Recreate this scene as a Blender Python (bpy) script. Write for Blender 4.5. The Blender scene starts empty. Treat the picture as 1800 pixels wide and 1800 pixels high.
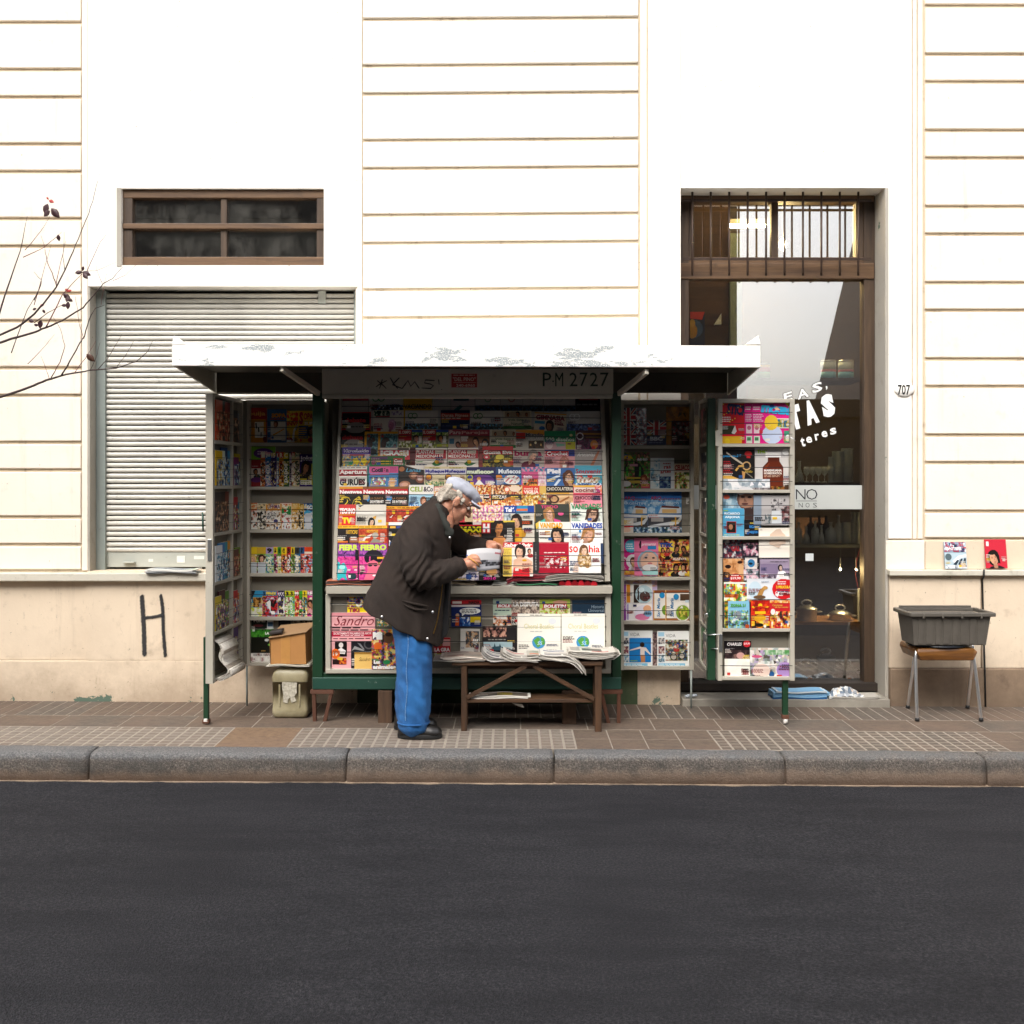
import bpy, bmesh, math, random
from mathutils import Vector, Matrix, noise as mnoise
R = math.radians
rng = random.Random(7)
scene = bpy.context.scene
COL = scene.collection

# ------------------------------------------------------------------ camera
CAMY, CAMZ, FPX, HOR = -6.83, 1.48, 1800.0, 845.0
cam_d = bpy.data.cameras.new('camera'); cam = bpy.data.objects.new('camera', cam_d)
COL.objects.link(cam)
cam.location = (0, CAMY, CAMZ); cam.rotation_euler = (R(90), 0, 0)
cam_d.sensor_width = 36; cam_d.lens = 36 * FPX / 1800; cam_d.shift_y = -(900 - HOR) / 1800
cam_d.clip_end = 600
scene.camera = cam
# ------------------------------------------------------------------ world, sun, exposure
SUN_EL, SUN_AZ = 50.0, 200.0          # azimuth clockwise from +Y: behind the camera, a little to the left
world = bpy.data.worlds.new('World'); scene.world = world; world.use_nodes = True
wn = world.node_tree.nodes; wl_ = world.node_tree.links
sky = wn.new('ShaderNodeTexSky'); sky.sky_type = 'NISHITA'; sky.sun_disc = False
sky.sun_elevation = R(SUN_EL); sky.sun_rotation = R(SUN_AZ); sky.air_density = 1.0; sky.dust_density = 6.0
hs = wn.new('ShaderNodeHueSaturation'); hs.inputs['Saturation'].default_value = 0.30
wl_.new(sky.outputs[0], hs.inputs['Color']); wl_.new(hs.outputs[0], wn['Background'].inputs['Color'])
wn['Background'].inputs['Strength'].default_value = 0.15
sun_d = bpy.data.lights.new('sun', 'SUN'); sun_d.energy = 0.5; sun_d.angle = R(45); sun_d.color = (1.0, .95, .88)
sun = bpy.data.objects.new('sun', sun_d); COL.objects.link(sun)
_d = Vector((math.sin(R(SUN_AZ)) * math.cos(R(SUN_EL)), math.cos(R(SUN_AZ)) * math.cos(R(SUN_EL)), math.sin(R(SUN_EL))))
sun.rotation_euler = _d.to_track_quat('Z', 'Y').to_euler(); sun.location = (0, -9, 14)
scene.view_settings.view_transform = 'Standard'; scene.view_settings.look = 'None'
scene.view_settings.gamma = 1.0; scene.view_settings.use_curve_mapping = False
scene.view_settings.exposure = 1.16
scene.cycles.max_bounces = 10; scene.cycles.transparent_max_bounces = 24
scene.cycles.use_denoising = True

# ------------------------------------------------------------------ helpers
def P(px, py, Y):
    """point at depth Y that the photograph shows at pixel px, py"""
    z = Y - CAMY
    return Vector(((px - 900) * z / FPX, Y, CAMZ - (py - HOR) * z / FPX))
def gz(x): return -0.006 * x                      # the street falls gently to the right
def srgb(h):
    if not isinstance(h, str): return tuple(h)
    if len(h) == 3: h = ''.join(ch * 2 for ch in h)
    v = [int(h[i:i + 2], 16) / 255 for i in (0, 2, 4)]
    return tuple(((x + .055) / 1.055) ** 2.4 if x > .04045 else x / 12.92 for x in v)

WL = {}                                            # world origin of every parent
class MB:
    def __init__(s): s.v = []; s.f = []; s.c = []; s.smooth = []
    def add(s, vs, fs, col=None, smooth=False):
        b = len(s.v); s.v += [tuple(p) for p in vs]
        for f in fs: s.f.append([b + i for i in f]); s.c.append(col); s.smooth.append(smooth)
        return s
    def box(s, x0, x1, y0, y1, z0, z1, col=None):
        x0, x1 = min(x0, x1), max(x0, x1); y0, y1 = min(y0, y1), max(y0, y1); z0, z1 = min(z0, z1), max(z0, z1)
        v = [(x0,y0,z0),(x1,y0,z0),(x1,y1,z0),(x0,y1,z0),(x0,y0,z1),(x1,y0,z1),(x1,y1,z1),(x0,y1,z1)]
        return s.add(v, [(3,2,1,0),(4,5,6,7),(0,1,5,4),(1,2,6,5),(2,3,7,6),(3,0,4,7)], col)
    def pbox(s, x0, y0, x1, y1, Y0, Y1, col=None):
        """box whose front face (depth Y0) fills a pixel rectangle"""
        a = P(x0, y1, Y0); b = P(x1, y0, Y0)
        return s.box(a.x, b.x, Y0, Y1, a.z, b.z, col)
    def prism(s, pts, d, col=None):
        """polygon pts (3d, counter-clockwise seen from the front) pushed back by vector d"""
        n = len(pts); d = Vector(d); a = [Vector(p) for p in pts]; b = [p + d for p in a]
        fs = [tuple(range(n)), tuple(range(2 * n - 1, n - 1, -1))]
        fs += [(i, i + n, (i + 1) % n + n, (i + 1) % n) for i in range(n)]
        return s.add(a + b, fs, col)
    def bar(s, a, b, w, h, up=(0, 0, 1), col=None):
        """rectangular bar from a to b, w across and h along up"""
        a, b = Vector(a), Vector(b); t = (b - a).normalized(); u = Vector(up)
        sd = t.cross(u).normalized(); u = sd.cross(t).normalized()
        v = []
        for p in (a, b):
            for i, j in ((-1,-1),(1,-1),(1,1),(-1,1)): v.append(p + sd * (i * w / 2) + u * (j * h / 2))
        return s.add(v, [(0,1,2,3),(7,6,5,4),(0,4,5,1),(1,5,6,2),(2,6,7,3),(3,7,4,0)], col)
    def tube(s, pts, r, n=8, col=None, closed=False, cap=True):
        pts = [Vector(p) for p in pts]; m = len(pts)
        rs = r if isinstance(r, (list, tuple)) else [r] * m
        vs = []; prev = None
        for i, p in enumerate(pts):
            if closed: t = pts[(i + 1) % m] - pts[i - 1]
            else: t = pts[min(i + 1, m - 1)] - pts[max(i - 1, 0)]
            t = t.normalized() if t.length > 1e-9 else Vector((0, 0, 1))
            if prev is None:
                q = Vector((0, 0, 1)) if abs(t.z) < .9 else Vector((1, 0, 0))
                u = t.cross(q).normalized()
            else:
                u = (prev - t * prev.dot(t)).normalized()
            prev = u; w = t.cross(u)
            for k in range(n):
                a = 2 * math.pi * k / n; vs.append(p + (u * math.cos(a) + w * math.sin(a)) * rs[i])
        fs = []
        for i in range(m if closed else m - 1):
            j = (i + 1) % m
            for k in range(n): fs.append((i*n + k, i*n + (k+1) % n, j*n + (k+1) % n, j*n + k))
        if cap and not closed: fs += [tuple(range(n - 1, -1, -1)), tuple((m-1)*n + k for k in range(n))]
        return s.add(vs, fs, col, True)
    def lathe(s, prof, c=(0, 0, 0), n=20, col=None, sx=1, sy=1):
        c = Vector(c); vs = []; fs = []
        for r, z in prof:
            for k in range(n):
                a = 2 * math.pi * k / n; vs.append(c + Vector((r * math.cos(a) * sx, r * math.sin(a) * sy, z)))
        m = len(prof)
        for i in range(m - 1):
            for k in range(n): fs.append((i*n + k, i*n + (k+1) % n, (i+1)*n + (k+1) % n, (i+1)*n + k))
        fs += [tuple(range(n - 1, -1, -1)), tuple((m-1)*n + k for k in range(n))]
        return s.add(vs, fs, col, True)
    def loft(s, rings, col=None, cap=True):
        n = len(rings[0]); vs = [p for r in rings for p in r]; fs = []
        for i in range(len(rings) - 1):
            for k in range(n): fs.append((i*n + k, i*n + (k+1) % n, (i+1)*n + (k+1) % n, (i+1)*n + k))
        if cap: fs += [tuple(range(n - 1, -1, -1)), tuple((len(rings)-1)*n + k for k in range(n))]
        return s.add(vs, fs, col, True)
    def ball(s, c, r, n=12, m=8, col=None, rot=None):
        c = Vector(c); r = Vector(r) if not isinstance(r, (int, float)) else Vector((r, r, r))
        vs = []; fs = []
        for i in range(1, m):
            th = math.pi * i / m
            for k in range(n):
                a = 2 * math.pi * k / n
                v = Vector((r.x*math.sin(th)*math.cos(a), r.y*math.sin(th)*math.sin(a), r.z*math.cos(th)))
                vs.append(c + (rot @ v if rot else v))
        top = len(vs); v = Vector((0,0,r.z)); vs.append(c + (rot @ v if rot else v))
        v = Vector((0,0,-r.z)); vs.append(c + (rot @ v if rot else v))
        for i in range(m - 2):
            for k in range(n): fs.append((i*n + k, (i+1)*n + k, (i+1)*n + (k+1) % n, i*n + (k+1) % n))
        for k in range(n):
            fs.append((top, k, (k+1) % n)); fs.append((top+1, (m-2)*n + (k+1) % n, (m-2)*n + k))
        return s.add(vs, fs, col, True)
    def mesh(s, name, mats, origin=(0, 0, 0)):
        o = Vector(origin); me = bpy.data.meshes.new(name)
        me.from_pydata([tuple(Vector(p) - o) for p in s.v], [], s.f)
        if any(c is not None for c in s.c):
            at = me.color_attributes.new('Col', 'FLOAT_COLOR', 'CORNER')
            arr = []
            for f, c in zip(s.f, s.c):
                cc = c if c is not None else (.5, .5, .5)
                cc = tuple(cc) if len(cc) == 4 else tuple(cc) + (1.0,)
                for _ in f: arr.extend(cc)
            at.data.foreach_set('color', arr)
        me.polygons.foreach_set('use_smooth', s.smooth)
        for m in (mats if isinstance(mats, (list, tuple)) else [mats]): me.materials.append(m)
        me.update(); return me
    def build(s, name, mat, parent=None, bevel=0, seg=2, origin=None, smooth_angle=None):
        o = WL[parent.name] if parent is not None else Vector(origin or (0, 0, 0))
        ob = bpy.data.objects.new(name, s.mesh(name, mat, o)); COL.objects.link(ob)
        if parent is not None: ob.parent = parent
        else: ob.location = o
        WL[ob.name] = o
        if bevel:
            b = ob.modifiers.new('bevel', 'BEVEL'); b.width = bevel; b.segments = seg; b.limit_method = 'ANGLE'; b.angle_limit = R(40)
        return ob

def tag(o, label=None, cat=None, group=None, kind=None):
    if label: o['label'] = label
    if cat: o['category'] = cat
    if group: o['group'] = group
    if kind: o['kind'] = kind
    return o
def thing(name, loc, label, cat, group=None):
    o = bpy.data.objects.new(name, None); COL.objects.link(o); o.location = loc; o.empty_display_size = .1
    WL[o.name] = Vector(loc); return tag(o, label, cat, group)
def part(mb, name, mat, parent, bevel=0, seg=2): return mb.build(name, mat, parent, bevel, seg)

# ------------------------------------------------------------------ materials
class NT:
    def __init__(s, name):
        s.m = bpy.data.materials.new(name); s.m.use_nodes = True
        s.t = s.m.node_tree; s.n = s.t.nodes; s.b = s.n['Principled BSDF']; s.o = s.n['Material Output']
        s.tc = s.n.new('ShaderNodeTexCoord').outputs['Object']; s.gpos = s.n.new('ShaderNodeNewGeometry').outputs['Position']
    def L(s, a, b): s.t.links.new(a, b)
    def inp(s, node, key, val):
        if hasattr(val, 'is_linked') or hasattr(val, 'links'): s.L(val, node.inputs[key])
        else: node.inputs[key].default_value = val
    def noise(s, scale, detail=4, rough=.6, vec=None, dist=0.0):
        n = s.n.new('ShaderNodeTexNoise'); n.inputs['Scale'].default_value = scale; n.inputs['Detail'].default_value = detail
        n.inputs['Roughness'].default_value = rough; n.inputs['Distortion'].default_value = dist
        s.L(vec if vec is not None else s.gpos, n.inputs['Vector']); return n.outputs['Fac']
    def map(s, scale=(1, 1, 1), loc=(0, 0, 0), rot=(0, 0, 0), vec=None):
        n = s.n.new('ShaderNodeMapping'); n.inputs['Scale'].default_value = scale; n.inputs['Location'].default_value = loc
        n.inputs['Rotation'].default_value = rot
        s.L(vec if vec is not None else s.gpos, n.inputs['Vector']); return n.outputs[0]
    def ramp(s, fac, stops, interp='LINEAR'):
        n = s.n.new('ShaderNodeValToRGB'); n.color_ramp.interpolation = interp
        e = n.color_ramp.elements
        while len(e) < len(stops): e.new(.5)
        for k, (p, c) in zip(e, stops):
            k.position = p; c = (c,) * 3 if isinstance(c, (int, float)) else srgb(c); k.color = (*c[:3], 1)
        s.L(fac, n.inputs[0]); return n.outputs[0]
    def mix(s, fac, a, b, mode='MIX'):
        n = s.n.new('ShaderNodeMix'); n.data_type = 'RGBA'; n.blend_type = mode
        for k, v in ((0, fac), (6, a), (7, b)):
            if hasattr(v, 'links'): s.L(v, n.inputs[k])
            elif k == 0: n.inputs[0].default_value = v
            else: n.inputs[k].default_value = (*srgb(v)[:3], 1)
        return n.outputs[2]
    def math(s, op, a, b=0.0, c=0.0):
        n = s.n.new('ShaderNodeMath'); n.operation = op
        for k, v in enumerate((a, b, c)):
            if hasattr(v, 'links'): s.L(v, n.inputs[k])
            else: n.inputs[k].default_value = v
        return n.outputs[0]
    def xyz(s, vec=None):
        n = s.n.new('ShaderNodeSeparateXYZ'); s.L(vec if vec is not None else s.gpos, n.inputs[0]); return n.outputs
    def step(s, fac, lo, hi):
        n = s.n.new('ShaderNodeMapRange'); n.interpolation_type = 'SMOOTHSTEP'
        n.inputs[1].default_value = lo; n.inputs[2].default_value = hi; s.L(fac, n.inputs[0]); return n.outputs[0]
    def bump(s, h, strength=.4, dist=.004, normal=None):
        n = s.n.new('ShaderNodeBump'); n.inputs['Strength'].default_value = strength; n.inputs['Distance'].default_value = dist
        s.L(h, n.inputs['Height'])
        if normal is not None: s.L(normal, n.inputs['Normal'])
        return n.outputs[0]
    def done(s, color=None, rough=.7, metal=0.0, normal=None, spec=None, **kw):
        b = s.b
        if color is not None:
            if hasattr(color, 'links'): s.L(color, b.inputs['Base Color'])
            else: b.inputs['Base Color'].default_value = (*srgb(color)[:3], 1)
        for k, v in (('Roughness', rough), ('Metallic', metal)):
            if hasattr(v, 'links'): s.L(v, b.inputs[k])
            else: b.inputs[k].default_value = v
        if normal is not None: s.L(normal, b.inputs['Normal'])
        if spec is not None: b.inputs['Specular IOR Level'].default_value = spec
        for k, v in kw.items(): b.inputs[k.replace('_', ' ')].default_value = v
        return s.m

def simple(name, col, rough=.6, metal=0., var=.12, scale=18, bump=.15, spec=None, **kw):
    t = NT(name); n = t.noise(scale, 5, .65); c = srgb(col)
    lo = tuple(x * (1 - var) for x in c); hi = tuple(min(1, x * (1 + var)) for x in c)
    colr = t.ramp(n, [(.25, lo), (.75, hi)])
    f = t.noise(scale * 9, 3, .6)
    return t.done(colr, rough, metal, t.bump(f, bump, .002) if bump else None, spec, **kw)

def plaster(name, base, dirt, green=0.0, dirt_amt=.5, low=None, streak=.35):
    """painted render: mottled paint, rain streaks, grime blotches, chips down to old green paint"""
    t = NT(name); z = t.xyz()[2]
    n1 = t.noise(1.7, 6, .62); n2 = t.noise(9, 5, .6); st = t.noise(1.0, 5, .65, t.map((9, 9, .7)))
    c0 = srgb(base); c = t.ramp(n1, [(.3, tuple(x * .93 for x in c0)), (.7, tuple(min(1, x * 1.04) for x in c0))])
    c = t.mix(t.math('MULTIPLY', t.step(st, .55, .8), streak), c, dirt)
    c = t.mix(t.math('MULTIPLY', t.step(n2, .56, .78), dirt_amt * .55), c, dirt)
    if low:                                         # splashed grime, ragged upper edge
        e = t.math('ADD', z, t.math('MULTIPLY', t.math('SUBTRACT', t.noise(3.6, 7, .75), .5), low * 2.6))
        m = t.math('SUBTRACT', 1.0, t.step(e, -low * .3, low * 1.6))
        c = t.mix(t.math('MULTIPLY', m, .62), c, dirt)
    if low:                                         # scuffs and knocks
        sc = t.noise(1.0, 6, .75, t.map((26, 26, 7), rot=(0, .5, 0)), dist=1.5); c = t.mix(t.math('MULTIPLY', t.step(sc, .60, .72), .38), c, '6e5b48')
        c = t.mix(t.math('MULTIPLY', t.step(t.noise(17, 6, .8), .66, .69), .55), c, '57493b')
        c = t.mix(t.math('MULTIPLY', t.step(t.noise(1.3, 5, .6), .48, .75), .35), c, 'b9a48c')
    sp = t.noise(42, 2, .5); c = t.mix(t.math('MULTIPLY', t.step(sp, .73, .76), .6), c, '6b5a48')
    if green:
        g = t.noise(3.4, 8, .72, dist=.4)
        if low: g = t.math('ADD', g, t.math('MULTIPLY', t.math('SUBTRACT', 1.0, t.step(z, 0.0, .14)), .125))
        c = t.mix(t.step(g, .70 - green * .1, .715 - green * .1), c, '56685a')
    h = t.math('ADD', t.math('MULTIPLY', t.noise(60, 4, .6), .5), t.math('MULTIPLY', n2, .8))
    return t.done(c, .88, 0, t.bump(h, .35, .004))

def painted_metal(name, col, wear='7a6f62', amt=.5, rough=.45, rust=True):
    t = NT(name); n = t.noise(14, 8, .7); n1 = t.noise(2.3, 4, .6); c0 = srgb(col)
    c = t.ramp(n1, [(.3, tuple(x * .82 for x in c0)), (.7, tuple(min(1, x * 1.08) for x in c0))])
    c = t.mix(t.math('MULTIPLY', t.step(n, .63, .68), amt), c, wear)
    if rust: c = t.mix(t.math('MULTIPLY', t.step(t.noise(7, 8, .75), .70, .73), .8), c, '5a2f1c')
    return t.done(c, t.ramp(n1, [(.3, rough), (.7, min(1, rough + .2))]), 0, t.bump(n, .2, .002))

def wood(name, a, b, axis=0, scale=1.0, rough=.6):
    sc = [22, 22, 22]; sc[axis] = 1.6
    t = NT(name); n = t.noise(scale, 7, .68, t.map(tuple(sc)), dist=.6)
    c = t.ramp(n, [(.3, a), (.7, b)]); c = t.mix(t.math('MULTIPLY', t.step(t.noise(6, 6, .7), .6, .75), .5), c, '2a1c10')
    return t.done(c, rough, 0, t.bump(n, .35, .003))

def glass_pane(name, refl=.2, tint=(.86, .9, .88), dirt=.0):
    t = NT(name); n = t.n
    tr = n.new('ShaderNodeBsdfTransparent'); tr.inputs[0].default_value = (*tint, 1)
    gl = n.new('ShaderNodeBsdfGlossy'); gl.inputs['Roughness'].default_value = 0.004
    wv = t.noise(1.3, 2, .5); bp = t.bump(wv, .012, .01); t.L(bp, gl.inputs['Normal'])
    lw = n.new('ShaderNodeFresnel'); lw.inputs[0].default_value = 1.5
    f = t.math('ADD', lw.outputs[0], refl)
    mx = n.new('ShaderNodeMixShader'); t.L(f, mx.inputs[0]); t.L(tr.outputs[0], mx.inputs[1]); t.L(gl.outputs[0], mx.inputs[2])
    out = mx.outputs[0]
    if dirt:
        df = n.new('ShaderNodeBsdfDiffuse'); df.inputs[0].default_value = (.30, .29, .26, 1)
        g = t.math('MULTIPLY', t.step(t.noise(1.0, 7, .7, t.map((6, 6, 4))), .35, .8), dirt)
        m2 = n.new('ShaderNodeMixShader'); t.L(g, m2.inputs[0]); t.L(out, m2.inputs[1]); t.L(df.outputs[0], m2.inputs[2]); out = m2.outputs[0]
    t.L(out, t.o.inputs[0]); return t.m

def print_mat(name, rough=.38, wrap=False):
    t = NT(name); a = t.n.new('ShaderNodeVertexColor'); a.layer_name = 'Col'
    n = t.noise(170, 3, .7); c = t.mix(t.math('MULTIPLY', t.step(n, .2, .9), .30), a.outputs[0], '222')
    c = t.mix(.86, c, a.outputs[0]); gm_ = t.n.new('ShaderNodeGamma'); gm_.inputs[1].default_value = 1.03; t.L(c, gm_.inputs[0]); c = t.mix(1.0, gm_.outputs[0], (.92, .91, .89), 'MULTIPLY')
    nb = t.noise(24 if wrap else 7, 4 if wrap else 2, .6, dist=1.2 if wrap else 0)
    m = t.done(c, rough, 0, t.bump(nb, .55 if wrap else .25, .004), .28)
    if wrap: t.b.inputs['Coat Weight'].default_value = .8; t.b.inputs['Coat Roughness'].default_value = .08
    return m

M = {}
M['white'] = plaster('render_white', 'f0eae0', 'b8a890', dirt_amt=.12, streak=.10)
M['cream'] = plaster('render_cream', 'efe4d4', '9a8468', dirt_amt=.40, streak=.34)
M['dado'] = plaster('render_dado', 'dccab2', '85705a', green=.06, dirt_amt=.7, low=.26, streak=.40)
M['plinth'] = plaster('render_plinth', '96806a', '4e4033', dirt_amt=1.0, low=.4, streak=.5)
M['groove'] = plaster('render_groove', 'cdbda4', '76624c', dirt_amt=1.0, streak=.7)
M['ledge'] = plaster('stone_ledge', 'c9c3b4', '6d6a58', green=.5, dirt_amt=.8)
M['greenwall'] = plaster('render_green', '4c5f3c', '2c3626', dirt_amt=.8, low=.3)
M['jamb'] = plaster('render_jamb', 'a8a297', '7d7566', green=.35, dirt_amt=.6)
M['slat'] = painted_metal('shutter_paint', 'd2cec4', '8a8578', .35, .42, rust=False)
M['slatbar'] = painted_metal('shutter_bar_paint', 'aeb1a8', '7a7468', .5, .5)
M['guide'] = painted_metal('guide_paint', '8f9792', '6a6257', .5, .5)
M['frame_wood'] = wood('window_wood', '3f2a1a', '74573a', 0, 1.0)
M['frame_wood_v'] = wood('window_wood_upright', '2c1e13', '57432f', 2, 1.0)
M['iron'] = simple('iron_bar', '3a2a20', .5, .3, .3, 30)
M['bench'] = wood('bench_wood', '24160a', '5e3f24', 0, 1.0, .7)
M['bench_v'] = wood('bench_wood_upright', '24160a', '583a20', 2, 1.0, .7)
M['post_wood'] = wood('rough_post', '2c1d12', '5d4430', 2, 1.0, .8)
M['green'] = painted_metal('kiosk_green', '123620', '8d8f80', .35, .35)
M['green_old'] = painted_metal('kiosk_green_worn', '1d4438', '9aa196', .8, .4)
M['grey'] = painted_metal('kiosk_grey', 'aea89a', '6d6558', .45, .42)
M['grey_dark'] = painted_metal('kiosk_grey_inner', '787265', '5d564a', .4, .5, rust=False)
M['header'] = painted_metal('header_paint', 'cdc6b6', '8d8678', .3, .5, rust=False)
M['rust'] = painted_metal('rusty_iron', '5c3a2a', '2f221c', .8, .8)
M['chrome'] = simple('chrome', 'eeeeee', .28, 1.0, .05, 20, 0)
M['steel'] = simple('polished_steel', 'd4d5d3', .34, 1.0, .05, 20, 0)
M['wire'] = simple('black_wire', '17181a', .5, 0, .2, 30, 0)
M['rubber'] = simple('black_rubber', '1a1a1a', .6, 0, .2, 30, .1)
M['wheel'] = simple('caster_wheel', 'd9d6cf', .4, 0, .1, 30, .05)
M['print'] = print_mat('printed_paper'); M['wrap'] = print_mat('printed_in_plastic', .16, True)
M['flatprint'] = print_mat('painted_lettering', .6)
M['glass'] = glass_pane('shop_glass', .33, (.96, .97, .96)); M['oldglass'] = glass_pane('dusty_glass', .38, (.72, .74, .70), .20)
M['board'] = simple('cardboard', 'a5743f', .8, 0, .10, 9, .3)
M['board_in'] = simple('cardboard_flap', '8f7150', .85, 0, .10, 9, .3)
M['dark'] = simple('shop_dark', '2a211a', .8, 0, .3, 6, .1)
M['plastic_dark'] = simple('dark_case', '2b2421', .55, 0, .2, 20, .1)

def canopy_mat():
    t = NT('canopy_white_paint')
    n = t.noise(1.0, 7, .68, t.map((3.2, 3.2, 11)), dist=.25); fine = t.noise(150, 2, .5)
    c = t.mix(t.math('MULTIPLY', t.step(n, .555, .58), t.step(fine, .38, .5)), 'edeae3', '9aa3a6')
    c = t.mix(t.step(t.noise(11, 8, .75), .735, .745), c, '6b3a1e')
    return t.done(c, .5, 0, t.bump(n, .15, .002))
M['canopy'] = canopy_mat()
def road_mat():
    t = NT('asphalt'); n = t.noise(95, 4, .75); n2 = t.noise(3, 5, .6, t.map((.6, 2.2, 1))); y = t.xyz()[1]
    c = t.ramp(n, [(.3, '17171a'), (.5, '2a2a2d'), (.68, '3f3e42'), (.8, '8b867e')])
    c = t.mix(t.math('MULTIPLY', t.step(n2, .35, .7), .55), c, '1d1d20')
    v = t.n.new('ShaderNodeTexVoronoi'); v.inputs['Scale'].default_value = 160; t.L(t.gpos, v.inputs['Vector'])
    e = t.math('ADD', y, t.math('MULTIPLY', t.math('SUBTRACT', t.noise(4, 5, .7), .5), .09))      # sand washed along the kerb
    c = t.mix(t.math('MULTIPLY', t.step(e, -1.362, -1.325), .8), c, 'a8937d')
    return t.done(c, .92, 0, t.bump(t.math('SUBTRACT', n, v.outputs[0]), .8, .006), .15)
M['road'] = road_mat()
def kerb_mat():
    t = NT('kerb_granite'); n = t.noise(110, 4, .7); n2 = t.noise(7, 6, .7); z = t.xyz()[2]
    c = t.ramp(n, [(.3, '282522'), (.5, '544d47'), (.7, '80776d')])
    c = t.mix(t.math('MULTIPLY', t.step(n2, .42, .66), .65), c, '3f3c38')
    top = t.step(t.math('ADD', z, t.math('MULTIPLY', t.math('SUBTRACT', n2, .5), .05)), -.035, .0)
    c = t.mix(t.math('MULTIPLY', top, .42), c, t.ramp(n, [(.3, '4c5054'), (.7, '8b8f93')]))
    c = t.mix(t.math('MULTIPLY', t.step(t.math('ADD', z, t.math('MULTIPLY', t.math('SUBTRACT', n2, .5), .12)), -.07, -.14), 0.0), c, 'b59c84')
    lowm = t.math('SUBTRACT', 1.0, t.step(t.math('ADD', z, t.math('MULTIPLY', t.math('SUBTRACT', n2, .5), .10)), -.12, -.055))
    c = t.mix(t.math('MULTIPLY', lowm, .6), c, '8a7462')
    return t.done(c, .8, 0, t.bump(t.math('ADD', n, n2), .8, .008))
M['kerb'] = kerb_mat()
def tile_mat(name, a, b, joint=None):
    t = NT(name); n = t.noise(26, 6, .7); n2 = t.noise(2.1, 5, .65)
    c = t.ramp(n, [(.3, a), (.7, b)]); c = t.mix(t.math('MULTIPLY', t.step(n2, .4, .7), .5), c, '6a574a')
    return t.done(c, .85, 0, t.bump(t.noise(120, 4, .6), .4, .003))
M['tile_pale'] = tile_mat('tile_pale', '5f574f', '7b7167'); M['tile_grey'] = tile_mat('tile_grey', '494139', '61584f')
M['tile_brown'] = tile_mat('tile_brown', '4e4239', '65574a'); M['tile_orange'] = tile_mat('tile_orange', '5f4c3c', '7a634c')
M['grout'] = simple('pale_grout', '8c8377', .9, 0, .15, 14, .3)
# ================================================================== SETTING
# road
mb = MB(); ry = lambda x: gz(x) - .145
mb.add([(-150, -60, ry(-150)), (150, -60, ry(150)), (150, -1.30, ry(150)), (-150, -1.30, ry(-150))], [(0, 1, 2, 3)])
tag(mb.build('road', M['road']), kind='structure')
# sidewalk slab (its pale mortar shows between the tiles)
SLY = -1.165
mb = MB(); mb.add([(x, y, gz(x) - dz) for x in (-12, 12) for y in (SLY, .6) for dz in (.004, .16)],
                  [(0, 4, 6, 2), (1, 3, 7, 5), (0, 1, 5, 4), (2, 6, 7, 3), (0, 2, 3, 1), (4, 5, 7, 6)])
sidewalk = tag(mb.build('sidewalk', M['grout']), kind='structure')
def tile_mesh(name, mat, w, d, nx, ny, gap, h=-.0026):
    m = MB(); cw, cd = w / nx, d / ny
    for i in range(nx):
        for j in range(ny):
            x0, x1 = i * cw + gap, (i + 1) * cw - gap; y0, y1 = j * cd + gap, (j + 1) * cd - gap; b = .0022
            v = [(x0, y0, -.006), (x1, y0, -.006), (x1, y1, -.006), (x0, y1, -.006),
                 (x0 + b, y0 + b, h), (x1 - b, y0 + b, h), (x1 - b, y1 - b, h), (x0 + b, y1 - b, h)]
            m.add(v, [(4, 5, 6, 7), (0, 1, 5, 4), (1, 2, 6, 5), (2, 3, 7, 6), (3, 0, 4, 7)])
    return m.mesh(name, mat)
TW = .402
grid_t = [tile_mesh('paving_tile', M['tile_pale'], TW, .44, 6, 7, .0058), tile_mesh('paving_tile', M['tile_grey'], TW, .44, 6, 7, .0055)]
stripe_t = [tile_mesh('paving_tile', M['tile_grey'], TW, .42, 5, 1, .0025), tile_mesh('paving_tile', M['tile_brown'], TW, .42, 5, 1, .002)]
plain_t = [tile_mesh('paving_tile', M['tile_brown'], TW, .285, 1, 1, .002), tile_mesh('paving_tile', M['tile_grey'], TW, .285, 1, 1, .002)]
big_o = tile_mesh('paving_tile', M['tile_orange'], TW, .44, 1, 26, .0012, -.0022)
big_b = tile_mesh('paving_tile', M['tile_brown'], TW, .44, 2, 2, .0015)
def lay(me, x, y, k=0):
    o = bpy.data.objects.new('paving_tile', me); COL.objects.link(o); o.parent = sidewalk
    o.location = (x, y, gz(x) + rng.uniform(-.0004, .0004)); o.rotation_euler = (rng.uniform(-.0006, .0006), .006 + rng.uniform(-.0006, .0006), rng.uniform(-.002, .002))
x0 = -4.42
for i in range(22):
    x = x0 + i * TW; pxm = 900 + (x + .2) * 1800 / 5.9
    lay(stripe_t[rng.random() < .4], x + .1, -.425)
    lay(plain_t[rng.random() < .35], x + .05, -.714)
    if pxm < 430: me = grid_t[0 if pxm < 300 or rng.random() < .6 else 1]
    elif pxm < 590: me = big_o
    elif pxm < 990: me = grid_t[0]
    elif pxm < 1275: me = big_b
    elif pxm < 1720: me = grid_t[1]
    else: me = big_b
    lay(me, x - .045, -1.158)
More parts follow.
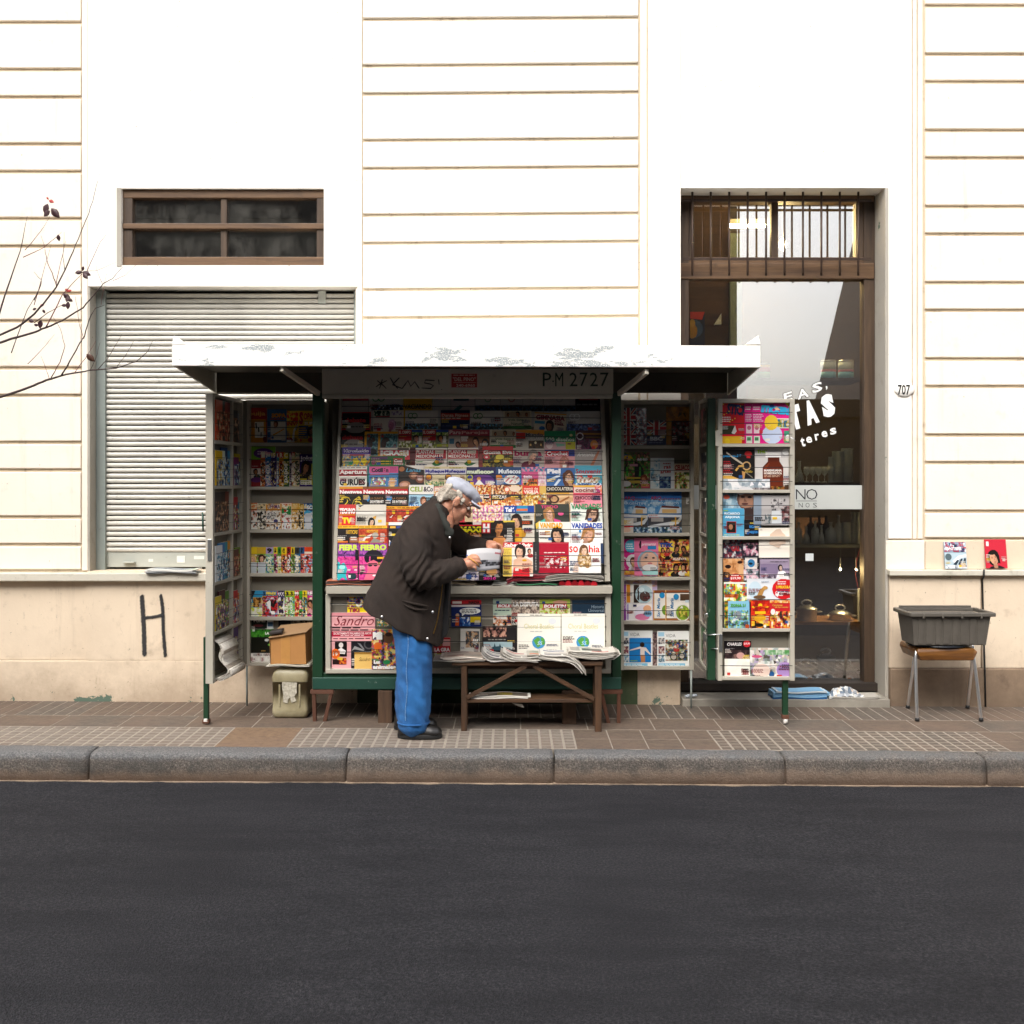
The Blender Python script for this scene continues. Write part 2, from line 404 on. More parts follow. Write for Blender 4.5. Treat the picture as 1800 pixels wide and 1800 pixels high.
# kerb stones
kerb_mb = MB(); kerb_mb.add([(x, y, gz(x) - .05 - dz) for x in (-12, 12) for y in (-1.30, SLY - .002) for dz in (0, .12)],
                  [(0, 4, 6, 2), (1, 3, 7, 5), (0, 1, 5, 4), (2, 6, 7, 3), (0, 2, 3, 1), (4, 5, 7, 6)])
kerb = tag(kerb_mb.build('kerb', M['kerb']), kind='structure')
def kx(px): return (px - 900) * (-1.31 - CAMY) / FPX
ks = [kx(v) for v in (-700, -260, 157, 609, 974, 1380, 1733, 2150, 2600)]
prof = [(-1.163, -.02), (-1.163, -.002), (-1.19, .002), (-1.27, .001), (-1.300, -.003), (-1.312, -.012), (-1.318, -.03), (-1.322, -.08), (-1.327, -.17)]
for a, b in zip(ks[:-1], ks[1:]):
    m = MB(); n = 40; rings = []
    for i in range(n + 1):
        t = i / n; x = a + .006 + (b - a - .012) * t
        edge = .006 * (1 if i in (0, n) else 0)
        rings.append([Vector((x, y + edge * (.5 if y < -1.2 else 0) + .004 * mnoise.noise(Vector((x * 6, y * 9, z * 20))) + .005 * mnoise.noise(Vector((x * 31, y * 40, z * 45))),
                              gz(x) + z - edge * .5 + .004 * mnoise.noise(Vector((x * 5, y * 20, 3))) + .003 * mnoise.noise(Vector((x * 28, y * 60, 7))))) for y, z in prof] +
                     [Vector((x, -1.25, gz(x) - .17))])
    m.loft(rings); o = m.build('kerb_stone', M['kerb'], kerb)
    for p in o.data.polygons: p.use_smooth = True
# litter on the road
m = MB(); c = P(268, 1405, -1.42); m.box(-.02, .025, -.008, .008, 0, .003)
o = m.build('paper_scrap', simple('red_scrap', 'c8705a', .7), origin=(c.x, -1.75, ry(c.x))); tag(o, 'small faded red scrap lying on the asphalt', 'litter')
m = MB(); m.box(-.018, .022, -.01, .01, 0, .003)
o = m.build('paper_scrap', simple('white_scrap', 'd8d4cc', .7), origin=(-.62, -1.82, ry(-.62))); tag(o, 'small white paper scrap lying on the asphalt', 'litter')

# ------------------------------------------------------------------ facade
W0, W1 = 0.0, .26                                  # face and back of the wall
fac = thing('shop_building', (0, .1, 0), 'cream rendered street building with roller shutter and shop window', 'building')
TOP = 6.2
def wx(px): return (px - 900) * (-CAMY) / FPX
def wz(py): return CAMZ - (py - HOR) * (-CAMY) / FPX
def wallbox(name, x0, x1, z0, z1, mat, y0=.016, y1=W1, bevel=0): 
    m = MB(); m.box(x0, x1, y0, y1, z0, z1); return part(m, name, mat, fac, bevel)
XL, XR = -9.0, 9.0
# carcass with openings (shutter, high window, shop window)
wallbox('wall', XL, wx(154), -.2, TOP, M['groove'])
wallbox('wall', wx(154), wx(628), wz(503), wz(466), M['white'], .004)
wallbox('wall', wx(154), wx(213), wz(466), wz(331), M['white'], .004)
wallbox('wall', wx(569), wx(628), wz(466), wz(331), M['white'], .004)
wallbox('wall', wx(154), wx(628), wz(331), TOP, M['white'], .004)
wallbox('wall', wx(154), wx(628), -.2, wz(1004), M['dado'], -.012)
wallbox('wall', wx(628), wx(1197), -.2, TOP, M['groove'])
wallbox('wall', wx(1197), wx(1557), wz(330), TOP, M['white'], .004)
wallbox('wall', wx(1557), XR, -.2, TOP, M['groove'])
wallbox('wall', wx(1197), wx(1557), -.2, wz(1222) - .02, M['plinth'], .03)
# left pilaster
def bands(name, x0, x1, ys, mat, slope=0.0, gap=4.0, d=0.0):
    """horizontal plaster bands between grooves at pixel rows ys"""
    for a, b in zip(ys[:-1], ys[1:]):
        m = MB(); z1, z0 = wz(a + gap), wz(b - gap * .55)
        s0, s1 = slope * x0, slope * x1
        m.add([(x0, d, z0 + s0), (x1, d, z0 + s1), (x1, d, z1 + s1), (x0, d, z1 + s0), (x0, .03, z0 + s0), (x1, .03, z0 + s1), (x1, .03, z1 + s1), (x0, .03, z1 + s0)],
              [(0, 1, 2, 3), (0, 4, 5, 1), (1, 5, 6, 2), (2, 6, 7, 3), (3, 7, 4, 0)])
        part(m, 'plaster_band', mat, fac, .006, 2)
L = [957 - i * 131.2 for i in range(9)]; LY = sorted(set([v for l in L for v in (l, l - 48.5)]), reverse=False)
LY = [y for y in LY if y > -230]
bands('l', XL, wx(142), LY + [1003], M['cream'])
m = MB(); m.box(wx(142) + .006, wx(154) - .001, .002, .03, wz(1003), TOP); part(m, 'pilaster_edge', M['cream'], fac, .004)
# centre panel, its joints climb a little to the right
CY = [556 - i * 131.2 for i in range(6)]; CY = sorted([v for l in CY for v in (l, l - 49.5)])
CY = CY + [637, 688, 768, 818, 900, 950]
bands('c', wx(638), wx(1122), CY + [1003], M['white'], .0075)
m = MB(); m.box(wx(628) + .001, wx(636), .002, .03, wz(1003), TOP); part(m, 'pilaster_edge', M['white'], fac, .004)
m = MB(); m.box(wx(1126), wx(1137), .006, .03, wz(1003), TOP); part(m, 'pilaster_edge', M['white'], fac, .004)
m = MB(); m.box(wx(1140), wx(1197) - .001, .0, .03, wz(1003), TOP); part(m, 'pilaster_edge', M['white'], fac, .004)
# right of the shop window
m = MB(); m.box(wx(1557), wx(1603), .0, .03, wz(947), TOP); part(m, 'pilaster_edge', M['white'], fac, .004)
m = MB(); m.box(wx(1605), wx(1612), .004, .03, wz(947), TOP); part(m, 'pilaster_edge', M['cream'], fac, .003)
m = MB(); m.box(wx(1614), wx(1622), .0, .03, wz(947), TOP); part(m, 'pilaster_edge', M['cream'], fac, .003)
RY = [947 - i * 134 for i in range(9)]; RY = sorted([v for l in RY for v in (l, l - 48.5)])
bands('r', wx(1627), XR, [y for y in RY if y > -230], M['cream'])
m = MB(); m.box(wx(1557) , wx(1625), -.006, .03, wz(1001), wz(950)); part(m, 'base_block', M['cream'], fac, .005)
m = MB(); m.box(wx(1627), XR, .004, .03, wz(1001), wz(950)); part(m, 'base_block', M['dado'], fac, .005)
# dado and plinths
m = MB(); m.box(XL, wx(154), -.012, .03, wz(1160) + .004, wz(1020)); part(m, 'dado_panel', M['dado'], fac)
m = MB(); m.box(wx(154), wx(629), -.024, .0, wz(1160) + .004, wz(1020)); part(m, 'dado_panel', M['dado'], fac)
m = MB(); m.box(XL, wx(629), -.03, .03, -.15, wz(1160)); part(m, 'plinth', M['dado'], fac, .005)
m = MB(); m.box(wx(629), wx(1120), -.02, .03, -.15, wz(1003)); part(m, 'dado_panel', M['greenwall'], fac)
m = MB(); m.box(wx(1120), wx(1194), -.026, .03, -.15, wz(1003)); part(m, 'dado_panel', M['dado'], fac)
m = MB(); m.box(wx(1562), wx(1722), -.014, .03, wz(1174) + .004, wz(1011)); part(m, 'dado_panel', M['dado'], fac)
m = MB(); m.box(wx(1725), XR, -.014, .03, wz(1174) + .004, wz(1011)); part(m, 'dado_panel', M['dado'], fac)
m = MB(); m.box(wx(1562), XR, -.03, .03, -.15, wz(1174)); part(m, 'plinth', M['plinth'], fac, .008)
# ledges
m = MB(); m.box(XL, wx(640), -.075, .05, wz(1020), wz(1006)); part(m, 'ledge', M['ledge'], fac, .006)
m = MB(); m.box(wx(1559), wx(1722), -.05, .05, wz(1011), wz(1001)); part(m, 'ledge', M['ledge'], fac, .005)
m = MB(); m.box(wx(1724), XR, -.05, .05, wz(1011), wz(1001)); part(m, 'ledge', M['ledge'], fac, .005)
# jambs of the shutter and of the shop window
m = MB(); m.box(wx(154) - .002, wx(154) + .012, .006, W1, wz(1006), wz(505)); part(m, 'jamb', M['jamb'], fac)
m = MB(); m.box(wx(628) - .012, wx(628) + .002, .018, W1, wz(1006), wz(505)); part(m, 'jamb', M['cream'], fac)
m = MB(); m.box(wx(1557) - .004, wx(1562), -.003, W1, -.1, wz(330)); part(m, 'jamb', M['jamb'], fac, .006)

# sprayed letter H: ribbons whose soft edge comes from a fading coat of paint
def spray_mat(name, col):
    t = NT(name); a = t.n.new('ShaderNodeVertexColor'); a.layer_name = 'Col'
    n = t.noise(70, 4, .7); al = t.step(t.math('ADD', t.math('MULTIPLY', a.outputs['Alpha'], 1.15), t.math('MULTIPLY', t.math('SUBTRACT', n, .5), .75)), .28, .75)
    t.L(t.math('MULTIPLY', al, .93), t.b.inputs['Alpha']); return t.done(col, .8)
def ribbon(m, pts, w, n=14, y=0.0):
    rings = []
    for i in range(len(pts)):
        t = (pts[min(i + 1, len(pts) - 1)] - pts[max(i - 1, 0)]).normalized(); s = Vector((t.z, 0, -t.x))
        e = 1.0 if 0 < i < len(pts) - 1 else 0.0
        rings.append([(pts[i] + s * w * k, (1 - abs(k)) * e) for k in (-1, -.5, 0, .5, 1)])
    for a, b in zip(rings[:-1], rings[1:]):
        for k in range(4):
            q = [a[k], a[k + 1], b[k + 1], b[k]]; m.v += [tuple(p) for p, _ in q]; m.f.append([len(m.v) - 4 + j for j in range(4)])
            m.c.append([x for _, x in q]); m.smooth.append(False)
def strokes(name, mat, parent, lines, w, Y):
    m = MB()
    for ln in lines:
        pts = [P(x, y, Y) for x, y in ln]; dense = []
        for a, b in zip(pts[:-1], pts[1:]):
            for k in range(6): dense.append(a.lerp(b, k / 6))
        dense.append(pts[-1]); ribbon(m, dense, w)
    o = parent and WL[parent.name] or Vector()
    me = bpy.data.meshes.new(name); me.from_pydata([tuple(Vector(p) - o) for p in m.v], [], m.f)
    at = me.color_attributes.new('Col', 'FLOAT_COLOR', 'CORNER'); arr = []
    for c in m.c:
        for a in c: arr += [0, 0, 0, a]
    at.data.foreach_set('color', arr); me.materials.append(mat)
    ob = bpy.data.objects.new(name, me); COL.objects.link(ob); ob.parent = parent; WL[ob.name] = o; return ob
strokes('sprayed_letter', spray_mat('black_spray', '2b2a2c'), fac,
        [[(249, 1043), (251, 1075), (253, 1110), (254, 1158)]], .026, -.0265)
strokes('sprayed_letter', spray_mat('black_spray_right', '262628'), fac, [[(282, 1042), (286, 1070), (287, 1110), (291, 1160)]], .020, -.0275)
strokes('sprayed_letter', spray_mat('black_spray_cross', '262628'), fac, [[(250, 1086), (268, 1085), (290, 1080)]], .018, -.0285)

# ------------------------------------------------------------------ roller shutter
sh = thing('roller_shutter', (wx(390), .16, wz(1004)), 'pale grey corrugated roller shutter pulled down beside the newsstand', 'shutter')
SY = .135
m = MB(); m.box(wx(154) + .012, wx(154) + .075, SY - .03, SY + .06, wz(1005), wz(505)); part(m, 'guide_rail', M['guide'], sh, .004)
m = MB(); m.box(wx(628) - .04, wx(628) - .012, SY - .03, SY + .06, wz(1005), wz(505)); part(m, 'guide_rail', M['guide'], sh, .004)
sz1 = wz(508); sz0 = wz(973); NS = 49; sh_h = (sz1 - sz0) / NS
SX0, SX1 = wx(154) + .07, wx(628) - .035
slm = MB(); pr = [(.018, .001), (.001, .0025), (-.004, sh_h * .16), (-.0052, sh_h * .45), (-.0045, sh_h * .78), (.001, sh_h - .0065), (.018, sh_h - .0055)]
nseg = 8
vs = []
for i in range(nseg + 1):
    for y, z in pr: vs.append((SX0 + (SX1 - SX0) * i / nseg, y, z))
fs = [(i * 7 + k, (i + 1) * 7 + k, (i + 1) * 7 + k + 1, i * 7 + k + 1) for i in range(nseg) for k in range(6)]
slm.add(vs, fs, None, True); sl_me = slm.mesh('slat', M['slat'], (WL[sh.name].x, 0, 0))
for k in range(NS):
    o = bpy.data.objects.new('slat', sl_me); COL.objects.link(o); o.parent = sh
    o.location = (0, SY - .16 + rng.uniform(-.0015, .0015), sz0 + k * sh_h - WL[sh.name].z); o.rotation_euler = (0, rng.uniform(-.0006, .0006), 0)
    if k in (40, 26): o.rotation_euler = (0, -.0016, 0)
m = MB(); m.box(SX0, SX1, SY + .004, SY + .02, wz(1000), wz(973)); bb = part(m, 'bottom_bar', M['slatbar'], sh, .003)
m = MB(); c = P(228, 988, SY); m.box(c.x - .04, c.x + .04, SY - .03, SY + .002, c.z - .006, c.z + .004); part(m, 'handle', M['slatbar'], bb, .004)
tpm = simple('torn_paper', 'dcdad2', .8)
for px, py, w, h in ((318, 983, 14, 12), (350, 980, 18, 6), (265, 985, 8, 5)):
    m = MB(); m.pbox(px - w / 2, py - h / 2, px + w / 2, py + h / 2, SY + .0025, SY + .0035); part(m, 'torn_sticker', tpm, bb)
m = MB(); m.box(wx(553), wx(567), SY - .016, SY - .009, wz(528), wz(505)); part(m, 'strap', M['slatbar'], sh, .002)
m = MB(); m.tube([P(356, 902, SY - .02), P(356, 902, SY - .05), P(357, 932, SY - .05), P(357, 932, SY - .02)], .006); part(m, 'pull_handle', M['green_old'], sh)
m = MB(); m.box(wx(154), wx(628), .19, .25, wz(1006), wz(500)); part(m, 'back_plate', M['dark'], sh)

# ------------------------------------------------------------------ high wooden window
hw = thing('wooden_window', (wx(391), .05, wz(466)), 'brown wooden four-light window with dusty glass above the shutter', 'window')
y0, y1 = .03, .10
def wd(n, a, b, c, d, mat, dy=0.0): m = MB(); m.box(wx(a), wx(c), y0 + dy, y1, wz(d), wz(b)); return part(m, n, mat, hw, .004)
wd('frame_stile', 213, 333, 230, 464, M['frame_wood_v']); wd('frame_stile', 555, 333, 569, 460, M['frame_wood_v'])
wd('frame_rail', 213, 450, 569, 466, M['frame_wood'], -.006); wd('frame_rail', 213, 331, 569, 346, M['frame_wood'], -.004)
wd('glazing_bar', 385, 344, 396, 452, M['frame_wood_v'], .008); wd('glazing_bar', 213, 391, 569, 401, M['frame_wood'], -.012)
for a, c in ((230, 385), (396, 555)):
    for b, d in ((346, 391), (401, 450)):
        m = MB(); m.box(wx(a) - .004, wx(c) + .004, .068, .071, wz(d) - .004, wz(b) + .004); part(m, 'pane', M['oldglass'], hw)
m = MB(); m.box(wx(213), wx(569), .25, .27, wz(466), wz(331)); part(m, 'back_cloth', simple('dusty_curtain', '84867c', .9, 0, .3, 5), hw)
m = MB(); m.box(wx(205), wx(213) - .001, .0, .2, wz(468), wz(330)); part(m, 'reveal', M['jamb'], hw)

# ------------------------------------------------------------------ shop window and what the shop shows
sw = thing('shop_window', (wx(1367), .05, wz(1215)), 'tall shop window in brown timber with barred transom above', 'shop window')
DY = .19
def sd(n, a, b, c, d, mat, f=DY, bk=DY + .09, bev=.004, par=None): m = MB(); m.pbox(a, b, c, d, f, bk); return part(m, n, mat, par or sw, bev)
sd('frame_stile', 1190, 334, 1211, 1215, M['frame_wood_v']); sd('frame_stile', 1519, 334, 1538, 1215, M['frame_wood_v'])
sd('frame_rail', 1195, 462, 1537, 490, M['frame_wood'], DY - .01); sd('frame_rail', 1195, 334, 1537, 354, M['frame_wood'], DY - .006)
sd('frame_rail', 1211, 452, 1519, 464, M['frame_wood'], DY + .01)
sd('frame_rail', 1211, 1205, 1519, 1216, M['frame_wood'], DY + .005)
sd('glazing_bar', 1356, 352, 1368, 462, M['frame_wood_v'], DY + .02)
sd('glazing_bar', 1211, 352, 1220, 462, M['frame_wood_v'], DY + .015); sd('glazing_bar', 1505, 352, 1519, 462, M['frame_wood_v'], DY + .015)
for a, c in ((1220, 1356), (1368, 1505)):
    for b, d in ((354, 453),): sd('pane', a, b, c, d, M['glass'], DY + .045, DY + .049, 0)
pane = sd('pane', 1211, 490, 1519, 1206, M['glass'], DY + .045, DY + .05, 0)
# iron grille
for k in range(10):
    px = 1217 + k * 32.4; m = MB(); m.tube([P(px, 336, .10), P(px, 478, .10), P(px, 484, .112)], .0075, 8); part(m, 'grille_bar', M['iron'], sw)
for py in (352, 455):
    m = MB(); m.pbox(1199, py - 2.2, 1532, py + 2.2, .107, .115); part(m, 'grille_rail', M['iron'], sw)
# marble step
m = MB(); m.box(wx(1197), wx(1558), -.07, .22, wz(1240) - .005, wz(1225)); stp = part(m, 'step', simple('worn_marble', '8f897e', .45, 0, .3, 5, .2), sw, .006)
# room behind
RB = 2.3
def room(n, x0, x1, yy0, yy1, z0, z1, mat): m = MB(); m.box(x0, x1, yy0, yy1, z0, z1); return part(m, n, mat, sw)
shopwall = wood('shop_panelling', '38240f', '5c3f22', 0, .6, .7)
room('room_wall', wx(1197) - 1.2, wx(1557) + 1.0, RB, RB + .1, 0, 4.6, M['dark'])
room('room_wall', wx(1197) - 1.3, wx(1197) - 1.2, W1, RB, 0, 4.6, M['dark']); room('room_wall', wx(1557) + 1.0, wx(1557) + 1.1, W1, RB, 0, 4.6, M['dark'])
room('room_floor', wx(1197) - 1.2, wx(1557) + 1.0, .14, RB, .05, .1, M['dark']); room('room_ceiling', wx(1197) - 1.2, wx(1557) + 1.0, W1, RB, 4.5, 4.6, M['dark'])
room('panelling', P(1200, 0, .75).x, P(1282, 0, .75).x, .75, .8, 1.9, 3.6, shopwall)
gm = simple('green_partition', '8a9a86', .5)
room('partition', P(1284, 0, .7).x, P(1304, 0, .7).x, .70, .82, .4, 3.3, gm)
tg = MB(); a, b, c = P(1255, 571, .72), P(1268, 571, .72), P(1268, 551, .72); tg.prism([a, b, c], (0, .01, 0)); part(tg, 'paper_triangle', simple('white_card', 'dfe8e2', .6), sw)
SHELF_D = .34
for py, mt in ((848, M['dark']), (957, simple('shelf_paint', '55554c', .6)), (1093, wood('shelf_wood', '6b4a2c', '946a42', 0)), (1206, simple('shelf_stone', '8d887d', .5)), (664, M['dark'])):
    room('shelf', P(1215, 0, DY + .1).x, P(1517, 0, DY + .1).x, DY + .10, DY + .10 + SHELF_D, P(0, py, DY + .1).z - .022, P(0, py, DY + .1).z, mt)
# lit tube behind the transom
lm = bpy.data.materials.new('tube_light'); lm.use_nodes = True
lm.node_tree.nodes['Principled BSDF'].inputs['Emission Color'].default_value = (1, .72, .32, 1); lm.node_tree.nodes['Principled BSDF'].inputs['Emission Strength'].default_value = 650.0
lt = thing('tube_lamp', (wx(1270), 1.3, 3.3), 'lit warm fluorescent tube hanging inside behind the barred transom', 'lamp')
m = MB(); a = P(1222, 399, 1.3); b = P(1345, 396, 1.3); m.tube([a, b], .016, 10); part(m, 'tube', lm, lt)
m = MB(); m.box(a.x - .03, b.x + .03, 1.28, 1.33, a.z + .02, a.z + .06); part(m, 'housing', simple('lamp_housing', 'cfc8b8', .5), lt)
m = MB()
for x in (a.x + .1, b.x - .1): m.tube([(x, 1.3, a.z + .05), (x, 1.3, 4.5)], .004, 6)
part(m, 'cord', M['wire'], lt)

pl_ = thing('pendant_lamp', tuple(P(1376, 430, 1.0)), 'glowing warm pendant lamp inside behind the barred transom', 'lamp')
m = MB(); c = P(1376, 430, 1.0); m.ball(c, (.026, .026, .045), 14, 10); part(m, 'bulb', lm, pl_)
m = MB(); m.tube([c + Vector((0, 0, .04)), (c.x, 1.0, 4.5)], .004, 6); part(m, 'cord', M['wire'], pl_)
sm_b = lm.copy(); sm_b.name = 'spot_bulb'; sm_b.node_tree.nodes['Principled BSDF'].inputs['Emission Strength'].default_value = 3200
for k, px in enumerate((1483, 1511)):
    c = P(px - 6, 1001, DY + .2); sl = thing('spot_lamp', tuple(c), ['small lit spot lamp under the shop shelf above the shallow pan', 'small lit spot lamp under the shop shelf by the window frame'][k], 'lamp', 'spot lamps under the shelf')
    m = MB(); m.ball(c, .0055, 10, 8); part(m, 'bulb', sm_b, sl); m = MB(); m.tube([c + Vector((0, 0, .004)), (c.x, c.y, P(0, 957, DY + .1).z - .02)], .004, 6); part(m, 'stem', M['wire'], sl)
# ================================================================== NEWSSTAND
kio = thing('newsstand', (-.27, -.35, 0), 'green and grey metal street newsstand with white canopy and unfolded wings', 'newsstand')
def kbox(n, a, b, c, d, f, bk, mat, bev=.004, par=None):
    m = MB(); m.pbox(a, b, c, d, f, bk); return part(m, n, mat, par or kio, bev)
# --- canopy
can = MB(); fl, fr = P(302, 643, -1.0), P(1337, 646, -1.0)
CZ0, CZ1 = fl.z, P(302, 604, -1.0).z; CXL, CXR = fl.x, fr.x
can.add([(CXL, -1.0, CZ0), (CXR, -1.0, CZ0 - .010), (CXR, -1.0, CZ1 - .012), (CXL, -1.0, CZ1), (CXL, -.985, CZ0), (CXR, -.985, CZ0 - .010), (CXR, -.985, CZ1 - .012), (CXL, -.985, CZ1)],
        [(0, 1, 2, 3), (5, 4, 7, 6), (0, 4, 5, 1), (3, 2, 6, 7), (1, 5, 6, 2), (0, 3, 7, 4)])
canopy = part(can, 'canopy', M['canopy'], kio, .004)
m = MB()                                            # roof sheet
m.add([(CXL + .004, -.983, CZ1 - .03), (CXR - .004, -.983, CZ1 - .042), (CXR - .004, -.12, CZ1 + .00), (CXL + .004, -.12, CZ1 + .012),
       (CXL + .004, -.983, CZ1 - .045), (CXR - .004, -.983, CZ1 - .057), (CXR - .004, -.12, CZ1 - .015), (CXL + .004, -.12, CZ1 - .003)],
      [(0, 1, 2, 3), (7, 6, 5, 4), (0, 4, 5, 1), (2, 6, 7, 3), (1, 5, 6, 2), (3, 7, 4, 0)])
part(m, 'roof_sheet', M['canopy'], canopy)
soff = painted_metal('soffit_paint', '5c564b', '2f2a24', .4, .6)
for x, dx in ((CXL, 1), (CXR, -1)):                 # side skirts with their raised front corners
    m = MB(); t = .012 * dx; dz = 0 if dx > 0 else -.011; o = .002 * dx
    pts = [(x + o, -.984, CZ0 + dz), (x + o, -.16, CZ0 - .085 + dz), (x + o, -.16, CZ1 + .0), (x + o, -.93, CZ1 - .03 + dz)]
    m.prism(pts if dx < 0 else pts[::-1], (t, 0, 0)); part(m, 'side_skirt', M['grey'], canopy, .002)
    m = MB(); q = P(302 + 5 if dx > 0 else 1337 - 5, 590, -.99).z
    m.prism([Vector((x - .001 * dx, -1.002, CZ1 - .004)), Vector((x + .012 * dx, -1.002, q)), Vector((x + .085 * dx, -1.002, CZ1 - .004))][::dx], (0, .05, 0)); part(m, 'corner_fin', M['canopy'], canopy, .002)
m = MB(); m.box(CXL + .02, CXR - .02, -.19, -.175, CZ0 - .085, CZ1 - .02); part(m, 'back_strip', soff, canopy)
m = MB(); m.box(CXL + .014, CXR - .014, -.982, -.20, CZ0 + .045, CZ0 + .051); part(m, 'soffit', soff, canopy)
for a, b in (((495, 645), (560, 692)), ((1137, 650), (1088, 692))):
    m = MB(); m.bar(P(*a, -.98) + Vector((0, 0, -.01)), P(*b, -.60), .022, .03); part(m, 'bracket', M['grey'], canopy, .002)
# --- posts, header and base
KF = -.58
kbox('post', 549, 690, 567, 1210, KF, KF + .075, M['green']); kbox('post', 1076, 690, 1092, 1208, KF, KF + .075, M['green'])
kbox('post', 1244, 700, 1258, 1196, -.57, -.52, M['green'])
hdr = kbox('header_panel', 566, 648, 1078, 693, KF - .012, KF + .01, M['header'])
kbox('header_rail', 566, 692.5, 1077, 700, KF - .02, KF + .02, M['grey'])
kbox('side_wall', 552, 700, 558, 1190, KF + .08, -.10, M['grey_dark']); kbox('side_wall', 1082, 700, 1088, 1190, KF + .08, -.10, M['grey_dark']); kbox('gap_strip', 425, 704, 434, 1168, -.142, -.10, M['grey_dark'])  # last one: dark strip added to close the bright gap between leaf and wing
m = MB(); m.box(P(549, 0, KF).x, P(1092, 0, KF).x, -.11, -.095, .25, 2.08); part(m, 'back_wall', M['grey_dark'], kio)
kbox('base_beam', 549, 1191, 1092, 1212, KF - .005, KF + .06, M['green_old']); kbox('base_trim', 568, 1183, 1076, 1191.5, KF + .012, KF + .08, M['green'])
m = MB(); m.box(P(549, 0, KF).x, P(1092, 0, KF).x, KF + .06, -.1, .30, .33); part(m, 'floor_plate', M['rust'], kio)
# strip holes beside the left post, daylight through them put in as blue beads
for k in range(34):
    py = 701 + k * 9.1; m = MB(); c = P(568.6, py, KF + .05); m.ball(c, (.0048, .003, .0075), 6, 4); part(m, 'daylight_bead', simple('bead', '8fb4d8', .12, .0, 0, 5, 0) if k == 0 else bpy.data.materials['bead'], kio)
# iron feet and timber props
for px, s in ((566, 1), (1074, -1)):
    a = P(px - 14 * s, 1212, KF + .01); b = P(px + 18 * s, 1212, KF + .01)
    m = MB(); m.bar(a, (a.x, KF + .04, gz(a.x) - .005), .022, .03, (0, 1, 0)); part(m, 'foot', M['rust'], kio, .002)
    m = MB(); m.bar(b, (b.x - .05 * s, KF + .04, gz(a.x) - .005), .022, .03, (0, 1, 0)); part(m, 'foot', M['rust'], kio, .002)
    m = MB(); m.bar(a + Vector((-.02 * s, 0, -.012)), b + Vector((.01 * s, 0, -.012)), .03, .026); part(m, 'foot_plate', M['rust'], kio, .002)
for px in (678, 1000):
    m = MB(); c = P(px, 1212, KF + .03); m.box(c.x - .043, c.x + .043, KF - .005, KF + .06, gz(c.x) - .005, c.z); part(m, 'timber_prop', M['post_wood'], kio, .004)
# --- sloping display rack
RT, RBm = -.30, -.505
def rackY(py): return RT + (RBm - RT) * (py - 700) / 320
class Pl:
    """plane that carries displayed goods; o a point on it, u right, v up, n towards the street"""
    def __init__(s, o, u, v): s.o = Vector(o); s.u = Vector(u).normalized(); s.v = Vector(v).normalized(); s.n = s.u.cross(s.v).normalized()
    def hit(s, px, py, off=0.0):
        c = Vector((0, CAMY, CAMZ)); d = Vector(((px - 900) / FPX, 1, -(py - HOR) / FPX)); o = s.o + s.n * off
        return c + d * ((o - c).dot(s.n) / d.dot(s.n))
pt, pb = P(830, 700, RT), P(830, 1020, RBm)
RACK = Pl(pb, (1, 0, 0), pt - pb)
def onp(pl, mb, a, b, c, d, off, th):
    """slab on plane pl filling the pixel box a,b..c,d; front face at off, th thick"""
    q = [pl.hit(a, d, off), pl.hit(c, d, off), pl.hit(c, b, off), pl.hit(a, b, off)]
    return mb.prism(q, -pl.n * th)
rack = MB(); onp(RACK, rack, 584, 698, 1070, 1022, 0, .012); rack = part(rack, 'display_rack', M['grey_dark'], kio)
for q in (((596, 698), (584, 1022), (592, 1022), (600, 698)), ((1056, 698), (1063, 1022), (1073, 1022), (1062, 698))):
    m = MB(); f = [RACK.hit(x, y, .06) for x, y in q]; m.prism(f, -RACK.n * .07); part(m, 'rack_stile', M['grey'], rack, .003)
WIRES = [714, 733, 766, 791, 808, 834, 869, 899, 929, 943, 976, 993, 1008]
for py in WIRES:
    off = .03 + .016 * max(0, (py - 700) / 36)
    a, b = RACK.hit(600 - (py - 700) * .03, py, off), RACK.hit(1057 + (py - 700) * .03, py + 1.5, off)
    m = MB(); m.tube([a.lerp(b, k / 6) + Vector((0, 0, .002 * math.sin(k + py))) for k in range(7)], .0024, 5); part(m, 'wire', M['wire'], rack)
# counter and lower case
kbox('counter', 573, 1030, 1076, 1044, KF - .03, RBm + .03, M['grey'], .003)
m = MB(); m.box(P(573, 0, KF).x, P(1076, 0, KF).x, KF - .028, -.3, P(0, 1030, KF).z - .03, P(0, 1030, KF).z - .004); part(m, 'counter_top', M['grey_dark'], kio)
LOWY = KF + .035; LOW = Pl(P(820, 1110, LOWY), (1, 0, 0), (0, 0, 1))
kbox('case_back', 574, 1044, 1075, 1184, LOWY, LOWY + .02, M['grey_dark'])
for py in (1062, 1087, 1128): kbox('back_board_joint', 580, py, 1068, py + 1.5, LOWY - .004, LOWY, M['grey'], 0)
kbox('case_stile', 572, 1044, 581, 1184, KF + .002, LOWY, M['grey']); kbox('case_stile', 1064, 1044, 1074, 1184, KF + .002, LOWY, M['grey'])
kbox('case_rail', 572, 1176, 1074, 1184, KF - .004, LOWY, M['grey']); kbox('case_rail', 580, 1044.5, 1066, 1049, KF + .004, LOWY, M['grey'])
for py in (1061, 1083, 1102, 1127, 1146):
    a, b = P(580, py, KF - .004), P(1066, py, KF - .004); m = MB(); m.tube([a, a.lerp(b, .5) + Vector((0, 0, -.003)), b], .0024, 5); part(m, 'wire', M['wire'], kio)

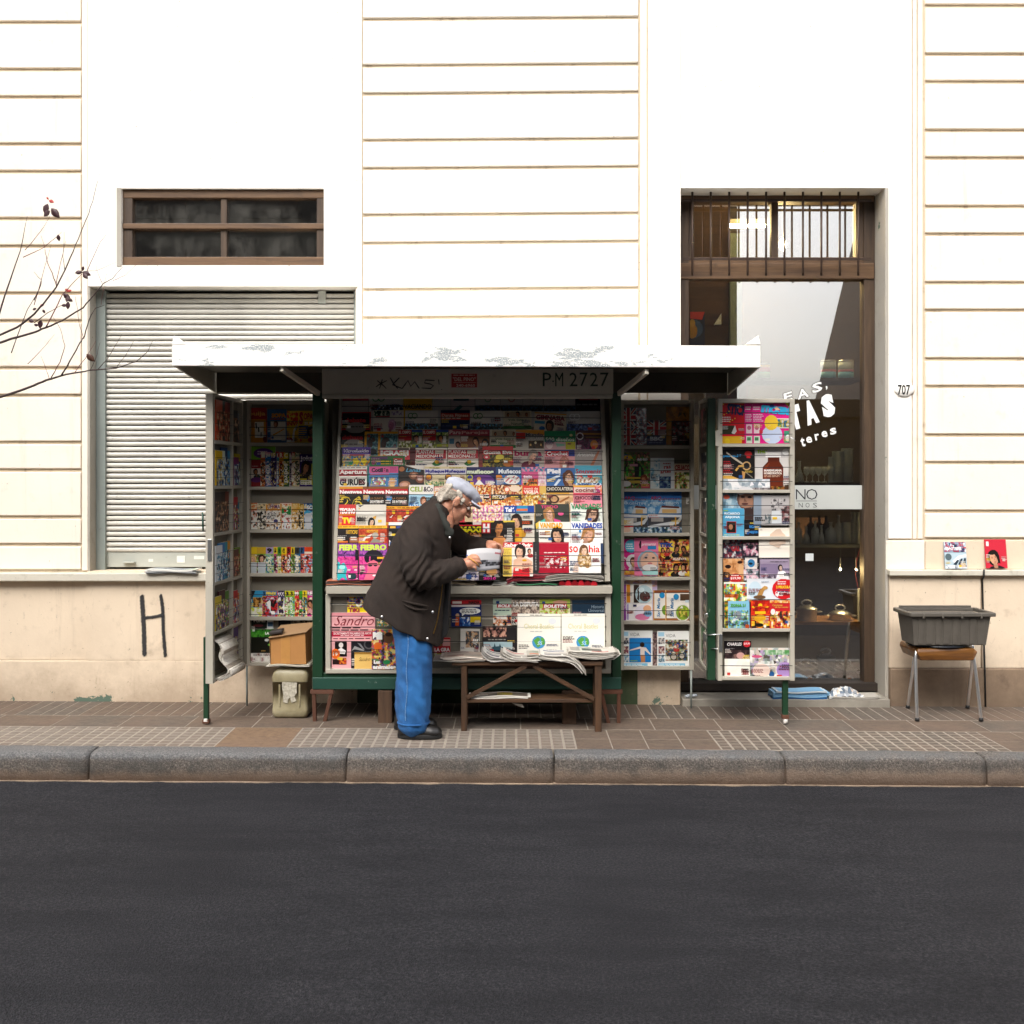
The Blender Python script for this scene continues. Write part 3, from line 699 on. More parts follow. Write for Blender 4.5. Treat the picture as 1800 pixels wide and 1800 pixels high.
# --- wings
def wing_flat(n, x0, x1, y0, y1, Y, shelves, back, label_extra=None, stile=7):
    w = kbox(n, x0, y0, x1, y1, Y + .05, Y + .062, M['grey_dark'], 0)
    kbox('stile', x0, y0, x0 + stile, y1, Y, Y + .05, M['grey'], .003, w); kbox('stile', x1 - stile, y0, x1, y1, Y, Y + .05, M['grey'], .003, w)
    kbox('top_rail', x0 + stile, y0, x1 - stile, y0 + 7, Y + .003, Y + .05, M['grey'], .003, w)
    for py in shelves: kbox('shelf', x0 + stile, py, x1 - stile, py + 5.5, Y - .006, Y + .05, M['grey'], .002, w)
    return w
LWY = -.14; LWING = Pl(P(490, 900, LWY + .05), (1, 0, 0), (0, 0, 1))
lw = wing_flat('left_wing', 432, 556, 703, 1170, LWY, (778, 855.5, 931, 1008, 1085, 1165), None)
RWING = Pl(P(1150, 900, LWY + .05), (1, 0, 0), (0, 0, 1))
rw = wing_flat('right_wing', 1090, 1220, 703, 1178, LWY, (783, 859, 937, 1014.5, 1092, 1172), None)
FLY = -.60; RLEAF = Pl(P(1330, 900, FLY + .05), (1, 0, 0), (0, 0, 1))
rl = wing_flat('right_leaf', 1262, 1397, 701, 1197, FLY, (780, 861, 943, 1105, 1190), None, stile=8)
def wires(par, x0, x1, pys, Y):
    for py in pys:
        a, b = P(x0, py, Y), P(x1, py + rng.uniform(-.6, .6), Y); m = MB(); m.tube([a, a.lerp(b, .5) + Vector((0, 0, -.002)), b], .0021, 5); part(m, 'wire', M['wire'], par)
wires(lw, 438, 550, (740, 751, 765, 808, 834, 896, 918, 991, 995, 1045, 1080), LWY - .012)
wires(rw, 1091, 1214, (741, 755, 765, 810, 827, 844, 877, 903, 924, 970, 987, 1003, 1042, 1073, 1130, 1152), LWY - .012)
wires(rl, 1266, 1393, (725, 744, 763, 800, 821, 846, 888, 905, 921, 958, 980, 1010, 1082, 1170), FLY - .012)
# left leaf, swung out towards the street; face looks right
A, B = Vector((-1.792, -.68, 0)), Vector((-1.755, -.13, 0)); lu = (B - A).normalized()
LLEAF = Pl(A, lu, (0, 0, 1)); LN = LLEAF.n                 # n points to +x
def leaf_slab(pl, mb, u0, u1, z0, z1, n0, n1, slope=0):
    o = Vector((pl.o.x, pl.o.y, 0)); q = [o + pl.u * u0 + Vector((0, 0, z0)) + pl.n * n1, o + pl.u * u1 + Vector((0, 0, z0)) + pl.n * n1, o + pl.u * u1 + Vector((0, 0, z1)) + pl.n * n1, o + pl.u * u0 + Vector((0, 0, z1)) + pl.n * n1]
    return mb.prism(q, -pl.n * (n1 - n0))
LW_ = (B - A).length; LZ0, LZ1 = .262, 2.005
m = MB(); leaf_slab(LLEAF, m, 0, LW_, LZ0, LZ1, -.045, -.035); leaf = part(m, 'left_leaf', M['grey_dark'], kio)
for u0, u1 in ((-.004, .022), (.335, .355), (LW_ - .03, LW_)):
    m = MB(); leaf_slab(LLEAF, m, u0, u1, LZ0, LZ1, -.046, .0); part(m, 'stile', M['grey'], leaf, .003)
LSH = [LZ0 + .004, .548, .848, 1.145, 1.430, 1.705, LZ1 - .02]
for z in LSH:
    m = MB(); leaf_slab(LLEAF, m, .022, LW_ - .03, z, z + .02, -.036, .002); part(m, 'shelf', M['grey'], leaf, .002)
for z in LSH[:-1]:
    for dz in (.07, .12, .19):
        m = MB(); o = Vector((A.x, A.y, 0)); m.tube([o + lu * .02 + LN * .004 + Vector((0, 0, z + dz)), o + lu * (LW_ - .02) + LN * .004 + Vector((0, 0, z + dz + .004))], .0013, 5); part(m, 'wire', M['wire'], leaf)
m = MB(); leaf_slab(LLEAF, m, -.012, -.004, LZ0, LZ1, -.046, .0); part(m, 'edge_plate', M['grey'], leaf, .002)
c = A - Vector((.02, .005, 0)); m = MB(); m.box(c.x - .012, c.x + .012, c.y - .013, c.y - .005, 1.00, 1.13); part(m, 'hinge_plate', M['steel'], leaf, .002)
# props on casters
def prop(px, py0, py1, Y, w, mat, caster=True):
    a, b = P(px, py0, Y), P(px, py1, Y); m = MB(); m.box(a.x - w / 2, a.x + w / 2, Y, Y + .03, b.z, a.z); o = part(m, 'prop_leg', mat, kio, .003)
    if caster:
        m = MB(); m.box(a.x - .02, a.x + .02, Y - .004, Y + .034, b.z - .006, b.z + .018); part(m, 'caster_bracket', M['rust'], o, .002)
        m = MB(); zc = gz(a.x) + .022
        rr = [[Vector((a.x + dx, Y + .015 + .020 * math.cos(t), zc + .020 * math.sin(t))) for t in [k * math.pi / 8 for k in range(16)]] for dx in (-.011, .011)]
        m.loft(rr); part(m, 'caster_wheel', M['wheel'], o)
prop(361.5, 1120, 1270, -.66, .03, M['green']); prop(1381, 1196, 1262, -.58, .034, M['green'])
for px, y0, y1 in ((434, 1165, 1240), (1215, 1176, 1248)):
    a, b = P(px, y0, -.13), P(px, y1, -.13); m = MB(); m.tube([a, (a.x, -.13, gz(a.x))], .0065, 8); part(m, 'thin_leg', M['guide'], kio)
# right connecting leaf, edge-on between wing and post; face looks left
A2, B2 = Vector((1.205, -.50, 0)), Vector((1.222, -.13, 0)); RCL = Pl(B2, (A2 - B2), (0, 0, 1))
cw = (A2 - B2).length
m = MB(); leaf_slab(RCL, m, 0, cw, .30, 2.0, -.03, -.02); cl = part(m, 'connecting_leaf', M['grey_dark'], kio)
for u0, u1 in ((0, .05), (cw - .02, cw)):
    m = MB(); leaf_slab(RCL, m, u0, u1, .30, 2.0, -.031, .0); part(m, 'stile', M['grey'], cl, .003)
CSH = [.302, .56, .84, 1.13, 1.42, 1.70, 1.98]
for z in CSH: m = MB(); leaf_slab(RCL, m, .05, cw - .02, z, z + .018, -.021, .002); part(m, 'shelf', M['grey'], cl, .002)
# hooks and rods on the right
m = MB(); m.tube([P(1388, 768, -.62), P(1396, 772, -.63), P(1397, 775, -.61)], .003, 6); part(m, 'hook', M['chrome'], rl)
m = MB(); m.tube([P(1240, 1092, -.56), P(1239, 1080, -.57), P(1243, 1078, -.57), P(1244, 1085, -.57)], .004, 6); part(m, 'hook', M['chrome'], cl)
m = MB(); m.tube([P(1241, 1116, -.575), P(1268, 1115, -.605)], .003, 6); part(m, 'tie_rod', M['chrome'], rl)
m = MB(); m.tube([P(1250, 1140, -.575), P(1270, 1141, -.605)], .003, 6); part(m, 'tie_rod', M['chrome'], rl)
m = MB(); m.pbox(1264, 1115, 1270, 1146, FLY - .006, FLY - .001); part(m, 'hinge_plate', M['steel'], rl, .001)
m = MB(); m.pbox(1258, 757, 1264, 784, FLY - .004, FLY + .002); part(m, 'hinge_plate', M['grey'], rl, .001)
# ================================================================== PRINTED COVERS
TXT = {}
def text_mesh(s, bold=0.0, shear=0.0):
    k = (s, bold, shear)
    if k not in TXT:
        cu = bpy.data.curves.new('t', 'FONT'); cu.body = s; cu.resolution_u = 2; cu.offset = bold; cu.shear = shear; cu.size = 1
        ob = bpy.data.objects.new('t', cu); me = bpy.data.meshes.new_from_object(ob)
        vs = [(v.co.x, v.co.y) for v in me.vertices]; fs = [tuple(p.vertices) for p in me.polygons]
        bpy.data.meshes.remove(me); bpy.data.objects.remove(ob); bpy.data.curves.remove(cu)
        if vs:
            xs = [v[0] for v in vs]; ys = [v[1] for v in vs]; x0, x1, y0, y1 = min(xs), max(xs), min(ys), max(ys)
            vs = [((x - x0) / max(1e-6, x1 - x0), (y - y0) / max(1e-6, y1 - y0)) for x, y in vs]
        TXT[k] = (vs, fs)
    return TXT[k]
def clip(poly, x0, y0, x1, y1):
    for ax, lim, sg in ((0, x0, 1), (0, x1, -1), (1, y0, 1), (1, y1, -1)):
        out = []
        for i in range(len(poly)):
            a, b = poly[i - 1], poly[i]; da, db = (a[ax] - lim) * sg, (b[ax] - lim) * sg
            if (da >= 0) != (db >= 0):
                t = da / (da - db); out.append((a[0] + (b[0] - a[0]) * t, a[1] + (b[1] - a[1]) * t))
            if db >= 0: out.append(b)
        poly = out
        if len(poly) < 3: return []
    return poly
SKIN = 'd9a27e'
class Art:
    """vector artwork on a flat cover: coordinates are metres on the cover, origin lower left"""
    def __init__(s, w, h): s.w, s.h, s.items, s.k = w, h, [], 0
    def poly(s, pts, col, same=False):
        q = clip(list(pts), .0004, .0004, s.w - .0004, s.h - .0004)
        if len(q) >= 3:
            a = sum(q[i - 1][0] * q[i][1] - q[i][0] * q[i - 1][1] for i in range(len(q)))
            if abs(a) < 1e-9: return
            if a < 0: q = q[::-1]
            if not same: s.k += 1
            s.items.append((q, srgb(col), s.k))
    def rect(s, x0, y0, x1, y1, col): s.poly([(x0, y0), (x1, y0), (x1, y1), (x0, y1)], col)
    def ell(s, cx, cy, rx, ry, col, n=14, a0=0):
        s.poly([(cx + rx * math.cos(a0 + 2 * math.pi * i / n), cy + ry * math.sin(a0 + 2 * math.pi * i / n)) for i in range(n)], col)
    def text(s, t, x0, y0, x1, y1, col, bold=.02, shear=0.0, rot=0.0):
        vs, fs = text_mesh(t, bold, shear); s.k += 1; cx, cy = (x0 + x1) / 2, (y0 + y1) / 2; c, sn = math.cos(rot), math.sin(rot)
        P2 = []
        for u, v in vs:
            x, y = (u - .5) * (x1 - x0), (v - .5) * (y1 - y0); P2.append((cx + x * c - y * sn, cy + x * sn + y * c))
        for f in fs: s.poly([P2[i] for i in f], col, True)
    def mosaic(s, x0, y0, x1, y1, cols, cell=.006, seed=0, soft=3.0):
        """photograph-like patchwork: tones drift smoothly through the palette with a few sharp accents"""
        r = random.Random(seed); cell *= .8; nx = max(2, int((x1 - x0) / cell)); ny = max(2, int((y1 - y0) / cell)); s.k += 1; pt = {}
        for i in range(nx + 1):
            for j in range(ny + 1):
                jx = 0 if i in (0, nx) else r.uniform(-.4, .4); jy = 0 if j in (0, ny) else r.uniform(-.4, .4)
                pt[i, j] = (x0 + (x1 - x0) * (i + jx) / nx, y0 + (y1 - y0) * (j + jy) / ny)
        raw = [srgb(c) for c in cols]; cols = sorted(raw, key=lambda c: c[0] * .3 + c[1] * .6 + c[2] * .1); n = len(cols) - 1
        for i in range(nx):
            for j in range(ny):
                v = (mnoise.noise(Vector((i / soft + seed * 3.1, j / soft * .8, seed))) * 1.3 + mnoise.noise(Vector((i / 1.4, j / 1.4, seed * 2.7))) * .45 + .5 + r.uniform(-.06, .06)) * n
                v = max(0, min(n - .001, v)); k = int(v); t = v - k; c = [a + (b - a) * t for a, b in zip(cols[k], cols[min(n, k + 1)])] if n else cols[0]
                if r.random() < .07: c = raw[r.randrange(len(raw))]
                s.poly([pt[i, j], pt[i + 1, j], pt[i + 1, j + 1], pt[i, j + 1]], tuple(c), True)
    def lines(s, x0, y0, x1, y1, n, col, seed=0):
        r = random.Random(seed + n); s.k += 1; dy = (y1 - y0) / n
        for i in range(n):
            x = x0; yb = y0 + i * dy + dy * .25; end = x1 - (x1 - x0) * r.uniform(0, .3)
            while x < end:
                w = r.uniform(.10, .25) * (x1 - x0); s.poly([(x, yb), (min(end, x + w), yb), (min(end, x + w), yb + dy * .5), (x, yb + dy * .5)], col, True); x += w + (x1 - x0) * .04
    def face(s, cx, cy, h, hair='3a2418', skin=SKIN, top='884455', long=0.0, tilt=None):
        """a small portrait of height h centred on cx, cy, lit from one side"""
        r = random.Random(int(cx * 9e4 + h * 7e5)); sd = r.choice((-1, 1)); tl = r.uniform(-.42, .42); hc, sk = srgb(hair), srgb(skin); sh = lambda c, f: tuple(min(1, x * f) for x in c); ct, st = math.cos(tl), math.sin(tl)
        def E(x, y, a, b, c, n=12): s.ell(cx + h * (x * ct - y * st), cy + h * (x * st + y * ct), a * h, b * h, c, n, tl)
        def G(pts, c): s.poly([(cx + h * (x * ct - y * st), cy + h * (x * st + y * ct)) for x, y in pts], c)
        if top:
            t = srgb(top); E(0, -.66, .48, .30, sh(t, .8)); E(sd * .12, -.68, .34, .24, t); G([(-.12, -.4), (.12, -.4), (0, -.62)], sh(sk, .8))
        E(0, .05 - long * .22, .30 + long * .07, .42 + long * .26, sh(hc, .8)); E(sd * .06, .1 - long * .2, .24 + long * .05, .36 + long * .2, hc); E(sd * .12, .26, .12, .16, sh(hc, 1.5))
        G([(-.10, -.5), (.10, -.5), (.09, -.15), (-.09, -.15)], sh(sk, .62))
        G([(-.2, .16), (-.205, -.02), (-.16, -.2), (-.06, -.32), (.06, -.32), (.16, -.2), (.205, -.02), (.2, .16), (.1, .27), (-.1, .27)], sh(sk, .78)); E(sd * .05, .02, .145, .25, sk); E(sd * .08, .15, .09, .07, sh(sk, 1.12)); E(sd * .11, -.06, .05, .05, sh(sk, 1.08))
        G([(-.23, .10), (-.17, .24), (0, .20), (.18, .26), (.23, .08), (.22, .34), (0, .42), (-.22, .34)], hc)
        G([(-sd * .24, .30), (-sd * .06, .26), (-sd * .15, .05), (-sd * .17, -.25 - long * .3), (-sd * .26, -.30 - long * .4), (-sd * .30, .1)], sh(hc, 1.15)); G([(-sd * .02, .30), (sd * .12, .24), (sd * .02, .36)], sh(hc, 1.6))
        for q in (-.09, .095): E(q, .055, .055, .028, sh(sk, .66)); E(q, .045, .030, .012, sh(sk, .22), 8); E(q, .105, .055, .010, sh(hc, .9), 8)
        G([(.015, .05), (-sd * .045, -.09), (sd * .02, -.10)], sh(sk, .66)); E(0, -.175, .055, .018, srgb('9a5a50'), 8); E(0, -.235, .05, .014, sh(sk, .7), 8)

COVERS = []
def cover_object(name, w, h, art, bg, thick, mat, pages='e6e0d2', step=.00009, curl=0.0):
    m = MB(); b = srgb(bg); pg = srgb(pages)
    m.add([(0, 0, 0), (w, 0, 0), (w, h, 0), (0, h, 0), (0, 0, thick), (w, 0, thick), (w, h, thick), (0, h, thick)],
          [(3, 2, 1, 0)], b); base = 0
    m.f += [[4, 5, 6, 7]]; m.c.append(b); m.smooth.append(False)
    for f in ((0, 1, 5, 4), (1, 2, 6, 5), (2, 3, 7, 6)): m.f.append(list(f)); m.c.append(pg); m.smooth.append(False)
    m.f.append([3, 0, 4, 7]); m.c.append(b); m.smooth.append(False)
    for q, c, k in art.items:
        z = thick + step * k; m.add([(x, y, z) for x, y in q], [tuple(range(len(q)))], c)
    if curl:
        m.v = [(x, y, z - curl * ((x / w - .5) ** 2) * 4 * (.4 + .6 * y / h)) for x, y, z in m.v]
    me = m.mesh(name, mat); ob = bpy.data.objects.new(name, me); COL.objects.link(ob); return ob
def place(ob, pl, pos, roll=0.0, lean=0.0):
    u, v, n = pl.u, pl.v, pl.n
    mt = Matrix((u, v, n)).transposed().to_4x4()
    mt = mt @ Matrix.Rotation(roll, 4, 'Z') @ Matrix.Rotation(-lean, 4, 'X'); mt.translation = pos; ob.matrix_world = mt; WL[ob.name] = Vector(pos)
class Crop:
    """pixel rectangles read off an enlargement: top-left corner and scale"""
    def __init__(s, x, y, k): s.x, s.y, s.k = x, y, k
    def __call__(s, x, y): return (s.x + x / s.k, s.y + y / s.k)
NM = [0]
def mag(cr, pl, off, rect, bg, label, ops=(), name='magazine', cat='magazine', group=None, below=0.0, thick=.006, wrap=False, roll=None, fill=None, lean=0.0, curl=None):
    """rect in crop pixels; below = extra length (m) hidden behind the row in front"""
    NM[0] += 1; sd = NM[0]
    (xa, ya), (xb, yb) = cr(rect[0], rect[1]), cr(rect[2], rect[3])
    bl, tr = pl.hit(xa, yb, off), pl.hit(xb, ya, off)
    w = (tr - bl).dot(pl.u); h = (tr - bl).dot(pl.v) + below
    a = Art(w, h); sx = w / (rect[2] - rect[0]); sy = (h - below) / (rect[3] - rect[1])
    X = lambda x: (x - rect[0]) * sx
    Yv = lambda y: below + (rect[3] - y) * sy
    if fill: a.mosaic(0, 0, w, h - .01, fill, .0085 if w > .12 else .006, sd)
    for o in ops:
        t = o[0]
        if t == 'r': a.rect(X(o[1]), Yv(o[4]), X(o[3]), Yv(o[2]), o[5])
        elif t == 'e': a.ell(X(o[1]), Yv(o[2]), o[3] * sx, o[4] * sy, o[5])
        elif t == 'p': a.poly([(X(x), Yv(y)) for x, y in o[1]], o[2])
        elif t == 't': a.text(o[1], X(o[2]), Yv(o[5]), X(o[4]), Yv(o[3]), o[6], o[7] if len(o) > 7 else .02, o[8] if len(o) > 8 else 0, o[9] if len(o) > 9 else 0)
        elif t == 'f': a.face(X(o[1]), Yv(o[2]), o[3] * sy, *o[4:])
        elif t == 'l': a.lines(X(o[1]), Yv(o[4]), X(o[3]), Yv(o[2]), o[5], o[6], sd)
        elif t == 'n': a.mosaic(X(o[1]), Yv(o[4]), X(o[3]), Yv(o[2]), o[5], o[6] if len(o) > 6 else .005, sd + len(o[5]))
        elif t == 'o': a.ell(X(o[1]), Yv(o[2]), o[3] * sx, o[3] * sy, o[4]); a.ell(X(o[1]), Yv(o[2]), o[3] * sx * .72, o[3] * sy * .72, o[5])
    if w > .085 and len(ops) > 2 and name == 'magazine':           # small print down the sides of the cover
        r = random.Random(sd * 7); b_ = srgb(bg); lum = b_[0] * .3 + b_[1] * .6 + b_[2] * .1
        for _ in range(r.randint(3, 5)):
            ww = r.uniform(.18, .34) * w; hh = r.uniform(.012, .03); x = r.choice((.03 * w, w - ww - .03 * w)); y = below + r.uniform(.04, .42) * (h - below)
            col = r.choice(('2a2624', '3a3430', '8a2c30', '2c3c6a') if lum > .3 else ('e8e4dc', 'e0c050', 'd8d0c8', 'c8a0a0')); a.lines(x, y, x + ww, y + hh, r.randint(2, 4), col, sd)
        if r.random() < .5: q = r.uniform(.05, .8) * w; y = below + r.uniform(.02, .2) * (h - below); a.rect(q, y, q + .12 * w, y + .016, r.choice(('c83a34', 'e8c040', '2c5a9a', 'e8e4dc')))
    ob = cover_object(name, w, h, a, bg, thick, M['wrap'] if wrap else M['print'], curl=rng.uniform(0, .006) if curl is None else curl)
    pos = pl.hit(xa, yb, off) - pl.v * below - pl.n * thick
    place(ob, pl, pos, rng.uniform(-.006, .006) if roll is None else roll, lean)
    tag(ob, label, cat, group or 'printed matter displayed on the newsstand'); return ob

# lettering and marks painted on the stand
def sign_art(name, parent, px0, py0, px1, py1, Y, fn, mat='flatprint', step=.00012):
    a, b = P(px0, py1, Y), P(px1, py0, Y); w, h = b.x - a.x, b.z - a.z; art = Art(w, h)
    fn(art, lambda x: (x - px0) / (px1 - px0) * w, lambda y: (py1 - y) / (py1 - py0) * h)
    m = MB()
    for q, c, k in art.items:
        m.add([(a.x + x, Y - step * k, a.z + y) for x, y in q], [tuple(range(len(q)))], c)
    return m.build(name, M[mat], parent)
HY = KF - .0125
for ch, x, x2 in (('P', 954, 969), ('M', 976, 990), ('2', 1001, 1015), ('7', 1019, 1033), ('2', 1037, 1051), ('7', 1055, 1070)):
    sign_art('stencilled_character', hdr, x - 1, 652, x2 + 1, 682, HY, lambda a, X, Y: a.text(ch, X(x), Y(679), X(x2), Y(655), '2c4434', .0))
sign_art('stencilled_dot', hdr, 970, 667, 975, 673, HY, lambda a, X, Y: a.rect(X(971), Y(671.5), X(973.5), Y(669), '2c4434'))
def f_st(a, X, Y):
    a.rect(X(792), Y(682), X(840), Y(656), 'd8c4bc'); a.rect(X(793.5), Y(681), X(838.5), Y(657), 'b5413c')
    a.text('"DEL PINO"', X(796), Y(670), X(836), Y(663), 'f0dcd4', .015); a.lines(X(797), Y(661), X(836), Y(658), 1, 'e8c8c0'); a.text('240-6960', X(802), Y(680), X(835), Y(675), 'f0dcd4', .015)
    a.rect(X(797), Y(673), X(836), Y(672.3), 'e8c8c0')
sign_art('red_sticker', hdr, 790, 655, 842, 684, HY, f_st)
m = MB()
def pen(m, pts, r=.0042, Y=HY):
    m.tube([P(x, y, Y) + Vector((0, -.0005, 0)) for x, y in pts], [r * .8] + [r] * (len(pts) - 2) + [r * .7], 6)
for ln in (((661, 680), (668, 675), (680, 669)), ((663, 669), (671, 675), (679, 683)), ((672, 667), (670, 675), (667, 683)),
           ((686, 664), (691, 673), (699, 683)), ((702, 664), (694, 672), (690, 676), (699, 680), (707, 683)),
           ((707, 683), (712, 676), (717, 669), (722, 679), (729, 671), (735, 680), (737, 683)),
           ((764, 669), (748, 668), (746, 673), (756, 675), (762, 678), (757, 683), (741, 682)), ((771, 667), (772, 676)), ((776, 684), (776.6, 685.2))):
    pen(m, ln)
m.v = [(x, HY - .0006 + (y - HY) * .05, z) for x, y, z in m.v]
part(m, 'marker_scrawl', simple('marker_ink', '24221f', .6, 0, .1, 20, 0), hdr)
# ================================================================== MAGAZINES ON THE SLOPING RACK
CA, CB, CC, CD = Crop(560, 690, 6.923), Crop(820, 690, 6.923), Crop(560, 860, 6.923), Crop(820, 860, 6.923)
CM = Crop(620, 820, 6.0)
def row(k, j=0): return .010 + k * .0135 + j * .0016
FOOD = ['c8432a', 'e8a040', 'f3dcae', '7a3a1e', 'd9b13c', 'b9281f', 'f0e6d0']; PINKS = ['e0508a', 'f4a8c0', 'fbe3ea', 'b83a78', 'f0d060']; GREENS = ['3d7a34', '86b04a', 'd8d070', '2c4a26', 'e8e4c0']
BLUES = ['1f3f78', '3c78b8', '9cc4e0', 'e4eef4', '18233f']; DARKS = ['17181c', '2c2a2a', '4a3c34', '20242e', '6a5a4c']; MIXED = ['c23030', 'e8c040', '3a78c0', '48a050', 'f0f0e8', '7a3a88', '20202a']
TAN = ['c99a70', '8a5a3a', 'e0c0a0', '4a3020', 'b07850']
def rk(k, j, cr, rect, bg, lab, ops=(), **kw):
    kw.setdefault('below', .10 if k < 8 else 0)
    return mag(cr, RACK, row(k, j), rect, bg, lab, ops, **kw)
SG = 'of rack'
# --- top row
def ring(x, y, r, col, bgc): return ('o', x, y, r, col, bgc)
rk(0, 0, CA, (275, 66, 608, 240), 'c9c6c2', 'plastic wrapped white booklet with dull red band, top row ' + SG, [('r', 275, 66, 608, 100, 'b04050')], wrap=True)
rk(0, 1, CA, (612, 66, 1030, 218), 'd2d0ca', 'white magazine with green rings beside the yellow one, top row ' + SG, [ring(692, 68, 42, '4a8a50', 'd2d0ca'), ring(762, 68, 42, '4a8a50', 'd2d0ca'), ('n', 640, 150, 1030, 218, BLUES + DARKS)], wrap=True)
rk(0, 2, CA, (1032, 66, 1380, 222), 'd8aa18', 'yellow magazine with black title, top row ' + SG, [('t', 'VACIANDO', 1038, 142, 1374, 200, '2a2618', .03)])
rk(0, 0, CA, (1384, 76, 1608, 222), 'bdbcb8', 'blank silvery wrapped booklet right of the yellow magazine, top row ' + SG, [], wrap=True)
rk(0, 1, CA, (1612, 74, 1900, 222), 'c4b8b8', 'pale pink wrapped booklet with teal leaf shapes, top row ' + SG, [('r', 1640, 74, 1830, 98, '1d4a58'), ('p', [(1640, 215), (1720, 150), (1760, 170), (1700, 222)], '3a7a7a')], wrap=True)
for i, (a, b) in enumerate(((108, 412), (416, 684), (688, 932), (936, 1322))):
    rk(0, i % 2, CB, (a, 76, b, 228), 'c8c4c0', ['grey cover with green ring and teal foot, top row ' + SG, 'grey cover with red ring and teal foot, top row ' + SG, 'narrow silvery cover with blue foot, top row ' + SG, 'wide silvery cover with four blue photos, top row ' + SG][i],
       [ring((a + b) / 2, 78, 40, ['6a9a70', 'a86a64', 'b0b0b0', 'a8a8a8'][i], 'c8c4c0'), ('n', a, 155, b, 228, ['123a4c', '1d3046', '3a6a8c', '0f1a26'])], wrap=True)
rk(0, 2, CB, (1326, 76, 1640, 300), '15161a', 'black magazine with dark red heading at the right end, top row ' + SG, [('r', 1370, 76, 1600, 94, '8a2a30'), ('l', 1340, 125, 1630, 165, 1, '8a8a8c')])
# --- second row
rk(1, 0, CA, (275, 236, 640, 462), '181414', 'black magazine framed in red with grey brow, second row ' + SG, [('r', 275, 236, 640, 248, 'c02838'), ('r', 275, 440, 640, 456, 'c02838'), ('r', 275, 236, 285, 462, 'c02838'), ('r', 622, 236, 640, 462, 'c02838'), ('e', 455, 430, 130, 70, '8c8680'), ('t', 'debate', 318, 308, 578, 364, 'c83038', .04), ('l', 330, 405, 580, 430, 1, '3a3632')])
rk(1, 1, CA, (662, 210, 1035, 478), 'dcd4c8', 'white magazine with smiling pink-lit portrait, second row ' + SG, [('n', 670, 218, 866, 282, ['1c3a2a', '2c5a3c', '204030', 'd8d8c8']), ('r', 690, 285, 866, 302, 'a83040'), ('n', 885, 225, 1025, 275, ['8a6a98', 'c8c0c8', 'e0d8d8']), ('f', 892, 400, 160, 'c8a0b8', 'c07a98', 'dcd4c8'), ('t', 'ANTE LA', 668, 374, 776, 396, 'b03a44', .02), ('t', 'MUERTE', 668, 402, 776, 420, 'b03a44', .02), ('t', 'POR UNA', 668, 428, 776, 448, 'b03a44', .02)])
def go(x0, x1, y0, col, lab, cr, j): rk(1, j, cr, (x0, y0, x1, y0 + 232), 'dcd6cc', lab, [ring(x0 + 70, y0 + 66, 36, col, 'dcd6cc'), ring(x0 + 118, y0 + 66, 36, col, 'dcd6cc'), ('n', x0, y0 + 160, x1, y0 + 232, ['2a6a94', '1c3a4c', '20281e', '4a5a40', '7ab0cc'])], wrap=True, group='white magazines with twin rings')
go(1050, 1455, 215, '3f8a48', 'white green-ringed magazine beside the pink portrait, second row ' + SG, CA, 0)
rk(1, 2, CA, (1482, 210, 1838, 448), '1d2a4c', 'navy magazine with red title strip, second row ' + SG, [('r', 1482, 246, 1838, 330, 'c24030'), ('t', 'Danza Fitness', 1495, 256, 1820, 292, 'f0d8c8', .02), ('l', 1495, 300, 1820, 322, 1, 'f0d8c8'), ('l', 1500, 395, 1800, 415, 1, '4a5a80')])
go(45, 440, 218, '3f8a48', 'white green-ringed magazine beside the navy one, second row ' + SG, CB, 1)
def vida(x0, x1, y0, j, k, lab): rk(k, j, CB, (x0, y0, x1, y0 + 225), 'dcd2ba', lab, [('r', x0 + 20, y0 + 8, x1 - 15, y0 + 75, 'b8a488'), ('f', x0 + 60, y0 + 50, 55, '3a2418', 'b0704a', None), ('f', x0 + 180, y0 + 42, 75, '2a1a14', 'b87a50', None), ('f', x0 + 285, y0 + 50, 55, '5a3018', 'b0704a', None), ('t', 'Vida Sana y', x0 + 60, y0 + 100, x0 + 285, y0 + 135, '3a6a34', .01), ('t', 'Natural', x0 + 100, y0 + 145, x0 + 250, y0 + 178, '3a6a34', .01), ('r', x0, y0 + 188, x1, y0 + 225, '2c6a30')], wrap=k == 1, group='cream health magazines')
vida(446, 790, 220, 0, 1, 'cream health magazine with three small portraits, second row ' + SG)
rk(1, 1, CB, (802, 232, 1188, 475), 'd8cdb8', 'tilted cream exercise magazine with maroon title, second row ' + SG, [('r', 802, 232, 1188, 246, 'd8a030'), ('t', 'GIMNASIA', 820, 262, 1172, 322, '8a2440', .05), ('t', 'FACIL', 1058, 345, 1165, 380, '8a2440', .03), ('r', 808, 338, 932, 372, '3a8aa8'), ('f', 992, 400, 170, '241c18', '9a6a4a', 'b8a890'), ('e', 902, 428, 36, 26, '2468a0'), ('l', 1080, 400, 1170, 450, 3, '9a7a74')], roll=-.07)
rk(1, 0, CB, (1222, 225, 1625, 470), 'cfccc8', 'silvery magazine with white twin rings at right, second row ' + SG, [ring(1292, 296, 40, 'f8f8f8', 'cfccc8'), ring(1345, 296, 40, 'f8f8f8', 'cfccc8'), ('n', 1222, 380, 1625, 470, ['2c4a88', '4a6aa8', '18243c', '8aa0c8'])], wrap=True)
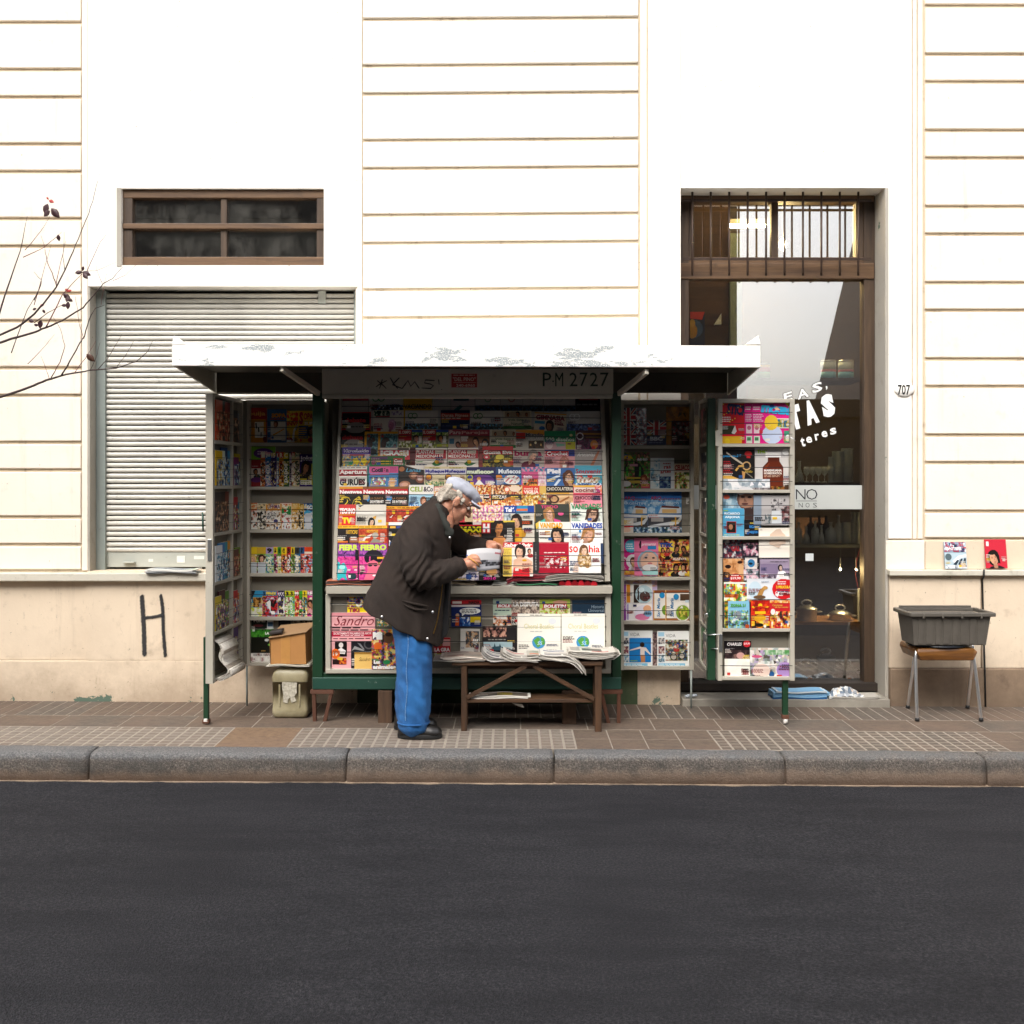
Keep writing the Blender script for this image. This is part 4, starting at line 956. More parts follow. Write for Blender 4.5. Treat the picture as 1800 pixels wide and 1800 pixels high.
# --- third row
rk(2, 0, CA, (262, 490, 558, 700), '1c1a1a', 'black magazine with grey brow and red title, third row ' + SG, [('e', 425, 640, 125, 75, '928c86'), ('t', 'debate', 280, 515, 540, 572, 'c83038', .04), ('l', 320, 615, 530, 640, 1, '3a3632')])
for i, (a, b) in enumerate(((555, 735), (720, 966))):
    rk(2, i, CA, (a, 474, b, 770), 'e0a020', 'yellow bordered horse magazine %s its twin, third row ' % ('tucked under', 'overlapping')[i] + SG, [('n', a + 28, 500, b, 770, ['3a6a70', '5a8a90', '88a8a4', '2c4a50']), ('e', a + 95, 575, 45, 30, '3a2820'), ('e', a + 70, 620, 35, 60, '3a2820'), ('r', a + 40, 515, a + 70, 545, 'c04040'), ('e', a + 100, 720, 60, 40, '20282a')], group='yellow bordered magazines with a horse')
for i, a in enumerate((966, 1262)):
    rk(2, i, CA, (a, 448, a + (296 if i == 0 else 318), 676), '6a6a50', 'magazine with red block and blue strip by the %s one, third row ' % ('horse', 'narrow red')[i] + SG, [('r', a + 4, 452, a + 164, 582, 'b8282c'), ('t', 'EL CAMPO', a + 10, 462, a + 152, 502, 'f4e4d8', .03), ('l', a + 10, 520, a + 140, 545, 1, 'e8a040'), ('r', a + 168, 452, a + 318, 480, '2c4a9a'), ('n', a + 168, 482, a + 318, 520, GREENS), ('f', a + 220, 560, 110, '3a2418', 'c87844', '7a8a60'), ('r', a + 255, 525, a + 290, 610, 'd8d0c0'), ('n', a + 10, 590, a + 170, 676, ['8a9a30', 'e0d8c0', '5a4a3a']), ('r', a + 175, 630, a + 318, 660, 'a8b030')], group='magazines with red title block')
rk(2, 0, CA, (1582, 448, 1745, 680), 'b8a898', 'narrow magazine with dull red heading, third row ' + SG, [('r', 1582, 450, 1745, 518, 'a84050'), ('t', 'Para', 1592, 460, 1738, 506, 'e8d0c8', .02), ('r', 1590, 560, 1650, 625, '3a6a80'), ('f', 1700, 640, 100, '2a1a16', '9a6048', None)])
rk(2, 2, CB, (-75, 452, 282, 700), '8a5a40', 'magazine with couple under red heading, third row ' + SG, [('r', -75, 452, 282, 525, 'a83a48'), ('t', 'Parejas', -60, 465, 260, 515, 'e0b0a8', .02), ('f', 115, 600, 130, '3a2018', 'd09468', '8a6a6a'), ('f', 228, 625, 140, '201814', 'b87a50', '5a3a30'), ('r', -70, 530, 20, 560, 'e8dcd0')])
vida(288, 598, 452, 0, 2, 'cream health magazine with three small portraits, third row ' + SG)
rk(2, 1, CB, (598, 452, 946, 690), 'b8b0a4', 'grey magazine with orange top and candle photo, third row ' + SG, [('p', [(598, 452), (946, 452), (946, 520), (598, 470)], 'e0982c'), ('r', 604, 488, 716, 560, 'c83430'), ('t', 'Mundo', 720, 490, 930, 535, '4a4a52', .03), ('t', 'TEMPLARIO', 720, 540, 935, 572, 'e8e4dc', .02), ('t', 'SQ.', 600, 600, 668, 640, 'f4f0e8', .04), ('n', 755, 585, 940, 690, ['3a2818', '5a3a20', '1c1410']), ('r', 770, 625, 915, 650, 'f0c070'), ('e', 840, 612, 14, 16, 'fff0c0')])
rk(2, 0, CB, (950, 464, 1326, 698), 'c8a0a0', 'green headed pattern magazine with pink drawings, third row ' + SG, [('r', 950, 464, 1326, 600, '148a5a'), ('t', '500 diseños', 962, 545, 1312, 592, 'e8f4e0', .03), ('e', 1272, 518, 20, 16, 'd8c890'), ('r', 1205, 600, 1322, 692, 'b8b020'), ('e', 1010, 640, 40, 45, 'e4d0cc'), ('p', [(1085, 615), (1195, 630), (1195, 650), (1100, 660)], '7ab098'), ('e', 1250, 625, 25, 10, '8a4030')])
rk(2, 1, CB, (1332, 458, 1642, 700), '4a2030', 'dark plum magazine with amber strip and figure, third row ' + SG, [('r', 1332, 490, 1642, 510, 'b07a28'), ('r', 1450, 530, 1642, 552, '8a6428'), ('n', 1332, 560, 1642, 700, ['3a1c34', '5a2a4a', '2a1424', '7a3050']), ('e', 1550, 630, 45, 55, 'c07a38'), ('o', 1380, 530, 45, 'e8e0e4', '4a2030')], wrap=True)
# --- fourth row
rk(3, 0, CA, (285, 662, 636, 898), '3a8a8a', 'purple headed stained glass craft magazine, fourth row ' + SG, [('n', 285, 770, 636, 898, ['d8b820', '3a9a8a', 'c86a30', '4a6ab0', 'e8d040', '2c5a60']), ('r', 285, 662, 636, 748, '5a3a98'), ('t', 'Vitrofusión', 300, 685, 610, 735, 'e8dcf4', .03, .3), ('r', 285, 750, 636, 770, 'a83a50'), ('p', [(415, 835), (460, 790), (505, 835), (460, 880)], 'e8d028'), ('p', [(515, 835), (560, 790), (605, 835), (560, 880)], 'e8d028'), ('r', 325, 830, 415, 885, '3a9a6a')])
rk(3, 1, CA, (742, 668, 1112, 795), 'c83440', 'red magazine with bold white crash title, fourth row ' + SG, [('r', 742, 668, 1112, 696, 'd8d0c0'), ('t', 'CRASH', 785, 706, 1096, 766, 'f8f4f0', .06), ('r', 750, 700, 780, 770, 'd8d0d0'), ('r', 960, 674, 1100, 692, '4a3a34')])
rk(3, 0, CA, (1108, 676, 1180, 800), '5a2024', 'dark red strip of a covered magazine, fourth row ' + SG)
for i, (cr, a, b) in enumerate(((CA, 1176, 1562), (CA, 1570, 1945))):
    rk(3, 1 + i, cr, (a, 672, b, 905), 'e8e0d4', 'red headed herbal magazine by the %s, fourth row ' % ('dark red strip', 'foam craft one')[i] + SG, [('r', a, 690, a + 375, 806, 'b02c34'), ('t', 'PLANTAS', a + 12, 700, a + 222, 742, 'f4ece4', .02), ('t', 'MEDICINALES', a + 10, 755, a + 340, 792, 'f4ece4', .02), ('r', a + 240, 700, a + 345, 745, 'd0c0b0'), ('l', a + 10, 830, a + 110, 850, 1, '3a8a40'), ('p', [(a + 200, 870), (a + 250, 820), (a + 270, 860), (a + 350, 860), (a + 290, 890), (a + 240, 895)], '2c6a34'), ('e', a + 265, 845, 26, 24, 'e0b020'), ('l', a + 10, 865, a + 160, 890, 1, '3a3a60')], group='herbal magazines with red heading')
rk(3, 3, CA, (625, 770, 1052, 898), '2c6a34', 'green party craft magazine with yellow lettering, fourth row ' + SG, [('r', 640, 778, 840, 812, '5a3a60'), ('e', 668, 850, 26, 28, '8a3a60'), ('l', 700, 825, 900, 848, 1, 'd8c030'), ('l', 700, 855, 900, 880, 1, 'd0a838'), ('r', 912, 800, 1024, 880, 'b83a38'), ('t', 'Coti', 918, 812, 1018, 850, 'f4f0e8', .05)])
rk(3, 0, CA, (1000, 806, 1180, 905), '2a1c16', 'dark brown cover edge beside herbal magazine, fourth row ' + SG, [('n', 1020, 820, 1180, 905, ['3a2418', '7a5a20', '1c1410', '5a3020']), ('p', [(1000, 880), (1060, 840), (1060, 880)], 'd8d8d0')])
rk(3, 2, CB, (196, 652, 570, 910), '3a2a20', 'red headed foam craft magazine with flowers, fourth row ' + SG, [('r', 196, 652, 570, 752, 'c02c30'), ('t', 'Goma Eva', 204, 702, 556, 748, 'f8f0e8', .05), ('n', 196, 755, 570, 910, ['2c4a24', '4a3418', '7a4a20', '1c2818', '8a8a30']), ('e', 245, 785, 40, 28, 'c83a44'), ('e', 245, 785, 16, 12, 'f0e0d8'), ('e', 405, 785, 52, 32, 'd8c84a'), ('e', 500, 860, 55, 45, 'b06a28'), ('e', 370, 830, 36, 26, 'd8b830'), ('e', 555, 850, 30, 40, 'c04838')])
rk(3, 0, CB, (150, 690, 200, 900), '8a3a34', 'thin red brown spine beside foam craft magazine, fourth row ' + SG)
rk(3, 1, CB, (562, 678, 940, 910), 'b8aca0', 'beige sewing magazine with grey haired model, fourth row ' + SG, [('t', 'burda', 580, 696, 916, 772, '9a2048', .05), ('f', 805, 775, 190, '8a8078', 'd8a890', '6a1c38'), ('l', 570, 780, 680, 890, 6, '8a6a74')])
rk(3, 0, CB, (946, 690, 1316, 918), 'd89a9c', 'pink crochet magazine with red title block, fourth row ' + SG, [('r', 950, 690, 1312, 708, '3a3a78'), ('r', 965, 708, 1240, 772, 'c8303c'), ('t', 'Crochet', 976, 714, 1232, 766, 'f4ecec', .03), ('r', 1242, 690, 1316, 772, '2c3c8a'), ('f', 1190, 860, 190, 'b8786c', 'd8a090', 'c07a80', .3), ('l', 955, 785, 1090, 805, 1, '4a3a60'), ('l', 955, 835, 1120, 850, 1, '8a5a60')])
rk(3, 2, CB, (1320, 690, 1642, 890), 'a09894', 'grey magazine with white handwriting and diagonal streak, fourth row ' + SG, [('p', [(1500, 890), (1600, 700), (1625, 700), (1540, 890)], 'b87a60'), ('t', 'Artesanías', 1345, 730, 1560, 775, 'e8e4e0', .0, .35)], wrap=True)
# --- fifth row
rk(4, 0, CA, (248, 898, 592, 1150), 'e8e4da', 'white business magazine with red title and big black headline, fifth row ' + SG, [('r', 248, 934, 588, 1014, 'b02830'), ('t', 'Apertura', 250, 938, 584, 1006, 'f0e8e4', .04), ('l', 260, 905, 580, 922, 1, '7a6a64'), ('t', 'GURÚES', 254, 1034, 572, 1132, '1c1c1e', .05)])
rk(4, 1, CA, (612, 898, 972, 1160), '4a80b0', 'blue party magazine with pink heading, fifth row ' + SG, [('r', 612, 898, 972, 978, 'd05a90'), ('t', 'Cotillón', 640, 916, 850, 968, '20203a', .05), ('l', 870, 905, 965, 970, 4, 'a83a70'), ('r', 625, 985, 860, 1006, 'd86a98'), ('n', 640, 1030, 820, 1130, ['e8eef4', 'd04a5a', '3a70a0', '7ab04a', '4a80b0'], .007), ('e', 900, 1080, 40, 40, 'e0a030'), ('e', 900, 1130, 28, 24, 'e8c0a0')])
rk(4, 2, CA, (975, 885, 1286, 1170), '2c2420', 'dark magazine with brown biscuits and blue script, fifth row ' + SG, [('p', [(1050, 885), (1200, 930), (1286, 940), (1286, 885)], 'e0d8d0'), ('t', 'Lanas', 1060, 920, 1250, 965, '5a9ab8', .02, .3), ('e', 1160, 1010, 62, 48, '8a5a44'), ('e', 1160, 1010, 36, 26, 'c89a80'), ('e', 1240, 1050, 60, 55, '7a4a38'), ('e', 1240, 1050, 34, 32, 'b88468'), ('e', 1050, 1120, 70, 45, 'a8745a'), ('e', 1050, 1118, 42, 24, 'd0a088'), ('e', 1010, 930, 36, 30, 'a86838')])
for i, (a, b) in enumerate(((1286, 1542), (1526, 1796))):
    rk(4, i, CA, (a, 898, b, 1150), 'e0d0a8', 'cream doll craft magazine with orange badge %s its twin, fifth row ' % ('beside', 'overlapping')[i] + SG, [('r', a, 925, b, 990, 'd8d4dc'), ('t', 'Muñeque' if i == 0 else 'Muñeques', a + 8, 934, b - 10, 985, '3a3a90', .04), ('l', a + 60, 905, b - 20, 922, 1, 'a8a030'), ('e', a + 52, 1028, 44, 46, '3a3a78'), ('e', a + 52, 1028, 34, 36, 'e09a30'), ('n', a + 10, 1080, b, 1150, ['3a6a48', 'd8c89a', 'e8dcc0', '4a8a50'])], group='cream doll craft magazines')
rk(4, 0, CB, (-4, 904, 356, 1140), '2c2a5a', 'navy doll magazine with white doll on purple, fifth row ' + SG, [('t', 'muñecos', 4, 936, 328, 986, 'e4ecd0', .06), ('e', 190, 1080, 150, 90, '6a3a8a'), ('e', 36, 1032, 40, 40, 'c8c840'), ('e', 36, 1032, 28, 28, '4a4a9a'), ('e', 150, 1050, 26, 26, 'e0a060'), ('p', [(100, 1120), (150, 1055), (210, 1120)], 'f0ece4'), ('e', 270, 1120, 30, 26, 'e0a080')])
rk(4, 1, CB, (358, 904, 668, 1140), '3a70b0', 'blue doll magazine with red spotted bonnet, fifth row ' + SG, [('r', 358, 904, 668, 1000, '2c4a78'), ('t', 'Muñecos', 388, 928, 660, 985, 'e8eef4', .04), ('e', 392, 1030, 45, 34, 'e08a30'), ('e', 550, 1060, 100, 60, 'f0ece8'), ] + [('e', 480 + (i * 37) % 160, 1020 + (i * 23) % 80, 9, 8, 'c02c3c') for i in range(14)] + [('r', 420, 1115, 640, 1140, '20242c')])
rk(4, 0, CB, (670, 904, 972, 1150), 'd85a8c', 'pink embroidery magazine with fruit photo, fifth row ' + SG, [('n', 670, 904, 972, 960, ['3a6ab0', 'e060a0', '5ab0a0', 'f0a0c0']), ('t', 'tela', 690, 1000, 800, 1045, 'f8e4ee', .05), ('n', 684, 1050, 866, 1150, ['2c4a2c', 'd0402c', 'e8b040', '1c2c1c', 'c87830']), ('n', 870, 960, 972, 1150, ['f0d0dc', 'e8a0b8', 'f4e8e8'])])
rk(4, 2, CB, (970, 914, 1318, 1140), '3a6aa8', 'blue and white skin care magazine with woman, fifth row ' + SG, [('t', 'Piel', 982, 925, 1145, 985, 'f4f4f8', .07), ('p', [(980, 1060), (1140, 990), (1140, 1020), (985, 1090)], 'e4ecf4'), ('p', [(1060, 1130), (1120, 1050), (1150, 1060), (1090, 1135)], 'd8e4f0'), ('f', 1235, 1040, 210, '5a3420', 'e0b090', 'd0a080', .5)])
rk(4, 1, CB, (1314, 882, 1644, 1140), '4aa0b8', 'turquoise souvenir magazine with red title, fifth row ' + SG, [('t', 'Souvenir', 1326, 926, 1640, 984, 'b02838', .02), ('r', 1314, 985, 1644, 998, 'e8eef0'), ('n', 1340, 1030, 1600, 1130, ['f0ece4', 'e0dcd0', 'd8c8c0', 'c03838', '8a9a60']), ('r', 1345, 1005, 1410, 1050, 'c83a34'), ('r', 1470, 1000, 1530, 1035, 'c83a34'), ('n', 1314, 1100, 1644, 1140, BLUES)])
# --- sixth row
rk(5, 0, CC, (246, -36, 540, 190), '161412', 'news magazine with red title and yellow outlined numerals, sixth row ' + SG, [('r', 246, -36, 540, -8, 'e09a28'), ('r', 246, -6, 540, 62, 'c01c28'), ('t', 'Newswee', 254, 6, 530, 54, 'f8f4f0', .05), ('t', '26', 270, 84, 540, 240, 'd8c028', .02), ('t', '26', 292, 104, 518, 226, '161412', .0)])
for i, (a, b) in enumerate(((536, 812), (806, 1092))):
    rk(5, 1 + i, CC, (a, -36, b, 210), '201c18', 'black news magazine with blue speech bubble %s its twin, sixth row ' % ('tucked under', 'overlapping')[i] + SG, [('r', a, -36, b, -8, '8a5a28'), ('r', a, -6, b, 62, 'c01c28'), ('t', 'Newswe' if i == 0 else 'Newswee', a + 8, 6, b - 8, 54, 'f8f4f0', .05), ('r', a + 22, 88, a + 86, 130, '2c90d0'), ('p', [(a + 45, 128), (a + 75, 128), (a + 70, 155)], '2c90d0'), ('t', 'LA CLINICA', a + 92, 98, b - 20, 124, 'a87a50', .03), ('t', 'DE INTERNET', a + 92, 136, b - 16, 166, 'e8e4dc', .04), ('l', a + 92, 172, b - 20, 188, 1, '8a8478')], group='black news magazines with speech bubble')
rk(5, 0, CC, (1096, -56, 1400, 210), 'a8d0e4', 'pale blue food allergy magazine with green title, sixth row ' + SG, [('r', 1096, -56, 1400, 58, 'f0ece4'), ('t', 'CELI', 1108, -34, 1262, 28, '9ab030', .03), ('t', '&Co', 1275, -34, 1392, 28, '3a2a3a', .03), ('f', 1275, 145, 130, '7a4a30', 'e0a888', '2c3a58'), ('l', 1115, 85, 1215, 150, 4, '3a4a78'), ('n', 1100, 160, 1220, 210, BLUES)])
rk(5, 1, CC, (1402, -36, 1800, 210), 'c83844', 'red and white recipe magazine behind the flat cap, sixth row ' + SG, [('n', 1402, 20, 1800, 210, FOOD), ('r', 1410, -26, 1560, 20, 'f0d8c8')])
rk(5, 2, CD, (-20, -58, 298, 200), 'e0c8a0', 'meat recipe magazine with red banner, sixth row ' + SG, [('n', -20, -58, 298, 200, FOOD), ('r', 60, -40, 130, 20, 'f0e4d0'), ('p', [(70, 36), (180, 24), (292, 40), (280, 110), (180, 142), (90, 110)], 'c82028'), ('t', 'CARNES', 92, 58, 278, 104, 'f8ece0', .05)])
rk(5, 0, CD, (300, -56, 672, 200), '3a3230', 'dark pizza recipe magazine with white title, sixth row ' + SG, [('n', 300, -56, 672, 60, FOOD + TAN), ('r', 300, 62, 490, 128, '2a2422'), ('t', 'PIZZAS', 316, 72, 486, 116, 'f0e8e0', .04), ('n', 310, 130, 672, 200, FOOD), ('e', 540, 140, 90, 46, 'd8843c'), ('e', 590, -10, 70, 40, 'f0d8c0'), ('o', 490, 0, 34, 'e86a40', 'f8e8d8')])
rk(5, 1, CD, (670, -46, 966, 200), 'e0b860', 'orange and yellow lent recipe magazine, sixth row ' + SG, [('n', 670, 50, 966, 200, ['e8c040', 'f0dc90', 'd88a28', 'a8602c', 'f4ecd0']), ('r', 680, -46, 886, 58, 'e0402c'), ('t', 'menú de', 698, -26, 868, 4, 'f8dcc8', .02), ('t', 'VIGILIA', 694, 10, 876, 52, 'f8ece0', .05), ('t', 'Arroz', 694, 130, 800, 175, '5a2c18', .0, .3)])
rk(5, 0, CD, (968, -46, 1302, 200), 'e8c090', 'chocolate recipe magazine with black heading, sixth row ' + SG, [('r', 968, -46, 1302, 40, '1c1414'), ('t', 'CHOCOLATERIA', 976, -28, 1298, 14, 'e8dcc8', .02), ('r', 1000, 40, 1250, 56, 'd8a030'), ('e', 1065, 120, 62, 52, '4a2c1a'), ('e', 1065, 118, 42, 34, 'd8a878'), ('p', [(1120, 150), (1250, 80), (1250, 100), (1140, 165)], 'b0703c'), ('e', 1000, 165, 40, 20, '3a2418')])
rk(5, 2, CD, (1302, -54, 1648, 120), 'e05a70', 'pink cooking magazine with cream heading, sixth row ' + SG, [('r', 1302, -54, 1560, -30, 'e8b040'), ('n', 1560, -54, 1648, 40, ['e04a70', 'f0a030', 'd83a90', 'f4d0d8']), ('r', 1310, -26, 1560, 40, 'e8d4c8'), ('t', 'cocina', 1325, -16, 1550, 32, '8a3438', .03)])
# --- seventh row
rk(6, 0, CC, (242, 184, 452, 440), 'd82424', 'red technology and television magazine, seventh row ' + SG, [('r', 242, 184, 452, 222, 'c83a38'), ('t', 'TECHNO', 250, 228, 450, 300, 'f8f0ec', .06), ('r', 242, 304, 452, 318, 'e09428'), ('t', 'TV', 285, 342, 412, 418, 'f0d428', .08), ('r', 250, 400, 280, 430, 'e8a028')])
rk(6, 1, CC, (450, 184, 822, 445), 'd8d2c6', 'off-white culture magazine with dark haired woman, seventh row ' + SG, [('p', [(470, 195), (545, 190), (500, 215)], '2a2420'), ('p', [(478, 215), (500, 235), (486, 245)], 'd8b030'), ('r', 450, 275, 800, 306, 'e8e4dc'), ('t', 'Wilde', 462, 322, 640, 388, '9a9488', .0), ('f', 645, 405, 130, '1c1614', 'd8b498', '3a3430', .5), ('p', [(660, 340), (705, 320), (690, 370)], 'e0a838'), ('l', 455, 395, 600, 430, 2, 'a8a094')])
for i, (a, b) in enumerate(((782, 955), (950, 1240))):
    rk(6, i, CC, (a, 204, b, 440), 'b8402c', 'rust red affairs magazine with yellow strip %s, seventh row ' % ('by the woman cover', 'by the brown jacket')[i] + SG, [('r', a, 204, b, 240, 'e8a820'), ('l', a + 5, 212, b - 5, 232, 1, '9a5a18'), ('n', a, 246, b, 400, ['b83c28', 'a8301c', '8a2818', 'c85030']), ('p', [(a + 50, 400), (a + 90, 320), (a + 170, 290), (a + 150, 340), (a + 90, 360), (a + 75, 400)], '1a1412'), ('p', [(a + 80, 340), (a + 120, 315), (a + 160, 318), (a + 100, 350)], 'f0e8e0'), ('r', a + 115, 255, a + 150, 300, 'd8b020'), ('r', a, 400, b, 430, 'd0a030')], group='rust red current affairs magazines')
rk(6, 2, CD, (76, 194, 452, 400), 'e8d8d8', 'pink and yellow knitwear pattern magazine, seventh row ' + SG, [('n', 76, 194, 452, 400, ['d878b0', 'f0d850', 'f4e4ec', 'b85a98', 'e8a0c0', 'f8f0e0']), ('r', 80, 235, 440, 262, 'd8d048')])
rk(6, 0, CD, (455, 196, 826, 640), 'd8d2c4', 'television magazine with woman in mustard, seventh row ' + SG, [('r', 455, 196, 826, 292, '1c4aa0'), ('t', 'Telé', 470, 218, 586, 280, 'f4f4f8', .06), ('p', [(600, 292), (620, 200), (745, 200), (748, 292)], '2c90c0'), ('r', 612, 236, 745, 264, 'e0703c'), ('f', 608, 400, 220, '2a1a14', 'd8a888', 'd8a028', .6), ('r', 585, 470, 672, 640, 'd8a028'), ('r', 670, 380, 805, 432, '2a1c14'), ('l', 680, 390, 800, 425, 2, 'e0602c'), ('l', 690, 320, 800, 360, 2, '5a5450'), ('n', 460, 300, 540, 400, ['a8b8c0', '6a7a84', 'd0d8dc'])])
rk(6, 1, CD, (840, 178, 1252, 640), '3c4038', 'dark green knitting magazine with colourful sweater, seventh row ' + SG, [('t', 'TEJIDO', 910, 194, 1116, 242, 'd83a78', .03), ('e', 1150, 298, 34, 22, 'e05a90'), ('f', 1005, 310, 210, 'a87848', 'e0b498', '1c1a1c', .4), ('p', [(880, 400), (960, 355), (960, 470), (860, 470)], '48b0a0'), ('p', [(1060, 355), (1140, 380), (1190, 460), (1080, 450)], 'd0488a'), ('p', [(840, 420), (900, 380), (880, 460), (850, 480)], 'e0c050'), ('l', 850, 295, 930, 330, 2, 'c8c0b0')])
rk(6, 2, CD, (1268, 160, 1652, 410), 'e8ece4', 'white glamour magazine with green title and face, seventh row ' + SG, [('f', 1530, 310, 250, '4a2c20', 'e0b498', None, .2), ('t', 'VANIDADES', 1276, 174, 1648, 242, '28905a', .04), ('l', 1280, 262, 1390, 312, 2, '2c9060'), ('l', 1280, 330, 1390, 390, 3, '8ab0a0')])
rk(6, 3, CD, (1300, 48, 1650, 180), 'e890a0', 'pink chocolate recipe magazine with dark title, seventh row ' + SG, [('t', 'CHOCOLATE', 1322, 82, 1626, 124, '3a1c20', .02), ('r', 1300, 48, 1650, 70, 'd03a50'), ('l', 1330, 135, 1450, 158, 1, 'c05a60')], below=.02)
# --- eighth row
for i, (a, b) in enumerate(((230, 488), (484, 834))):
    rk(7, i, CC, (a, 438, b, 660), 'b83a24' if i else '241c1c', ['dark current affairs magazine with yellow title, eighth row ' + SG, 'rust red current affairs magazine with grey statue, eighth row ' + SG][i],
       [('r', a, 438, b, 476, 'f0b828'), ('l', a + 5, 446, b - 5, 468, 1, '9a6a20')] + ([('t', 'NOTICIAS', a + 105, 496, b - 10, 546, 'e0b030', .04), ('r', a + 110, 490, a + 120, 550, '5a5a6a'), ('l', a, 560, a + 130, 620, 3, 'e8e4e0'), ('r', a + 150, 590, b, 650, 'a86840'), ('r', a, 630, a + 130, 650, 'e0702c')] if i == 0 else
        [('n', a, 480, b, 650, ['c04428', 'a83820', 'd05a34']), ('t', 'NOTICIAS', a + 100, 492, b - 110, 530, 'e8b838', .04), ('p', [(a + 30, 650), (a + 80, 575), (a + 170, 540), (a + 140, 590), (a + 90, 600), (a + 60, 650)], 'e8e0d8'), ('e', a + 205, 560, 40, 36, 'b8b0a4'), ('p', [(a + 140, 650), (a + 190, 590), (a + 260, 620), (a + 310, 650)], '9a9488'), ('r', a, 630, a + 120, 650, 'e8b030')]))
rk(7, 2, CC, (846, 398, 1040, 620), '1c1a1c', 'black magazine with white head and yellow marks, eighth row ' + SG, [('r', 846, 398, 1040, 436, 'f0ece8'), ('r', 866, 448, 935, 478, 'e8b040'), ('r', 945, 448, 1000, 478, '3a4a90'), ('r', 872, 540, 935, 566, 'e0c030')])
rk(7, 3, CC, (834, 600, 1060, 760), 'd0202c', 'red magazine with white letter beside the brown jacket, eighth row ' + SG, [('t', 'N', 856, 618, 905, 690, 'f8f0f0', .05)])
rk(7, 0, CM, (1040, 612, 1362, 810), '1c1610', 'magazine with yellow title on black over tanned skin, eighth row ' + SG, [('r', 1040, 612, 1362, 626, 'c82430'), ('t', 'AMAXI', 1060, 632, 1354, 694, 'e8dc20', .05), ('n', 1040, 700, 1362, 810, ['d88a48', 'e8a868', 'b86a30', '2a1c14']), ('r', 1040, 780, 1150, 800, 'e0c030')])
rk(7, 1, CD, (180, 378, 588, 700), '1c1614', 'glamour magazine with tanned woman and red letter block, eighth row ' + SG, [('r', 180, 378, 588, 400, 'e0c440'), ('r', 184, 398, 290, 534, 'c8202c'), ('t', 'H', 200, 416, 280, 522, 'f8f4f4', .08), ('f', 392, 470, 240, '1c100c', 'c8844c', None, .8), ('p', [(300, 690), (330, 600), (390, 570), (440, 570), (480, 610), (485, 700)], 'd89050'), ('p', [(280, 640), (330, 480), (350, 500), (310, 640)], '140c0a'), ('l', 495, 470, 570, 630, 8, 'e8e4dc'), ('r', 490, 398, 580, 440, '2c2a24')])
rk(7, 0, CD, (880, 394, 1262, 655), 'ece8e0', 'white glamour magazine with yellow title and black hair, eighth row ' + SG, [('f', 1105, 570, 260, '181412', 'e0b090', None, .35), ('t', 'VANIDAD', 890, 404, 1168, 472, 'e8a818', .04), ('l', 955, 500, 1020, 560, 2, 'd89818')])
rk(7, 2, CD, (1268, 398, 1658, 668), 'f0f0ee', 'white glamour magazine with blue title, eighth row ' + SG, [('f', 1475, 560, 260, 'a87848', 'e0ac90', None), ('t', 'VANIDADES', 1276, 408, 1652, 474, '1c4aa8', .04), ('e', 1382, 508, 14, 20, '3a90d0'), ('e', 1370, 580, 26, 16, '9ac8e4'), ('l', 1285, 620, 1390, 655, 2, 'b0a8a4')])
# --- bottom row
def fierro(a, b, lab, teal, j):
    ops = [('n', a, 660, b, 820, ['7a3a90', '9a4aa8', '5a2c70', 'b05aa8']), ('n', a, 820, b, 1105, ['d83a90', 'c02c80', 'e85aa0']), ('t', 'FIERRO' if not teal else 'FIERR', a + 14, 672, b - 6, 744, 'c8dc50', .06)]
    if teal: ops += [('e', a + 200, 800, 130, 70, '14101c'), ('r', a, 860, b, 1105, '141418'), ('p', [(a, 1105), (a, 880), (a + 90, 900), (a + 125, 970), (a + 110, 1040), (a + 130, 1105)], '30b0b8'), ('e', a + 60, 950, 40, 30, '9ae0d8'), ('r', a + 130, 975, a + 250, 990, 'e8e8e4'), ('r', a, 1085, b, 1092, 'e8e4e0'), ('e', a + 190, 1060, 60, 40, '1c3a40')]
    else: ops += [('e', a + 180, 830, 120, 95, '181020'), ('p', [(a + 60, 1105), (a + 110, 990), (a + 105, 890), (a + 180, 860), (a + 235, 890), (a + 250, 1000), (a + 200, 1070), (a + 215, 1105)], 'e8708a'), ('e', a + 195, 1050, 26, 10, 'f8f4f4'), ('r', a + 115, 900, a + 225, 912, '141018'), ('e', a + 140, 928, 26, 14, '181018'), ('e', a + 205, 928, 22, 12, '181018'), ('r', a + 225, 825, a + 310, 850, 'e0b028'), ('p', [(a + 10, 1000), (a + 60, 960), (a + 70, 1000), (a + 20, 1050)], '1c1018')]
    rk(8, j, CC, (a, 658, b, 1105), '8a3a90', lab, ops)
fierro(225, 490, 'purple comic magazine with teal masked profile, bottom row ' + SG, True, 0)
fierro(490, 836, 'purple comic magazine with pink face and black curls, bottom row ' + SG, False, 1)
rk(8, 0, CM, (380, 790, 700, 1200), '4a6a90', 'blue magazine half hidden behind the brown jacket, bottom row ' + SG, fill=BLUES)
rk(8, 2, CM, (1060, 960, 1330, 1200), 'c8b8b8', 'violet and blue magazine below the held newspaper, bottom row ' + SG, [('n', 1060, 960, 1330, 1200, ['b0a0b8', 'd8d0d4', '3a4a80', 'e8e0dc']), ('r', 1195, 1130, 1255, 1190, '2c4a8a'), ('r', 1060, 1182, 1200, 1194, 'e0c030')])
rk(8, 1, CM, (1330, 960, 1560, 1200), '1c1818', 'black magazine with pink numerals below the held newspaper, bottom row ' + SG, [('e', 1470, 1110, 60, 40, 'd8a060'), ('t', 'moda', 1395, 1145, 1470, 1162, 'e8e0e0', .02), ('t', '2010', 1378, 1166, 1512, 1194, 'e02c98', .04)])
